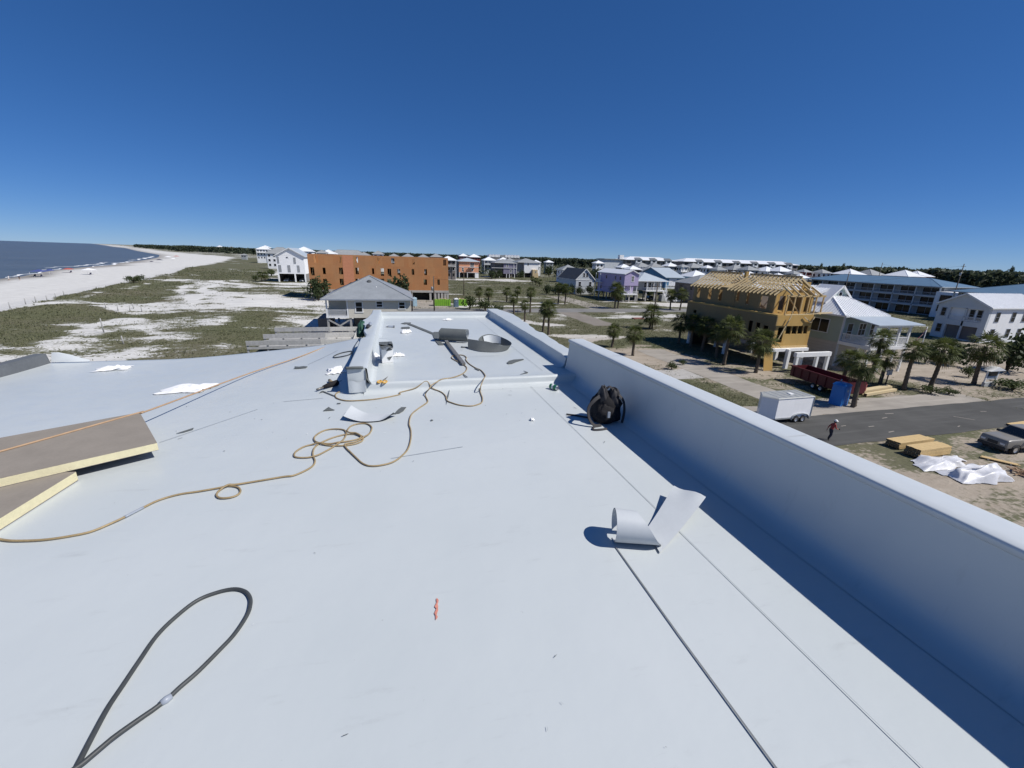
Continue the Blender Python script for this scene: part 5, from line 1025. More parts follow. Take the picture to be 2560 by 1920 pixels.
h.box('porch_beam', 'white_paint', 60.3, 67.2, 39.75, 39.95, 6.15, 6.42); h.posts([(60.4, 39.85), (62.7, 39.85), (64.9, 39.85), (66.8, 39.85)], 0, 6.15, .24, 'white_paint'); h.rail((60.4, 39.8), (66.8, 39.8), 3.7, 4.75); h.rail((66.85, 39.8), (66.85, 43.8), 3.7, 4.75); h.rail((60.35, 39.8), (60.35, 43.8), 3.7, 4.75)
h.win('-y', 43.95, 61.2, 62.1, 3.9, 6.0, 'siding_greywhite', name='door'); h.win('-y', 43.95, 63.4, 64.6, 4.4, 6.0, cols=2); h.win('-y', 43.95, 65.6, 66.6, 4.4, 6.0)
h.posts([(66.6, 42.8), (62.5, 42.8)], 0, 3.2, .3, 'white_paint', 'pile')
# --- pale grey house at the right edge
h = House('balcony_house', 'pale grey two-storey house with white ribbed roof and recessed balcony at the right edge', 'house', (118, 58, 0))
h.box('wall', 'white_wall', 112.6, 128, 54.6, 63, 0, 7.0); h.part(holed('x', 112, .6, 54.6, 63, 0, 7.05, [(55.5, 60.9, 3.9, 6.4), (55.6, 60.8, .2, 2.9)]), 'wall', 'siding_greywhite')
h.gable(112, 128, 54.6, 63, 7.05, 9.3, 'x', .4, 'white_roof', 'siding_greywhite', ribs=.5)
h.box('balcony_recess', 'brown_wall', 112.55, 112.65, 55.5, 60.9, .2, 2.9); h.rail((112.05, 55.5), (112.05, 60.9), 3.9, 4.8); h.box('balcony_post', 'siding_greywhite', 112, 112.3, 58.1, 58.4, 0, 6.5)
for a in (55.9, 57.1): h.win('-x', 112.6, a, a+.7, 4.3, 6.2, 'tape_grey')
h.win('-x', 112, 61.5, 62.2, 4.6, 6.2, 'tape_grey'); h.win('-x', 112, 61.4, 62.2, 1.2, 2.8, 'tape_grey')
for a in (114.2, 119, 122.5): h.win('-y', 54.6, a, a+1.1, 4.2, 6.0, 'tape_grey'); h.win('-y', 54.6, a, a+1.1, 1.1, 2.7, 'tape_grey')
# --- blue-roofed condominiums
def condo(name, label, x0, x1, y0, y1, ze, zr, roof, floors, bays):
    h = House(name, label, 'building', ((x0+x1)/2, (y0+y1)/2, 0)); h.box('wall', 'siding_grey', x0+1.8, x1, y0, y1, 0, ze-.05); h.hip(x0, x1, y0, y1, ze, zr, .8, roof, 'pale_blue_roof')
    fh = ze/floors
    for f in range(floors):
        z = f*fh
        if f: h.box('balcony_floor', 'siding_greywhite', x0, x0+1.79, y0+.2, y1-.2, z-.25, z+.1); h.rail((x0+.1, y0+.3), (x0+.1, y1-.3), z+.1, z+1.1, 'siding_greywhite', .35)
        for k in range(bays):
            a = y0+(y1-y0)*(k+.15)/bays; c = y0+(y1-y0)*(k+.85)/bays; h.win('-x', x0+1.8, a, c, z+.3, z+fh-.5, 'siding_greywhite', cols=2, rows=1)
    h.posts([(x0+.15, y0+(y1-y0)*k/bays) for k in range(bays+1)], 0, ze-.05, .3, 'siding_greywhite')
    return h
h = condo('condo_block', 'three-storey condominium with a long blue hip roof and stacked balconies', 160, 176, 91, 135, 9.0, 11.3, 'blue_roof', 3, 7)
h.box('stair_tower', 'white_wall', 158.6, 164, 84.5, 90.9, 0, 7.6); 
for z in (1.9, 4.8): h.win('-x', 158.6, 86.6, 89.6, z, z+1.9, 'white_paint', rows=1, fw=.2)
condo('condo_block', 'second blue hip-roofed condominium at the right edge of the picture', 152, 172, 56, 83, 8.3, 11.2, 'blue_roof', 3, 5)
# --- two long white-roofed blocks with dormers on the skyline
def skyline(name, label, x0, x1, y, ze, zr, dorm, end=0):
    h = House(name, label, 'building', ((x0+x1)/2, y+9, 0)); h.box('wall', 'condo_wall', x0, x1, y, y+18, 0, ze-.05); h.hip(x0, x1, y, y+18, ze, zr, 1.0, 'white_roof')
    for k in range(dorm):
        c = x0+(x1-x0)*(k+.8)/(dorm+.4); g = MB().box(c-2.6, c+2.6, y-1.8, y+4, 8, ze+.2); o = h.part(g, 'dormer', 'siding_greywhite')
        m = MB().hexa([(c-3.1, y-2.2, ze+.2), (c+3.1, y-2.2, ze+.2), (c, y-2.2, ze+1.8)], [(c-3.1, y+5, ze+.2), (c+3.1, y+5, ze+.2), (c, y+5, ze+1.8)]); h.part(m, 'dormer_roof', 'grey_roof', o); h.part(MB().box(c-1.6, c+1.6, y-2.9, y-1.81, ze-2.6, ze-1.9), 'awning', 'white_roof', o); h.part(MB().box(c-1.3, c+1.3, y-1.86, y-1.8, ze-1.6, ze-.3), 'window', 'glass', o)
    n = int((x1-x0)/6)
    for k in range(n):
        a = x0+(x1-x0)*(k+.2)/n; h.win('-y', y, a, a+3.2, ze-2.8, ze-.8, 'condo_wall', rows=1, cols=2); h.win('-y', y, a, a+3.2, ze-6, ze-4, 'condo_wall', rows=1, cols=2)
    if end: h.box('roof_unit', 'white_paint', x0-3, x0+.5, y+4, y+7, ze-1, ze+3.2); h.box('end_wing', 'siding_greywhite', x0-16, x0-.01, y+3, y+15, 0, ze-.3); h.box('wing_roof', 'grey_roof', x0-17, x0-.5, y+2, y+16, ze-.29, ze+.2)
    return h
skyline('long_block', 'long white-roofed block with dormers on the skyline above the lavender house', 172, 217, 300, 14.6, 17, 3, 1)
skyline('long_block', 'longest white-roofed block with dormers on the skyline above the timber house', 224, 341, 300, 14.7, 17.3, 6)
h = House('distant_terrace', 'distant row of white gabled roofs on the centre skyline', 'building', (131, 526, 0)); h.box('wall', 'condo_wall', 111, 151, 520, 532, 0, 12.8)
for k in range(10):
    if k == 4: h.box('tower', 'grey_roof', 126, 132, 519, 530, 12.81, 15.6); continue
    c = 113+4*k; h.part(MB().hexa([(c-1.5, 519.5, 12.85), (c+1.5, 519.5, 12.85), (c+1.5, 519.5, 15.0), (c, 519.5, 16.3), (c-1.5, 519.5, 15.0)], [(c-1.5, 530, 12.85), (c+1.5, 530, 12.85), (c+1.5, 530, 15.0), (c, 530, 16.3), (c-1.5, 530, 15.0)]), 'gable', 'white_roof')
# --- hip-roofed houses in the far rows
FAR = [(151.9, 244.9, 12.9, 9.7, 'g', 'w'), (161.6, 245.4, 12.9, 9.3, 'g', 'b'), (172.8, 244.5, 13.3, 8.8, 'w', 'g'), (175.2, 235.0, 12.8, 6.0, 'g', 'w'), (185.9, 238.8, 13.7, 11.3, 'g', 'g'), (185.1, 224.6, 12.6, 6.4, 'w', 'w'), (187.7, 218.3, 12.3, 7.7, 'g', 'w'), (206.7, 226.3, 13.3, 11.6, 'g', 'b'), (205.4, 213.6, 13.1, 9.6, 'g', 'g'), (220.1, 214.9, 13.0, 11.3, 'w', 'w'), (223.7, 208.5, 13.3, 11.5, 'w', 'g'), (222.0, 197.5, 11.3, 6.9, 'g', 'w'), (239.4, 206.0, 12.3, 6.8, 'g', 'r'), (247.9, 201.5, 12.5, 8.2, 'g', 'w'), (248.3, 185.3, 13.2, 12.2, 'w', 'g'), (264.7, 186.2, 13.4, 13.8, 'g', 'w'), (269.9, 171.7, 13.6, 13.6, 'w', 'g'), (281.3, 172.8, 13.3, 11.6, 'w', 'r'), (114.4, 191.8, 11.4, 7.1, 'w', 'b'), (122.8, 190.0, 11.5, 9.9, 'g', 'b'), (132.7, 168.0, 10.4, 11.3, 'w', 'w'), (138.8, 161.0, 10.6, 7.8, 'g', 'g'), (145.3, 159.2, 10.8, 7.1, 'g', 'w'), (148.2, 152.9, 10.8, 7.6, 'w', 'w'), (152.1, 146.4, 10.6, 8.4, 'g', 'g'), (161.8, 151.2, 10.6, 7.0, 'w', 'w'), (158.0, 141.4, 10.6, 8.6, 'd', 'b'), (164.4, 142.9, 10.6, 8.1, 'w', 'g'), (107.5, 131.4, 9.5, 15.9, 'g', 'b'), (-130.8, 515.0, 17.2, 9.0, 'w', 'w'), (-127.2, 493.4, 16.2, 12.0, 'w', 'w'), (-79.1, 348.5, 15.1, 17.3, 'g', 'w'), (-68.6, 378.5, 16.2, 14.0, 'w', 'w'), (-50.0, 340.0, 14.2, 8.1, 'g', 'g'), (-47.3, 352.3, 14.6, 11.9, 'w', 'w'), (-35.1, 368.6, 14.9, 28.6, 'g', 'w'), (-20.8, 331.7, 13.7, 9.8, 'g', 'g'), (-11.4, 342.3, 14.9, 8.9, 'g', 'w'), (-0.0, 325.7, 13.3, 11.5, 'g', 'g'), (10.1, 339.8, 13.6, 13.7, 'g', 'w'), (20.3, 320.0, 13.4, 11.5, 'g', 'g'), (32.1, 349.6, 14.3, 9.5, 'g', 'b'), (30.0, 252.0, 13.0, 9.2, 'w', 'b'), (67.4, 437.7, 15.4, 9.7, 'w', 'r'), (79.7, 445.1, 15.4, 12.4, 'w', 'r'), (72.4, 337.9, 13.2, 10.8, 'w', 'g'), (84.8, 340.4, 13.2, 10.3, 'w', 'w'), (82.7, 311.8, 12.9, 10.6, 'g', 'b'), (108.4, 327.4, 12.0, 7.0, 'w', 'w'), (136.1, 373.9, 12.1, 8.0, 'w', 'g'), (142.0, 285.8, 13.2, 7.5, 'w', 'w'), (139.4, 244.7, 11.6, 8.6, 'w', 'g'), (100.6, 242.2, 10.2, 11.5, 'g', 'w'), (-524.7, 1561.0, 19.5, 15.0, 'w', 'w'), (-452.1, 1431.5, 17.9, 11.5, 'g', 'w'), (-180.9, 613.5, 7.3, 7.0, 'g', 'g')]
RM = {'g': 'grey_roof', 'w': 'white_roof', 'd': 'dark_roof'}; WM = {'w': 'white_wall', 'b': 'brown_wall', 'g': 'siding_grey', 'r': 'red_wall'}
RN = {'g': 'grey', 'w': 'white', 'd': 'dark'}; WN = {'w': 'white', 'b': 'brown', 'g': 'grey', 'r': 'dark red'}
ORD = ['first', 'second', 'third', 'fourth', 'fifth', 'sixth', 'seventh', 'eighth', 'ninth', 'tenth', 'eleventh', 'twelfth', 'thirteenth', 'fourteenth', 'fifteenth', 'sixteenth', 'seventeenth', 'eighteenth', 'nineteenth', 'twentieth']
zones = {}
for k, q in enumerate(FAR):
    b_ = math.degrees(math.atan2(q[0], q[1])); zn = 'far beach' if b_ < -13.6 else 'row behind the orange building' if b_ < 7.2 else 'middle field row' if b_ < 28.5 else 'nearer right-hand row' if q[1] < 195 and q[0] < 170 else 'skyline right-hand row'
    zones.setdefault(zn, []).append((b_, k))
for zn, l in zones.items():
    for n_, (b_, k) in enumerate(sorted(l)):
        x, y, zp, w, r, wl = FAR[k]; d = w*.95 if w < 13 else 13; sl = min(zp*.28, w*.24); ze = zp-sl
        h = House('hip_roof_house', f'{WN[wl]}-walled house with {RN[r]} hip roof, {ORD[n_]} from left in the {zn}', 'house', (x, y, 0), 'hip-roofed houses in the far rows')
        hw = w/2-.7; h.box('wall', WM[wl], x-hw, x+hw, y-d/2+.6, y+d/2-.6, 0, ze+.05); h.hip(x-hw, x+hw, y-d/2+.6, y+d/2-.6, ze, zp, .7, RM[r])
        if y > 900: continue
        nw = max(2, int(w/3))
        for f in range(max(1, int(ze/3.3))):
            z = ze-3.0-3.2*f
            if z < 1: break
            for q in range(nw): a = x-hw+2*hw*(q+.28)/nw; h.win('-y', y-d/2+.6, a, a+2*hw*.42/nw, z+.6, z+2.1, 'white_paint' if (k+f) % 2 else WM[wl], rows=1, fw=.12)
            if x > 60:
                for q in range(2): a = y-d/2+.6+(d-1.2)*(q+.3)/2; h.win('-x', x-hw, a, a+1.3, z+.6, z+2.1, WM[wl], rows=1)
        if k % 3 == 0: h.rail((x-hw, y-d/2-.9), (x+hw, y-d/2-.9), ze-3.2, ze-2.2, 'white_paint', .5); h.box('balcony', 'white_paint', x-hw, x+hw, y-d/2-1, y-d/2+.59, ze-3.4, ze-3.2); h.posts([(x-hw+.1, y-d/2-.8), (x+hw-.1, y-d/2-.8)], 0, ze-.1, .25, 'white_paint')
# ---------------------------------------------------------------- palms, shrubs, trees
def palm_crown(seed, n=44, R=1.75):
    """sabal crown: fan leaves on petioles, drooping at the tips, dead skirt below"""
    rg = np.random.default_rng(seed); m = MB()
    for k in range(n):
        az = k*2.39996+rg.uniform(-.3, .3); t = (k+.5)/n; el = R_(80-140*t**.9+rg.uniform(-8, 8)); dead = 1 if t > .93 else 0
        d = Vector((math.cos(az)*math.cos(el), math.sin(az)*math.cos(el), math.sin(el))); L1 = R*rg.uniform(.42, .58); side = Vector((-math.sin(az), math.cos(az), 0)); up = side.cross(d)*-1
        p0 = d*.08; p1 = d*L1-Vector((0, 0, .12*L1*math.cos(el))); m.quad(p0-side*.02, p0+side*.02, p1+side*.012, p1-side*.012, m=dead)
        d2 = (d+Vector((0, 0, -.35))).normalized(); nl = 17
        for j in range(nl):
            a = (j/(nl-1)-.5)*R_(205); q = (d2*math.cos(a)+side*math.sin(a)).normalized(); LL = R*.56*(1-.25*abs(a)/1.8)*rg.uniform(.85, 1.1); nn = q.cross(up).normalized()*.040*R/1.75; md = p1+q*LL*.55+up*.05*rg.uniform(-1, 1)
            tp = p1+q*LL+Vector((0, 0, -.26*LL*rg.uniform(.5, 1.4))); i = len(m.v); m.v += [tuple(p1), tuple(md-nn), tuple(tp), tuple(md+nn)]; m.f.append((i, i+1, i+2, i+3)); m.m.append(dead); m.sm.append(False)
    return m
CROWN = []
for s in range(4):
    o = palm_crown(100+s).build('crown', ['palm_leaf', 'palm_dead'], None, (0, 0, 0)); COL.objects.unlink(o); CROWN.append(o)
def palm_trunk(seed):
    rg = np.random.default_rng(seed); m = MB(); N_ = 22; pts = []; rr = []
    for k in range(N_+1):
        t = k/N_; pts.append((.10*math.sin(t*2.2+seed), .08*math.sin(t*1.7+seed*2), t)); rr.append((.20-.05*t+.03*max(0, t-.75)*4)*(1+.07*(-1)**k)+.06*max(0, .12-t)*4)
    m.tube(pts, rr, 10)
    return m
TRUNK = []
for s in range(3):
    o = palm_trunk(s).build('trunk', 'trunk', None, (0, 0, 0)); COL.objects.unlink(o); TRUNK.append(o)
def palm(x, y, hc, dx, label, group, k, R=1.0):
    r = thing('palm_tree', label, 'palm', (x, y, 0), group); h = max(1.2, hc-.15)
    inst(TRUNK[k % 3], r, (0, 0, -.05), k*1.3, (1.05 if h < 4 else 1.15, 1.05 if h < 4 else 1.15, h), 'trunk')
    t = TRUNK[k % 3]; top = Vector((.10*math.sin(2.2+(k % 3)), .08*math.sin(1.7+(k % 3)*2), 0)); a = k*1.3; top = Vector((top.x*math.cos(a)-top.y*math.sin(a), top.x*math.sin(a)+top.y*math.cos(a), h-.1))
    c = inst(CROWN[k % 4], r, top, k*.9, (R, R, R*1.0), 'crown')
PALMS = [('field', 24.8, 129.4, 3.3, 1), ('field', 26.7, 123.5, 3.6, 1), ('field', 33.2, 127.6, 3.6, 1), ('field', 36.3, 126.0, 4.1, .9), ('field', 27.4, 98.1, 4.3, .9), ('field', 33.3, 103.2, 5.4, 1), ('field', 27.0, 87.8, 3.9, .8), ('field', 49.2, 124.0, 5.3, 1.1), ('field', 50.4, 121.8, 5.1, 1.2), ('field', 26.9, 74.8, 4.7, .85), ('field', 26.7, 71.7, 5.1, 1.1),
 ('hedge', 72.5, 223.2, 2.8, 1), ('hedge', 71.4, 213.6, 2.7, 1), ('hedge', 69.4, 201.7, 2.5, 1), ('houses', 61.6, 110.7, 5.8, 1.6), ('houses', 63.0, 111.4, 4.6, 1.4), ('houses', 79.1, 109.0, 4.5, 1.2), ('houses', 80.8, 106.7, 5.0, 1.3), ('houses', 51.1, 76.4, 3.4, 1.5), ('houses', 33.5, 59.9, 3.0, .85), ('houses', 33.7, 53.8, 3.6, .95),
 ('frame', 47.2, 61.5, 3.9, 1.1), ('frame', 47.6, 58.6, 4.3, 1.1), ('frame', 46.9, 55.0, 4.4, 1.15), ('frame', 46.2, 51.2, 3.9, 1.0), ('frame', 43.9, 46.6, 5.4, 1.3), ('frame', 44.9, 42.3, 4.4, 1.25),
 ('lot', 51.4, 35.9, 3.5, .9), ('lot', 44.3, 29.2, 4.7, 1.05), ('lot', 56.9, 36.6, 5.6, .9), ('lot', 57.2, 35.5, 3.4, .85), ('lot', 57.0, 32.8, 5.0, .9), ('lot', 60.4, 32.3, 5.0, 1.12), ('lot', 69.9, 33.2, 5.0, 1.35), ('west', -53.9, 199.6, 3.6, 1), ('west', -52.4, 199.9, 3.4, 1)]
GN = {'field': ('palms in the open field', 'palm in the open field beyond the roof'), 'hedge': ('palms by the far hedge', 'small palm by the far sandy lot'), 'houses': ('palms by the lane and back road', 'palm by the lane and back road'), 'frame': ('palms along the timber house', 'palm in the row along the timber house'), 'lot': ('palms on the right-hand lot', 'palm on the sandy lot at the right'), 'west': ('palms by the white gabled house', 'palm beside the white gabled house')}
for g in GN:
    l = sorted([p for p in PALMS if p[0] == g], key=lambda p: math.atan2(p[1], p[2])*100)
    for n_, p in enumerate(l):
        sz = 'short' if p[3] < 3.8 else 'tall' if p[3] > 4.9 else 'bushy'
        palm(p[1], p[2], p[3], 0, f'{sz} fan {GN[g][1]}, {ORD[n_]} from the left', GN[g][0], n_*3+len(g), p[4])
def foliage(seed, n, rx, ry, rz_, leafs, bias=.6):
    rg = np.random.default_rng(seed); c = rg.normal(size=(9, 3)); c /= np.linalg.norm(c, axis=1)[:, None]; c[:, 2] = np.abs(c[:, 2])*.9
    pts = []
    for k in range(n):
        b_ = c[rg.integers(9)]*rg.uniform(.25, .75); v = rg.normal(size=3); v /= np.linalg.norm(v); p = b_+v*rg.uniform(.15, .42)**bias*.6; pts.append((p[0]*rx, p[1]*ry, max(.03, (p[2]*.72+.34)*rz_)))
    return leaf_cloud(np.array(pts), np.full(n, leafs), rg)
SHR = []
for s in range(4):
    me_ = quads_mesh('foliage', foliage(200+s, 620, 1, 1, 1.25, .075), 'shrub_leaf'); SHR.append(bpy.data.objects.new('foliage', me_))
TRE = []
for s in range(3):
    me_ = quads_mesh('crown', foliage(300+s, 900, 1, 1, 1.3, .07), 'tree_leaf'); TRE.append(bpy.data.objects.new('crown', me_))
STEM = MB(); 
for k in range(4): STEM.tube([(0, 0, -.05), (.12*math.cos(k*1.6), .12*math.sin(k*1.6), .3), (.4*math.cos(k*1.6), .4*math.sin(k*1.6), .75)], [.05, .035, .015], 5)
STEM = STEM.build('stem', 'bark', None, (0, 0, 0)); COL.objects.unlink(STEM)
def shrub(x, y, w, h, label, k, group=None, src=None, nm='shrub', cat='shrub', z=None):
    zz = float(ground_z(np.array(x), np.array(y))) if z is None else z
    r = thing(nm, label, cat, (x, y, zz), group); inst((src or SHR)[k % len(src or SHR)], r, (0, 0, 0), k*1.1, (w/2, w/2, h/1.3), 'crown' if src else 'foliage'); inst(STEM, r, (0, 0, 0), k, (w*.35, w*.35, h*.8), 'trunk' if src else 'stem')
shrub(18.6, 109.6, 5.2, 4.2, 'large rounded shrub beside the green dumpsters', 0); shrub(22.2, 107.2, 5.4, 3.4, 'wide rounded shrub right of the dumpster shrub', 1); shrub(25.2, 104.8, 4.0, 2.0, 'low shrub at the edge of the back road', 2)
shrub(-21.0, 128.5, 8.6, 6.4, 'dense dark tree at the left foot of the orange building', 0, None, TRE, 'small_tree', 'tree'); shrub(-11.2, 124, 5.6, 5.9, 'rounded tree behind the left slope of the grey hip roof', 1, None, TRE, 'small_tree', 'tree'); shrub(1.4, 118, 9.0, 8.2, 'large rounded tree behind the right slope of the grey hip roof', 2, None, TRE, 'small_tree', 'tree')
shrub(73.4, 35.6, 2.2, 1.7, 'small dark shrub behind the leaning palms at right', 3); shrub(58.8, 31.2, 2.6, 1.1, 'grassy shrub at the foot of the leaning palm', 0); shrub(60.8, 30.6, 2.2, .9, 'grassy shrub beside the roadside at right', 1); shrub(71.6, 30.4, 4.4, 1.5, 'wide shrub in front of the notice kiosk', 2)
shrub(34.6, 45.6, 1.9, 1.2, 'wispy shrub beside the concrete slab', 1); shrub(37.8, 47.6, 1.4, .8, 'small wispy shrub by the driveway', 3); shrub(44.5, 30.3, 1.6, .5, 'low weed clump at the foot of the near palm', 2); shrub(51.6, 80.6, 1.6, .9, 'small shrub at the end of the brown lane', 2); shrub(84.5, 37.2, 7.5, 6.8, 'large bushy tree in front of the pale grey house', 1, None, TRE, 'small_tree', 'tree'); shrub(80.5, 41.5, 5.2, 3.6, 'broad bush below the balcony house', 0, None, TRE, 'small_tree', 'tree'); shrub(77.8, 43.2, 4.6, 3.2, 'round bush beside the flag', 2, None, TRE, 'small_tree', 'tree')
shrub(-88, 183, 4.2, 2.2, 'scrubby bush on the foredune crest', 1); shrub(-84, 170, 6, 2.6, 'bare wispy bush on the foredune', 2); shrub(-57, 203, 4.0, 2.6, 'round shrub left of the white gabled house', 3); shrub(-60, 240, 7, 4, 'dark bush behind the dunes left of the white house', 0)
for k, (x, y, w, hh) in enumerate(((57, 157, 5.5, 4.0), (60.5, 156.2, 5, 4.6), (64, 156.4, 5.5, 4.2), (67.2, 155.6, 5, 4.4), (71, 156, 5.2, 3.6), (74.5, 155.6, 5, 3.8), (78.2, 156, 5.0, 4.4), (81, 157, 4.6, 4.8))):
    shrub(x, y, w, hh, f'leafy hedge tree in front of the grey cottage, {ORD[k]} from the left', k, 'hedge trees before the cottage', TRE, 'hedge_tree', 'tree', 0)
for k, (x, y, w, hh) in enumerate(((88, 200, 8, 7), (96, 212, 9, 8), (104, 222, 9, 7.5), (112, 226, 8, 9), (62, 270, 9, 6), (58, 262, 7, 5), (66, 276, 8, 6), (83, 283, 7, 6), (110, 300, 10, 9), (122, 310, 10, 8), (128, 262, 9, 8), (120, 240, 9, 9), (104, 160, 7, 6), (99, 152, 6, 5), (133, 215, 9, 9), (70, 300, 9, 7))):
    shrub(x, y, w, hh, f'dark broad tree among the field houses, {ORD[k]} in the scattered trees', k, 'scattered trees between the houses', TRE, 'broad_tree', 'tree', 0)
for k, (x, y, hh) in enumerate(((268, 205, 17), (316, 152, 18.5), (330, 130, 18), (262, 214, 16.5), (228, 262, 17))):      # tall pines that stand above the horizon
    r = thing('pine_tree', f'lone pine rising above the forest line at right, {ORD[k]} of them', 'pine', (x*1.5, y*1.5, 0), 'lone pines on the skyline'); MB().tube([(x*1.5, y*1.5, 0), (x*1.5+.4, y*1.5, hh*1.05)], [.35, .12], 6).build('trunk', 'bark', r); inst(TRE[k % 3], r, (.3, 0, hh*.68), k, (2.6, 2.6, hh*.3), 'crown')
# ---------------------------------------------------------------- utility poles and wires
def pole(x, y, h_, label, arm=True, box=False, mat='pole_wood'):
    r = thing('utility_pole', label, 'pole', (x, y, 0), 'utility poles'); MB().tube([(x, y, -.2), (x, y, h_)], [.17, .11], 8).build('pole', mat, r)
    if arm: MB().bar((x-1.0, y, h_-.7), (x+1.0, y, h_-.7), .1, .12).build('crossarm', mat, r)
    if box: MB().lathe([(0, 0), (.26, 0), (.26, .8), (.2, .9), (0, .9)], (x-.42, y-.1, h_-3.4), 12).build('transformer', 'galvanised', r)
    return r
pole(23.1, 148.8, 8.6, 'dark wooden pole in the field left of the peach house'); pole(103, 244.9, 7.6, 'pale lamp pole beside the cottage roof', False, mat='galvanised'); pole(9.1, 106.8, 8.4, 'wooden pole with transformer in front of the orange building', False, True); pole(3.7, 106.8, 4.9, 'short pole beside the grey hip roof corner', False)
pole(51.7, 76.4, 9.4, 'wooden pole standing among the palms by the lane'); pole(161.8, 88.2, 15.8, 'tall dark pole between the two blue-roofed condominiums', True, True); pole(81.2, 160.7, 8.8, 'wooden pole between the cottage and the lavender house'); pole(150, 112, 12.4, 'dark pole in front of the long blue roof', False); pole(214, 146, 16.4, 'thin pole rising above the far roofs at right', False)
def wire(a, c, sag, label):
    solo(MB().tube([Vector(a).lerp(Vector(c), t)-Vector((0, 0, sag*4*t*(1-t))) for t in np.linspace(0, 1, 17)], .018, 4), 'overhead_wire', 'wire_black', label, 'wire', a)
wire((9.1, 106.8, 7.9), (51.7, 76.4, 8.8), .8, 'overhead wire from the transformer pole to the lane pole'); wire((51.7, 76.4, 8.7), (161.8, 88.2, 14), 1.6, 'overhead wire from the lane pole toward the condominiums'); wire((23.1, 148.8, 7.9), (81.2, 160.7, 8.2), 1, 'overhead wire across the field before the cottage'); wire((161.8, 88.2, 15.2), (214, 146, 15.8), 1.2, 'overhead wire high on the right skyline')
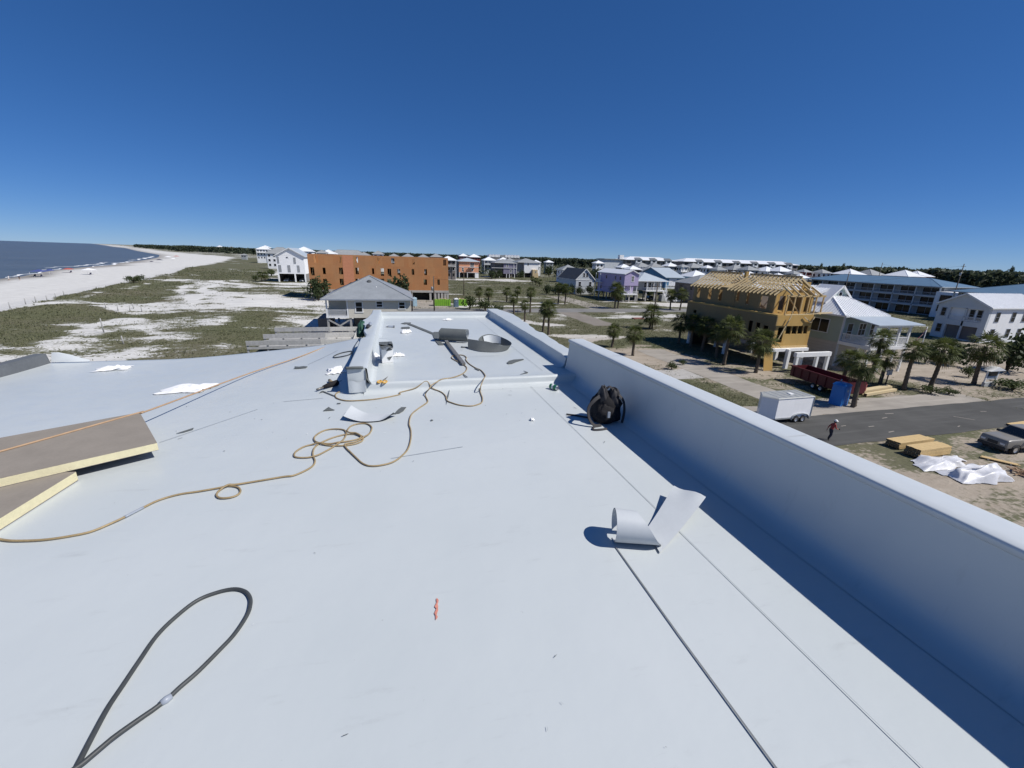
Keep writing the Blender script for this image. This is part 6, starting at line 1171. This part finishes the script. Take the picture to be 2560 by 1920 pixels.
# ---------------------------------------------------------------- vehicles and site plant
def wheel(r, c, rad, w, ax=(0, 1, 0)):
    a = Vector(ax); t = MB().lathe([(rad*.55, -w/2), (rad*.9, -w/2), (rad, -w*.3), (rad, w*.3), (rad*.9, w/2), (rad*.55, w/2)], c, 18, axis=ax).build('tyre', 'tyre', r)
    w_ = MB().lathe([(rad*.56, -w*.45), (rad*.45, -w*.3), (rad*.15, -w*.38), (0, -w*.38)], c, 18, axis=ax).lathe([(rad*.56, w*.45), (rad*.45, w*.3), (rad*.15, w*.38), (0, w*.38)], c, 18, axis=ax).build('rim', 'rim', t); return t
def car(name, label, loc, rz_, paint, kind='suv', group=None):
    """profile swept across the width, tucked in at the glass; own wheels, lamps, panes"""
    r = thing(name, label, 'car', loc, group); hw = .92
    if kind == 'pickup': L_ = 5.6; body = [(-2.75, .45), (-2.78, .8), (-2.7, 1.12), (-2.3, 1.17), (-1.2, 1.22), (-1.15, 1.22), (.75, 1.2), (.8, 1.22), (2.75, 1.2), (2.78, .5)]; cab = [(-1.25, 1.2), (-.55, 1.85), (.55, 1.88), (.8, 1.2)]; wx = (-1.85, 1.75)
    else: L_ = 4.6; body = [(-2.25, .4), (-2.3, .75), (-2.2, .98), (-1.2, 1.08), (2.1, 1.1), (2.28, .9), (2.3, .45)]; cab = [(-1.3, 1.06), (-.5, 1.62), (1.5, 1.66), (2.12, 1.08)]; wx = (-1.4, 1.4)
    o = Vector(loc); m = MB(); sec = [(-hw, 0), (-hw*.97, 1), (hw*.97, 1), (hw, 0)]
    def shell(prof, w0, w1, zb, mat, nm, par=None):
        mm = MB(); zs = [p[1] for p in prof]; z0, z1 = min(zs), max(zs)
        f = lambda p: w0+(w1-w0)*(p[1]-z0)/max(.01, z1-z0)
        a = [(p[0], -f(p), p[1]) for p in prof]; b_ = [(p[0], f(p), p[1]) for p in prof]; mm.hexa(a, b_); return mm.build(nm, mat, par or r, (0, 0, 0))
    B = shell(body, hw, hw*.95, 0, paint, 'body'); Cb = shell(cab, hw*.93, hw*.76, 0, paint, 'cabin')
    for q, bw in ((B, .11), (Cb, .07)):
        bv = q.modifiers.new('bevel', 'BEVEL'); bv.width = bw; bv.segments = 3; bv.angle_limit = R_(25)
        for pl_ in q.data.polygons: pl_.use_smooth = True
    gl = [(p[0]*.96+(.02), p[1]*.94+.07) for p in cab]; shell([(x, z) for x, z in gl], hw*.945, hw*.80, 0, 'car_glass', 'side_window', Cb)
    for k in (0, 2):
        a = Vector((cab[k][0], 0, cab[k][1])); c = Vector((cab[k+1][0], 0, cab[k+1][1])); d = c-a; nrm = Vector((-1, 0, 1)).normalized()*.012 if k == 0 else Vector((1, 0, 1)).normalized()*.012; q = MB(); p0 = a+d*.1+nrm; p1 = a+d*.9+nrm; q.quad((p0.x, -hw*.84, p0.z), (p0.x, hw*.84, p0.z), (p1.x, hw*.7, p1.z), (p1.x, -hw*.7, p1.z)); q.build('windscreen' if k == 0 else 'rear_window', 'car_glass', Cb, (0, 0, 0))
    for s in (-1, 1):
        MB().box(body[1][0]-.03, body[1][0]+.12, s*hw*.68-.15, s*hw*.68+.15, .70, .84).build('headlight', 'lamp_white', r, (0, 0, 0)); MB().box(body[-2][0]-.12, body[-2][0]+.03, s*hw*.78-.1, s*hw*.78+.1, .72, .98).build('tail_light', 'lamp_red', r, (0, 0, 0))
    MB().box(body[0][0]-.06, body[0][0]+.2, -hw*.98, hw*.98, .32, .55).build('bumper', 'bumper', r, (0, 0, 0)); MB().box(body[-1][0]-.2, body[-1][0]+.06, -hw*.98, hw*.98, .32, .58).build('bumper', 'bumper', r, (0, 0, 0))
    MB().box(body[1][0]-.025, body[1][0]+.1, -.32, .32, .62, .86).build('grille', 'bumper', r, (0, 0, 0))
    for s in (-1, 1):
        MB().box(cab[0][0]+.25, cab[0][0]+.42, *sorted((s*hw, s*(hw+.2))), 1.15, 1.33).build('wing_mirror', 'bumper', r, (0, 0, 0))
        for xx in (cab[1][0]+.02, (cab[1][0]+cab[2][0])/2): MB().box(xx, xx+.02, *sorted((s*hw*.985, s*(hw+.004))), .5, 1.12).build('door_seam', 'bumper', r, (0, 0, 0))
        MB().box((cab[1][0]+cab[2][0])/2-.05, (cab[1][0]+cab[2][0])/2+.05, *sorted((s*hw*.84, s*hw*.90)), 1.18, 1.6).build('pillar', paint, r, (0, 0, 0))
    for x in wx:
        for s in (-1, 1):
            t = MB().lathe([(.2, -.11), (.33, -.11), (.36, -.06), (.36, .06), (.33, .11), (.2, .11)], (x, s*.84, .36), 18, axis=(0, 1, 0)).build('wheel', 'tyre', r, (0, 0, 0)); MB().lathe([(.21, .105*s), (.17, .08*s), (.05, .1*s), (0, .1*s)], (x, s*.84, .36), 18, axis=(0, 1, 0)).build('rim', 'rim', t, (0, 0, 0))
            MB().lathe([(.44, -.02), (.44, .1*s)], (x, s*.85, .38), 18, axis=(0, 1, 0)).build('wheel_arch', 'bumper', r, (0, 0, 0))
    r.rotation_euler = (0, 0, rz_); return r
car('pickup_truck', 'tan pickup truck parked on sand at the right edge, facing left', (47.9, 18.75, 0), R_(-8), 'car_tan', 'pickup')
car('parked_car', 'white car parked on the sandy drive by the porch house', (95.3, 128.6, 0), R_(12), 'car_white', group='parked cars'); car('parked_car', 'dark car parked behind the white one by the porch house', (100.5, 131.6, 0), R_(10), 'car_dark', group='parked cars'); car('parked_car', 'black car in the shade under the grey porch house', (89.3, 135.5, 0), R_(80), 'car_dark', group='parked cars'); car('parked_car', 'second dark car parked beside the large grey roofed house', (105.5, 122.8, 0), R_(15), 'car_dark', group='parked cars')
car('parked_car', 'white car in the left bay under the white gabled house', (-45.6, 206, 0), R_(90), 'car_white', group='parked cars'); car('parked_car', 'dark car in the middle bay under the white gabled house', (-43.2, 207, 0), R_(90), 'car_dark', group='parked cars'); car('parked_car', 'white car in the right bay under the white gabled house', (-39.4, 206, 0), R_(90), 'car_white', group='parked cars')
# enclosed cargo trailer
t = thing('cargo_trailer', 'white enclosed cargo trailer with twin wheels parked beside the road', 'trailer', (33.8, 28.1, 0))
MB().hexa([(31.9, 27.0, .45), (35.9, 27.0, .45), (35.9, 29.0, .45), (31.9, 29.0, .45), (31.05, 28.0, .45)], [(31.9, 27.0, 2.35), (35.9, 27.0, 2.35), (35.9, 29.0, 2.35), (31.9, 29.0, 2.35), (31.05, 28.0, 2.35)]).build('body', 'trailer_white', t)
rf = MB().hexa([(31.85, 26.95, 2.351), (35.95, 26.95, 2.351), (35.95, 29.05, 2.351), (31.85, 29.05, 2.351), (30.98, 28.0, 2.351)], [(31.9, 27.05, 2.42), (35.9, 27.05, 2.42), (35.9, 28.95, 2.42), (31.9, 28.95, 2.42), (31.1, 28.0, 2.42)]).build('roof', 'trailer_roof', t)
for k in range(6): MB().box(32.1+.68*k, 32.16+.68*k, 27.06, 28.94, 2.421, 2.435).build('roof_rib', 'tape_grey', rf)
MB().box(33.9, 34.3, 27.7, 28.1, 2.421, 2.50).build('roof_hatch', 'white_paint', rf); MB().box(31.9, 35.92, 26.96, 26.995, .42, .56).build('trim_rail', 'galvanised', t); MB().box(35.88, 35.93, 26.95, 27.0, .45, 2.35).build('corner_trim', 'galvanised', t)
for x in (34.25, 35.0): wheel(t, (x, 27.02, .33), .33, .22)
for x in (34.25, 35.0): wheel(t, (x, 28.98, .33), .33, .22)
fd = MB(); P = []
for k in range(13):
    a = math.pi*k/12; P.append([(34.62-.98*math.cos(a)*(1-.12*math.sin(a)), yy, .32+.58*math.sin(a)**.55) for yy in (26.82, 27.0)])
fd.grid(P); fd.build('fender', 'galvanised', t); MB().bar((31.05, 28, .5), (29.9, 28, .5), .1, .1).build('drawbar', 'bumper', t)
# red dump trailer
t = thing('dump_trailer', 'dark red open dump trailer in front of the timber house', 'trailer', (46.6, 35, 0))
def obox(m, c, u, v, lu, lv, z0, z1):
    u = Vector((*u, 0)).normalized(); v = Vector((*v, 0)).normalized(); c = Vector((*c, 0)); q = [c, c+u*lu, c+u*lu+v*lv, c+v*lv]; return m.hexa([(p.x, p.y, z0) for p in q], [(p.x, p.y, z1) for p in q])
u_ = (-.10, -1); v_ = (1, -.10); c0 = (46.35, 38.6); Ld, Wd = 7.4, 2.3
obox(MB(), c0, u_, v_, Ld, .08, .75, 1.95).build('side_wall', 'dumpster_red', t); obox(MB(), (c0[0]+2.22, c0[1]-.22), u_, v_, Ld, .08, .75, 1.95).build('side_wall', 'dumpster_red', t); obox(MB(), c0, u_, v_, .08, Wd, .75, 1.95).build('tailgate', 'dumpster_red', t); obox(MB(), (c0[0]-.74, c0[1]-7.4), u_, v_, .08, Wd, .75, 1.95).build('front_wall', 'dumpster_red', t); obox(MB(), c0, u_, v_, Ld, Wd, .66, .76).build('floor', 'dumpster_red', t)
for k in range(7): obox(MB(), (c0[0]-.07-.1*k*1.1, c0[1]-.4-1.1*k), u_, (-1, .1), .1, .07, .7, 1.9).build('side_rib', 'dumpster_red', t)
obox(MB(), (c0[0]-.08, c0[1]), u_, (-1, .1), Ld, .05, 1.85, 1.97).build('top_rail', 'dumpster_red', t)
for k in (3.4, 4.4): wheel(t, (c0[0]-.1*k+.1, c0[1]-k, .38), .38, .24, (1, -.1, 0)); wheel(t, (c0[0]-.1*k+2.1, c0[1]-k-.2, .38), .38, .24, (1, -.1, 0))
MB().bar((45.75, 31.1, .6), (45.6, 29.8, .55), .15, .15).build('drawbar', 'bumper', t)
m = MB(); m.box(47.2, 48.2, 31.02, 31.06, .95, 1.7); m.build('front_plate', 'canopy_red', t)
for k in range(2): MB().box(47.35, 48.05, 30.98, 31.015, 1.3+.2*k, 1.38+.2*k).build('stencil_line', 'white_paint', t)
# dumpsters by the orange building
for k, (x, y, lab) in enumerate(((9.9, 117.0, 'bright green dumpster heaped with debris left of the grey toilet cabin'), (15.6, 117.6, 'bright green dumpster to the right behind the grey toilet cabin'))):
    t = thing('dumpster', lab, 'dumpster', (x+2.5, y, 0), 'green dumpsters'); w = 4.6 if k == 0 else 3.6
    for a in ((x, x+w, y, y+.1), (x, x+w, y+2.2, y+2.3), (x, x+.1, y+.1, y+2.2), (x+w-.1, x+w, y+.1, y+2.2)): MB().box(*a, .15, 1.7).build('side_wall', 'dumpster_green', t)
    MB().box(x, x+w, y, y+2.3, .05, .16).build('floor', 'dumpster_green', t)
    for j in range(8): MB().box(x+.1+j*w/8.2, x+.25+j*w/8.2, y-.08, y-.001, .15, 1.65).build('side_rib', 'dumpster_green', t)
    db = MB()
    for j in range(16): a = random.uniform(0, 3); p = Vector((random.uniform(x+.5, x+w-.5), random.uniform(y+.3, y+2), random.uniform(1.3, 2.0))); d = Vector((math.cos(a), math.sin(a)*.4, random.uniform(-.3, .3)))*random.uniform(.3, .8); db.bar(p-d, p+d, .25, .05)
    o = solo(db, 'scrap_lumber', 'lumber_pale', ('heap of pale scrap lumber in the left green dumpster', 'heap of pale scrap lumber in the right green dumpster')[k], 'lumber', (x+w/2, y+1, 1), 'dumpster debris')
# portable toilets
def porta(x, y, rz_, mat, label, roof=None):
    t = thing('portable_toilet', label, 'toilet', (x, y, 0), 'portable toilets'); B = lambda mb, n, mt, par=None: mb.build(n, mt, par or t, (0, 0, 0))
    B(MB().hexa([(-.55, -.55, 0), (.55, -.55, 0), (.55, .55, 0), (-.55, .55, 0)], [(-.52, -.52, 2.1), (.52, -.52, 2.1), (.52, .52, 2.1), (-.52, .52, 2.1)]), 'cabin', mat); B(MB().hexa([(-.58, -.58, 2.1), (.58, -.58, 2.1), (.58, .58, 2.1), (-.58, .58, 2.1)], [(-.38, -.45, 2.34), (.38, -.45, 2.34), (.38, .45, 2.34), (-.38, .45, 2.34)]), 'roof', roof or mat)
    d = B(MB().hexa([(-.36, -.585, .12), (.36, -.585, .12), (.36, -.55, .12), (-.36, -.55, .12)], [(-.36, -.555, 1.98), (.36, -.555, 1.98), (.36, -.52, 1.98), (-.36, -.52, 1.98)]), 'door', mat); B(MB().box(.22, .3, -.60, -.55, .95, 1.1), 'door_latch', 'tape_grey', d); B(MB().box(-.14, .14, -.572, -.545, 1.5, 1.72), 'door_sign', 'porta_pale', d); B(MB().box(-.34, .34, -.595, -.56, .02, .1), 'threshold', 'porta_pale')
    for s in (-1, 1): B(MB().box(*sorted((s*.53, s*.57)), -.2, .2, 1.75, 1.95), 'side_vent', mat)
    B(MB().tube([(.2, .3, 2.25), (.2, .3, 2.6)], .06, 8), 'vent_pipe', 'tape_grey'); t.rotation_euler = (0, 0, rz_); t.scale = (1.08, 1.08, 1.0)
porta(43.55, 30.25, R_(8), 'porta_blue', 'bright blue portable toilet beside the road and the red trailer'); porta(15.7, 115.0, R_(5), 'porta_grey', 'dark grey-blue portable toilet between the green dumpsters', 'white_paint'); porta(4.6, 116.6, R_(25), 'porta_pale', 'pale blue portable toilet behind the corner of the grey hip roof')
# lumber stacks
def stack(name, label, c, u, n, rows, L_, w, t_, mat='lumber', z0=.08, cover=None):
    r = thing(name, label, 'lumber', (c[0], c[1], 0), 'lumber stacks'); u = Vector((*u, 0)).normalized(); v = Vector((-u.y, u.x, 0))
    for i in range(rows):
        for j in range(n):
            a = Vector((*c, z0+t_*(i+.5)))+v*(j*w*1.02)+u*random.uniform(-.06, .06)+v*random.uniform(-.006, .006); MB().bar(a, a+u*(L_+random.uniform(-.12, .12)), w, t_*.96).build('plank', mat, r)
            MB().bar(a-u*.004, a+u*.012, w*.96, t_*.9).build('plank_end', 'lumber_end_shade', r) if (i+j) % 1 == 0 and rows < 6 else None
    for s in (.2, .8): MB().bar(Vector((*c, z0/2))+u*L_*s-v*.15, Vector((*c, z0/2))+u*L_*s+v*(n*w+.1), .09, z0).build('bearer', 'weathered', r)
stack('lumber_stack', 'flat stack of fresh yellow planks nearest the road', (37.35, 20.7), (1, .02), 4, 4, 3.9, .24, .13); stack('lumber_stack', 'tall stack of fresh yellow planks resting against the plastic sheet', (37.05, 19.2), (1, .01), 4, 5, 3.4, .24, .13)
stack('timber_beams', 'pair of long yellow beams on the sand beside the red trailer', (49.4, 31.7), (1, .145), 1, 1, 5.8, .3, .3, 'lumber_pale'); stack('timber_beams', 'stack of long yellow beams behind the nearest pair', (49.6, 32.3), (1, .15), 2, 2, 5.9, .32, .22, 'lumber_pale'); stack('timber_beams', 'short pale timber stack beside the sage house post', (51.0, 36.5), (1, .1), 2, 2, 2.4, .3, .2, 'lumber_pale')
stack('long_boards', 'long yellow boards lying along the near road edge at right', (54.1, 22.1), (1, .03), 2, 1, 7, .28, .12); stack('short_boards', 'three short boards lying beside the tan truck', (42.3, 18.2), (.55, -.9), 3, 1, 1.9, .14, .06)
# plastic sheeting
def sheet(name, label, pts, h_, seed, mat='plastic_wrap'):
    A_, B_, C_, D_ = [Vector((*p, 0)) for p in pts]; g = []; n = 26
    for i in range(n+1):
        row = []
        for j in range(n+1):
            u, v = i/n, j/n; p = (A_.lerp(B_, u)).lerp(D_.lerp(C_, u), v); e = min(1, 5*min(u, 1-u, v, 1-v)); p = p+Vector((float(vnoise(u*5, v*5, 1, seed))-.5, float(vnoise(u*5, v*5, 1, seed+2))-.5, 0))*.5
            z = .03+e*h_*(.25+.9*float(fbm(u*3, v*3, 1, seed+4)))+.12*abs(math.sin(u*9+v*4+seed))*e+.05*float(vnoise(u*16, v*16, 1, seed)); row.append((p.x, p.y, z))
        g.append(row)
    solo(MB().grid(g), name, mat, label, 'sheeting', (A_.x, A_.y, 0), 'plastic sheets')
sheet('plastic_sheet', 'crumpled white plastic sheet in front of the plank stacks', [(35.4, 17.7), (39.2, 17.4), (40.9, 18.7), (36.1, 19.1)], .35, 3); sheet('plastic_sheet', 'large white plastic sheet covering a pile nearest the parapet', [(35.6, 15.6), (39.4, 15.1), (41.3, 16.4), (36.0, 17.25)], .75, 8)
bd = thing('bare_branches', 'dry orange-brown debris pile beside the large plastic sheet', 'debris', (41.8, 15.8, 0)); m = MB()
for k in range(24): a = random.uniform(0, 6.28); p = Vector((41.8+random.uniform(-.4, .5), 15.8+random.uniform(-.5, .5), .05+random.random()*.3)); d = Vector((math.cos(a), math.sin(a), random.uniform(-.2, .3)))*random.uniform(.2, .5); m.bar(p-d, p+d, .06, .05)
m.build('branches', 'cord_orange', bd)
# small site signs, kiosk, flag
t = thing('site_sign', 'grey square sign on a dark post beside the leaning palms', 'sign', (57.6, 35.1, 0)); MB().bar((57.55, 35.1, 0), (57.55, 35.1, 1.3), .1, .1).build('post', 'pole_wood', t); MB().box(57.1, 58.0, 35.02, 35.06, 1.2, 1.9).build('panel', 'sign_grey', t)
t = thing('notice_kiosk', 'small notice kiosk with a white pitched roof on the right-hand lot', 'kiosk', (70.6, 32.2, 0)); 
for x in (69.6, 71.6): MB().box(x-.07, x+.07, 32.1, 32.24, 0, 2.1).build('post', 'white_paint', t)
MB().box(69.67, 71.53, 32.12, 32.2, .9, 2.0).build('panel', 'sign_grey', t); MB().box(69.8, 71.4, 32.08, 32.118, 1.35, 1.9).build('notice_board', 'glass', t); MB().hexa([(69.2, 31.7, 2.05), (70.6, 31.7, 2.55), (72, 31.7, 2.05)], [(69.2, 32.6, 2.05), (70.6, 32.6, 2.55), (72, 32.6, 2.05)]).build('roof', 'white_paint', t); MB().box(69.5, 71.7, 32.0, 32.3, 0, .55).build('base', 'block', t)
t = thing('flag', 'striped flag with dark blue canton hanging from a pole beside the sage house', 'flag', (79.4, 45.2, 0)); MB().tube([(79.4, 45.2, 0), (79.4, 45.2, 5.2)], .05, 6).build('flagpole', 'white_paint', t)
for k in range(7):
    P = [[(79.4-.25*s-.12*q, 45.15+.06*math.sin(s*1.4+k), 5.0-.18*q-.30*s) for q in (k, k+1)] for s in range(6)]; MB().grid(P).build('stripe', 'flag_red' if k % 2 == 0 else 'flag_white', t)
MB().grid([[(79.38-.25*s-.12*q, 45.08+.06*math.sin(s*1.4), 5.0-.18*q-.30*s) for q in (0, 2, 4)] for s in range(3)]).build('canton', 'flag_blue', t)
t = thing('planter_edge', 'low red brick edging beside the lane palms', 'edging', (56.8, 90.8, 0)); MB().box(55.6, 58.4, 90, 91.2, 0, .25).build('edging', 'brick_red', t)
for k, (x, y, hh, lab) in enumerate(((28.6, 98.6, 1.4, 'left'), (31.6, 98.8, 1.3, 'middle'), (34.2, 99.0, 1.2, 'right'))): solo(MB().box(x-.06, x+.06, y-.06, y+.06, 0, hh), 'marker_post', 'pole_wood', f'short dark marker post by the back road, {lab} one', 'post', (x, y, 0), 'marker posts by the road')
# ---------------------------------------------------------------- boardwalk with rails
t = thing('boardwalk', 'weathered wooden boardwalk with low rails below the roof edge', 'boardwalk', (-12, 64.5, 0))
for k in range(46): 
    x = -18.0+k*.27
    if x > -5.9: break
    MB().box(x, x+.24, 61.0, 68.4, 1.02, 1.07).build('plank', 'boardwalk_grey' if x < -10.2 else 'deck_board', t)
for y, zt, x0 in ((60.6, 1.75, -19.2), (64.6, 1.9, -18.2), (69.0, 2.1, -17.8)):
    for xa, xb, mt in ((x0, -10.2, 'boardwalk_grey'), (-10.15, -5.9, 'deck_board')):
        MB().bar((xa, y, zt-.1), (xb, y, zt-.1), .14, .62).build('rail_board', mt, t); MB().bar((xa, y+.05, zt-.75), (xb, y+.05, zt-.75), .1, .34).build('rail_board', mt, t)
    for x in np.arange(x0+.1, -5.8, 2.35): MB().box(x-.1, x+.1, y+.08, y+.28, 0, zt).build('post', 'boardwalk_grey' if x < -10.2 else 'deck_board', t)
MB().bar((-5.95, 60.6, 1.75), (-5.95, 69, 2.1), .14, .4).build('rail_board', 'deck_board', t)
# ---------------------------------------------------------------- dune fence posts and beach things
for k, (x, y) in enumerate(POSTS):
    z = float(ground_z(np.array(x), np.array(y))); hh = 2.1 if k == 10 else 1.15+.2*((k*3) % 3); side = 'foredune line' if k < 6 or k > 16 else 'dune path line' if k in (6, 7, 8, 9, 16) else 'open sand' if k in (10, 11) else 'sand track'
    n_ = [q for q in range(len(POSTS)) if ('foredune line' if q < 6 or q > 16 else 'dune path line' if q in (6, 7, 8, 9, 16) else 'open sand' if q in (10, 11) else 'sand track') == side].index(k)
    solo(MB().tube([(x, y, z-.3), (x+.06*math.sin(k), y, z+hh)], [.09, .075], 7), 'fence_post', 'weathered', f'weathered dune fence post on the {side}, {ORD[n_]} from the start', 'post', (x, y, z), 'dune fence posts')
def umbrella(x, y, mat, label, w=1.4, kind='umb'):
    z = float(ground_z(np.array(x), np.array(y))); nm, ct = ('beach_umbrella', 'umbrella') if kind == 'umb' else ('beach_canopy', 'canopy'); r = thing(nm, label, ct, (x, y, z), 'beach shades')
    if kind == 'umb':
        MB().tube([(x, y, z), (x, y, z+2.1)], .03, 6).build('pole', 'white_paint', r); MB().lathe([(w, 1.55), (w*.75, 1.82), (w*.4, 2.05), (0, 2.15)], (x, y, z), 10).build('canopy', mat, r)
    else:
        for sx in (-1, 1):
            for sy in (-1, 1): MB().tube([(x+sx*w, y+sy*w, z), (x+sx*w*.95, y+sy*w*.95, z+2.1)], .03, 5).build('leg', 'white_paint', r)
        MB().hexa([(x-w, y-w, z+2.1), (x+w, y-w, z+2.1), (x+w, y+w, z+2.1), (x-w, y+w, z+2.1)], [(x-.1, y-.1, z+2.9), (x+.1, y-.1, z+2.9), (x+.1, y+.1, z+2.9), (x-.1, y+.1, z+2.9)]).build('canopy', mat, r)
BL = [('canopy_blue', 'blue beach canopy nearest the left edge', 2.1, 'can'), ('canopy_blue', 'small blue umbrella right of the nearest canopy', 1.5, 'umb'), ('canopy_red', 'reddish beach umbrella at the waterline', 2.0, 'umb'), ('canopy_white', 'low white beach tent standing alone on the sand', 1.9, 'can'), ('canopy_dark', 'dark canopy far along the beach', 2.2, 'can'), ('canopy_dark', 'small dark umbrella left of the far dark canopy', 1.4, 'umb'), ('canopy_white', 'white canopy farthest but one along the beach', 2.6, 'can'), ('canopy_red', 'far reddish canopy beside the white one', 2.6, 'can'), ('canopy_white', 'far white umbrella near the waterline', 2.2, 'umb')]
for (x, y), (mt, lab, w, kd) in zip(BEACH, BL): umbrella(x, y, mt, lab, w, kd)
for k, (x, y) in enumerate(((-141, 221.5), (-143.6, 222.2), (-134, 239), (-150.5, 255))):
    z = float(ground_z(np.array(x), np.array(y))); r = thing('beach_chair', f'low dark beach chair under the shades, {ORD[k]} from the left', 'chair', (x, y, z), 'beach chairs')
    MB().box(x-.35, x+.35, y-.3, y+.4, z+.25, z+.32).build('seat', 'canopy_dark', r); MB().bar((x, y+.4, z+.3), (x, y+.85, z+.95), .7, .05).build('backrest', 'canopy_dark', r)
    for s in (-1, 1):
        for q in (-.25, .35): MB().bar((x+s*.32, y+q, z), (x+s*.32, y+q, z+.27), .05, .05).build('leg', 'white_paint', r)
# ---------------------------------------------------------------- people
def person(name, label, loc, rz_, joints, rad, edges, cols, extra=None, lod=2):
    """one skinned body from a joint graph; faces coloured by region; cap, hair, boots as children"""
    me = bpy.data.meshes.new('body'); keys = list(joints); ix = {k: i for i, k in enumerate(keys)}; me.from_pydata([joints[k] for k in keys], [(ix[a], ix[b]) for a, b in edges], [])
    o = bpy.data.objects.new(name, me); COL.objects.link(o); md = o.modifiers.new('skin', 'SKIN'); md.use_smooth_shade = True
    for k in keys:
        sv = me.skin_vertices[0].data[ix[k]]; q = rad[k]; sv.radius = q if hasattr(q, '__len__') else (q, q); sv.use_root = k == 'pelvis'
    sb = o.modifiers.new('sub', 'SUBSURF'); sb.levels = lod; sb.render_levels = lod
    dg = bpy.context.evaluated_depsgraph_get(); m2 = bpy.data.meshes.new_from_object(o.evaluated_get(dg)); o.modifiers.clear(); o.data = m2; m2.name = 'body'
    ms = []; m2.materials.clear()
    for nm in ('skin', *cols.keys()):
        if nm in MATS and nm not in ms: ms.append(nm); m2.materials.append(MATS[nm])
    for p in m2.polygons:
        c = p.center; best = min(keys, key=lambda k: (Vector(joints[k])-c).length-(rad[k] if not hasattr(rad[k], '__len__') else max(rad[k]))); p.use_smooth = True; p.material_index = 0
        for nm, ks in cols.items():
            if best in ks: p.material_index = ms.index(nm)
    o.location = loc; o.rotation_euler = (0, 0, rz_); tag(o, label, 'person'); return o
J = {'pelvis': (0, 0, .93), 'waist': (.02, 0, 1.06), 'chest': (.08, 0, 1.26), 'upchest': (.11, 0, 1.40), 'neck': (.15, 0, 1.49), 'head': (.20, 0, 1.60), 'crown': (.21, 0, 1.72),
 'shL': (.10, .17, 1.40), 'elL': (-.05, .24, 1.14), 'wrL': (-.16, .22, .93), 'haL': (-.19, .21, .85), 'shR': (.10, -.17, 1.40), 'elR': (.12, -.27, 1.14), 'wrR': (.33, -.22, 1.07), 'haR': (.40, -.20, 1.05),
 'hipL': (0, .09, .88), 'knL': (.14, .11, .50), 'anL': (.02, .13, .10), 'toL': (.17, .14, .04), 'hipR': (0, -.09, .88), 'knR': (.02, -.12, .49), 'anR': (-.20, -.14, .14), 'toR': (-.08, -.15, .05)}
for s, b_ in (('L', (-.19, .21, .85)), ('R', (.40, -.20, 1.05))):
    for k in range(4): J[f'f{s}{k}'] = (b_[0]+(.055 if s == 'R' else -.01)+.0, b_[1]+(k-1.5)*.02, b_[2]-(.03 if s == 'R' else .08))
    J[f't{s}'] = (b_[0]+.03, b_[1]+(-.045 if s == 'L' else .045), b_[2]-.02)
RD = {'pelvis': (.15, .12), 'waist': (.14, .11), 'chest': (.165, .12), 'upchest': (.15, .10), 'neck': .055, 'head': (.085, .10), 'crown': (.06, .07), 'shL': .065, 'shR': .065, 'elL': .046, 'elR': .046, 'wrL': .033, 'wrR': .033, 'haL': (.04, .022), 'haR': (.04, .022), 'hipL': .095, 'hipR': .095, 'knL': .066, 'knR': .066, 'anL': .045, 'anR': .045, 'toL': .042, 'toR': .042}
EG = [('pelvis', 'waist'), ('waist', 'chest'), ('chest', 'upchest'), ('upchest', 'neck'), ('neck', 'head'), ('head', 'crown'), ('upchest', 'shL'), ('shL', 'elL'), ('elL', 'wrL'), ('wrL', 'haL'), ('upchest', 'shR'), ('shR', 'elR'), ('elR', 'wrR'), ('wrR', 'haR'), ('pelvis', 'hipL'), ('hipL', 'knL'), ('knL', 'anL'), ('anL', 'toL'), ('pelvis', 'hipR'), ('hipR', 'knR'), ('knR', 'anR'), ('anR', 'toR')]
for s in 'LR':
    for k in range(4): RD[f'f{s}{k}'] = .009; EG.append((f'ha{s}', f'f{s}{k}'))
    RD[f't{s}'] = .010; EG.append((f'ha{s}', f't{s}'))
w = person('person', 'person in a red shirt, dark trousers and white cap walking on the road', (33.5, 23.2, .03), R_(-12), J, RD, EG, {'shirt_red': ('waist', 'chest', 'upchest', 'shL', 'shR', 'elL', 'elR'), 'jeans': ('pelvis', 'hipL', 'hipR', 'knL', 'knR'), 'boot': ('anL', 'anR', 'toL', 'toR')})
def child(mb, n, mat, par): o = mb.build(n, mat, None); o.parent = par; return o
child(MB().lathe([(.118, 1.655), (.116, 1.70), (.10, 1.76), (.06, 1.795), (0, 1.805)], (.205, 0, 0), 14).hexa([(.27, -.08, 1.655), (.40, -.06, 1.645), (.40, .06, 1.645), (.27, .08, 1.655)], [(.27, -.08, 1.672), (.40, -.06, 1.658), (.40, .06, 1.658), (.27, .08, 1.672)]), 'cap', 'cap_white', w)
child(MB().lathe([(.105, 1.575), (.112, 1.60), (.112, 1.66)], (.17, 0, 0), 14), 'hair', 'hair', w); child(MB().box(.425, .50, -.235, -.165, 1.0, 1.10), 'held_cup', 'pack', w)
child(MB().hexa([(.29, -.014, 1.57), (.325, 0, 1.575), (.29, .014, 1.57)], [(.285, -.008, 1.62), (.292, 0, 1.622), (.285, .008, 1.62)]), 'nose', 'skin', w)
for k, (x, y, mt, lab) in enumerate(((-135.7, 198.3, 'cap_white', 'person in pale clothes standing at the waterline near the left edge'), (-133.2, 199.2, 'jeans', 'person in dark clothes standing beside the pale one at the waterline'))):
    z = float(ground_z(np.array(x), np.array(y))); person('person', lab, (x, y, z), k*2, J, RD, EG, {mt: ('waist', 'chest', 'upchest', 'shL', 'shR', 'pelvis', 'hipL', 'hipR')}, lod=1)
for k, (x, y, lab) in enumerate(((1.0, 0, ''),)): pass
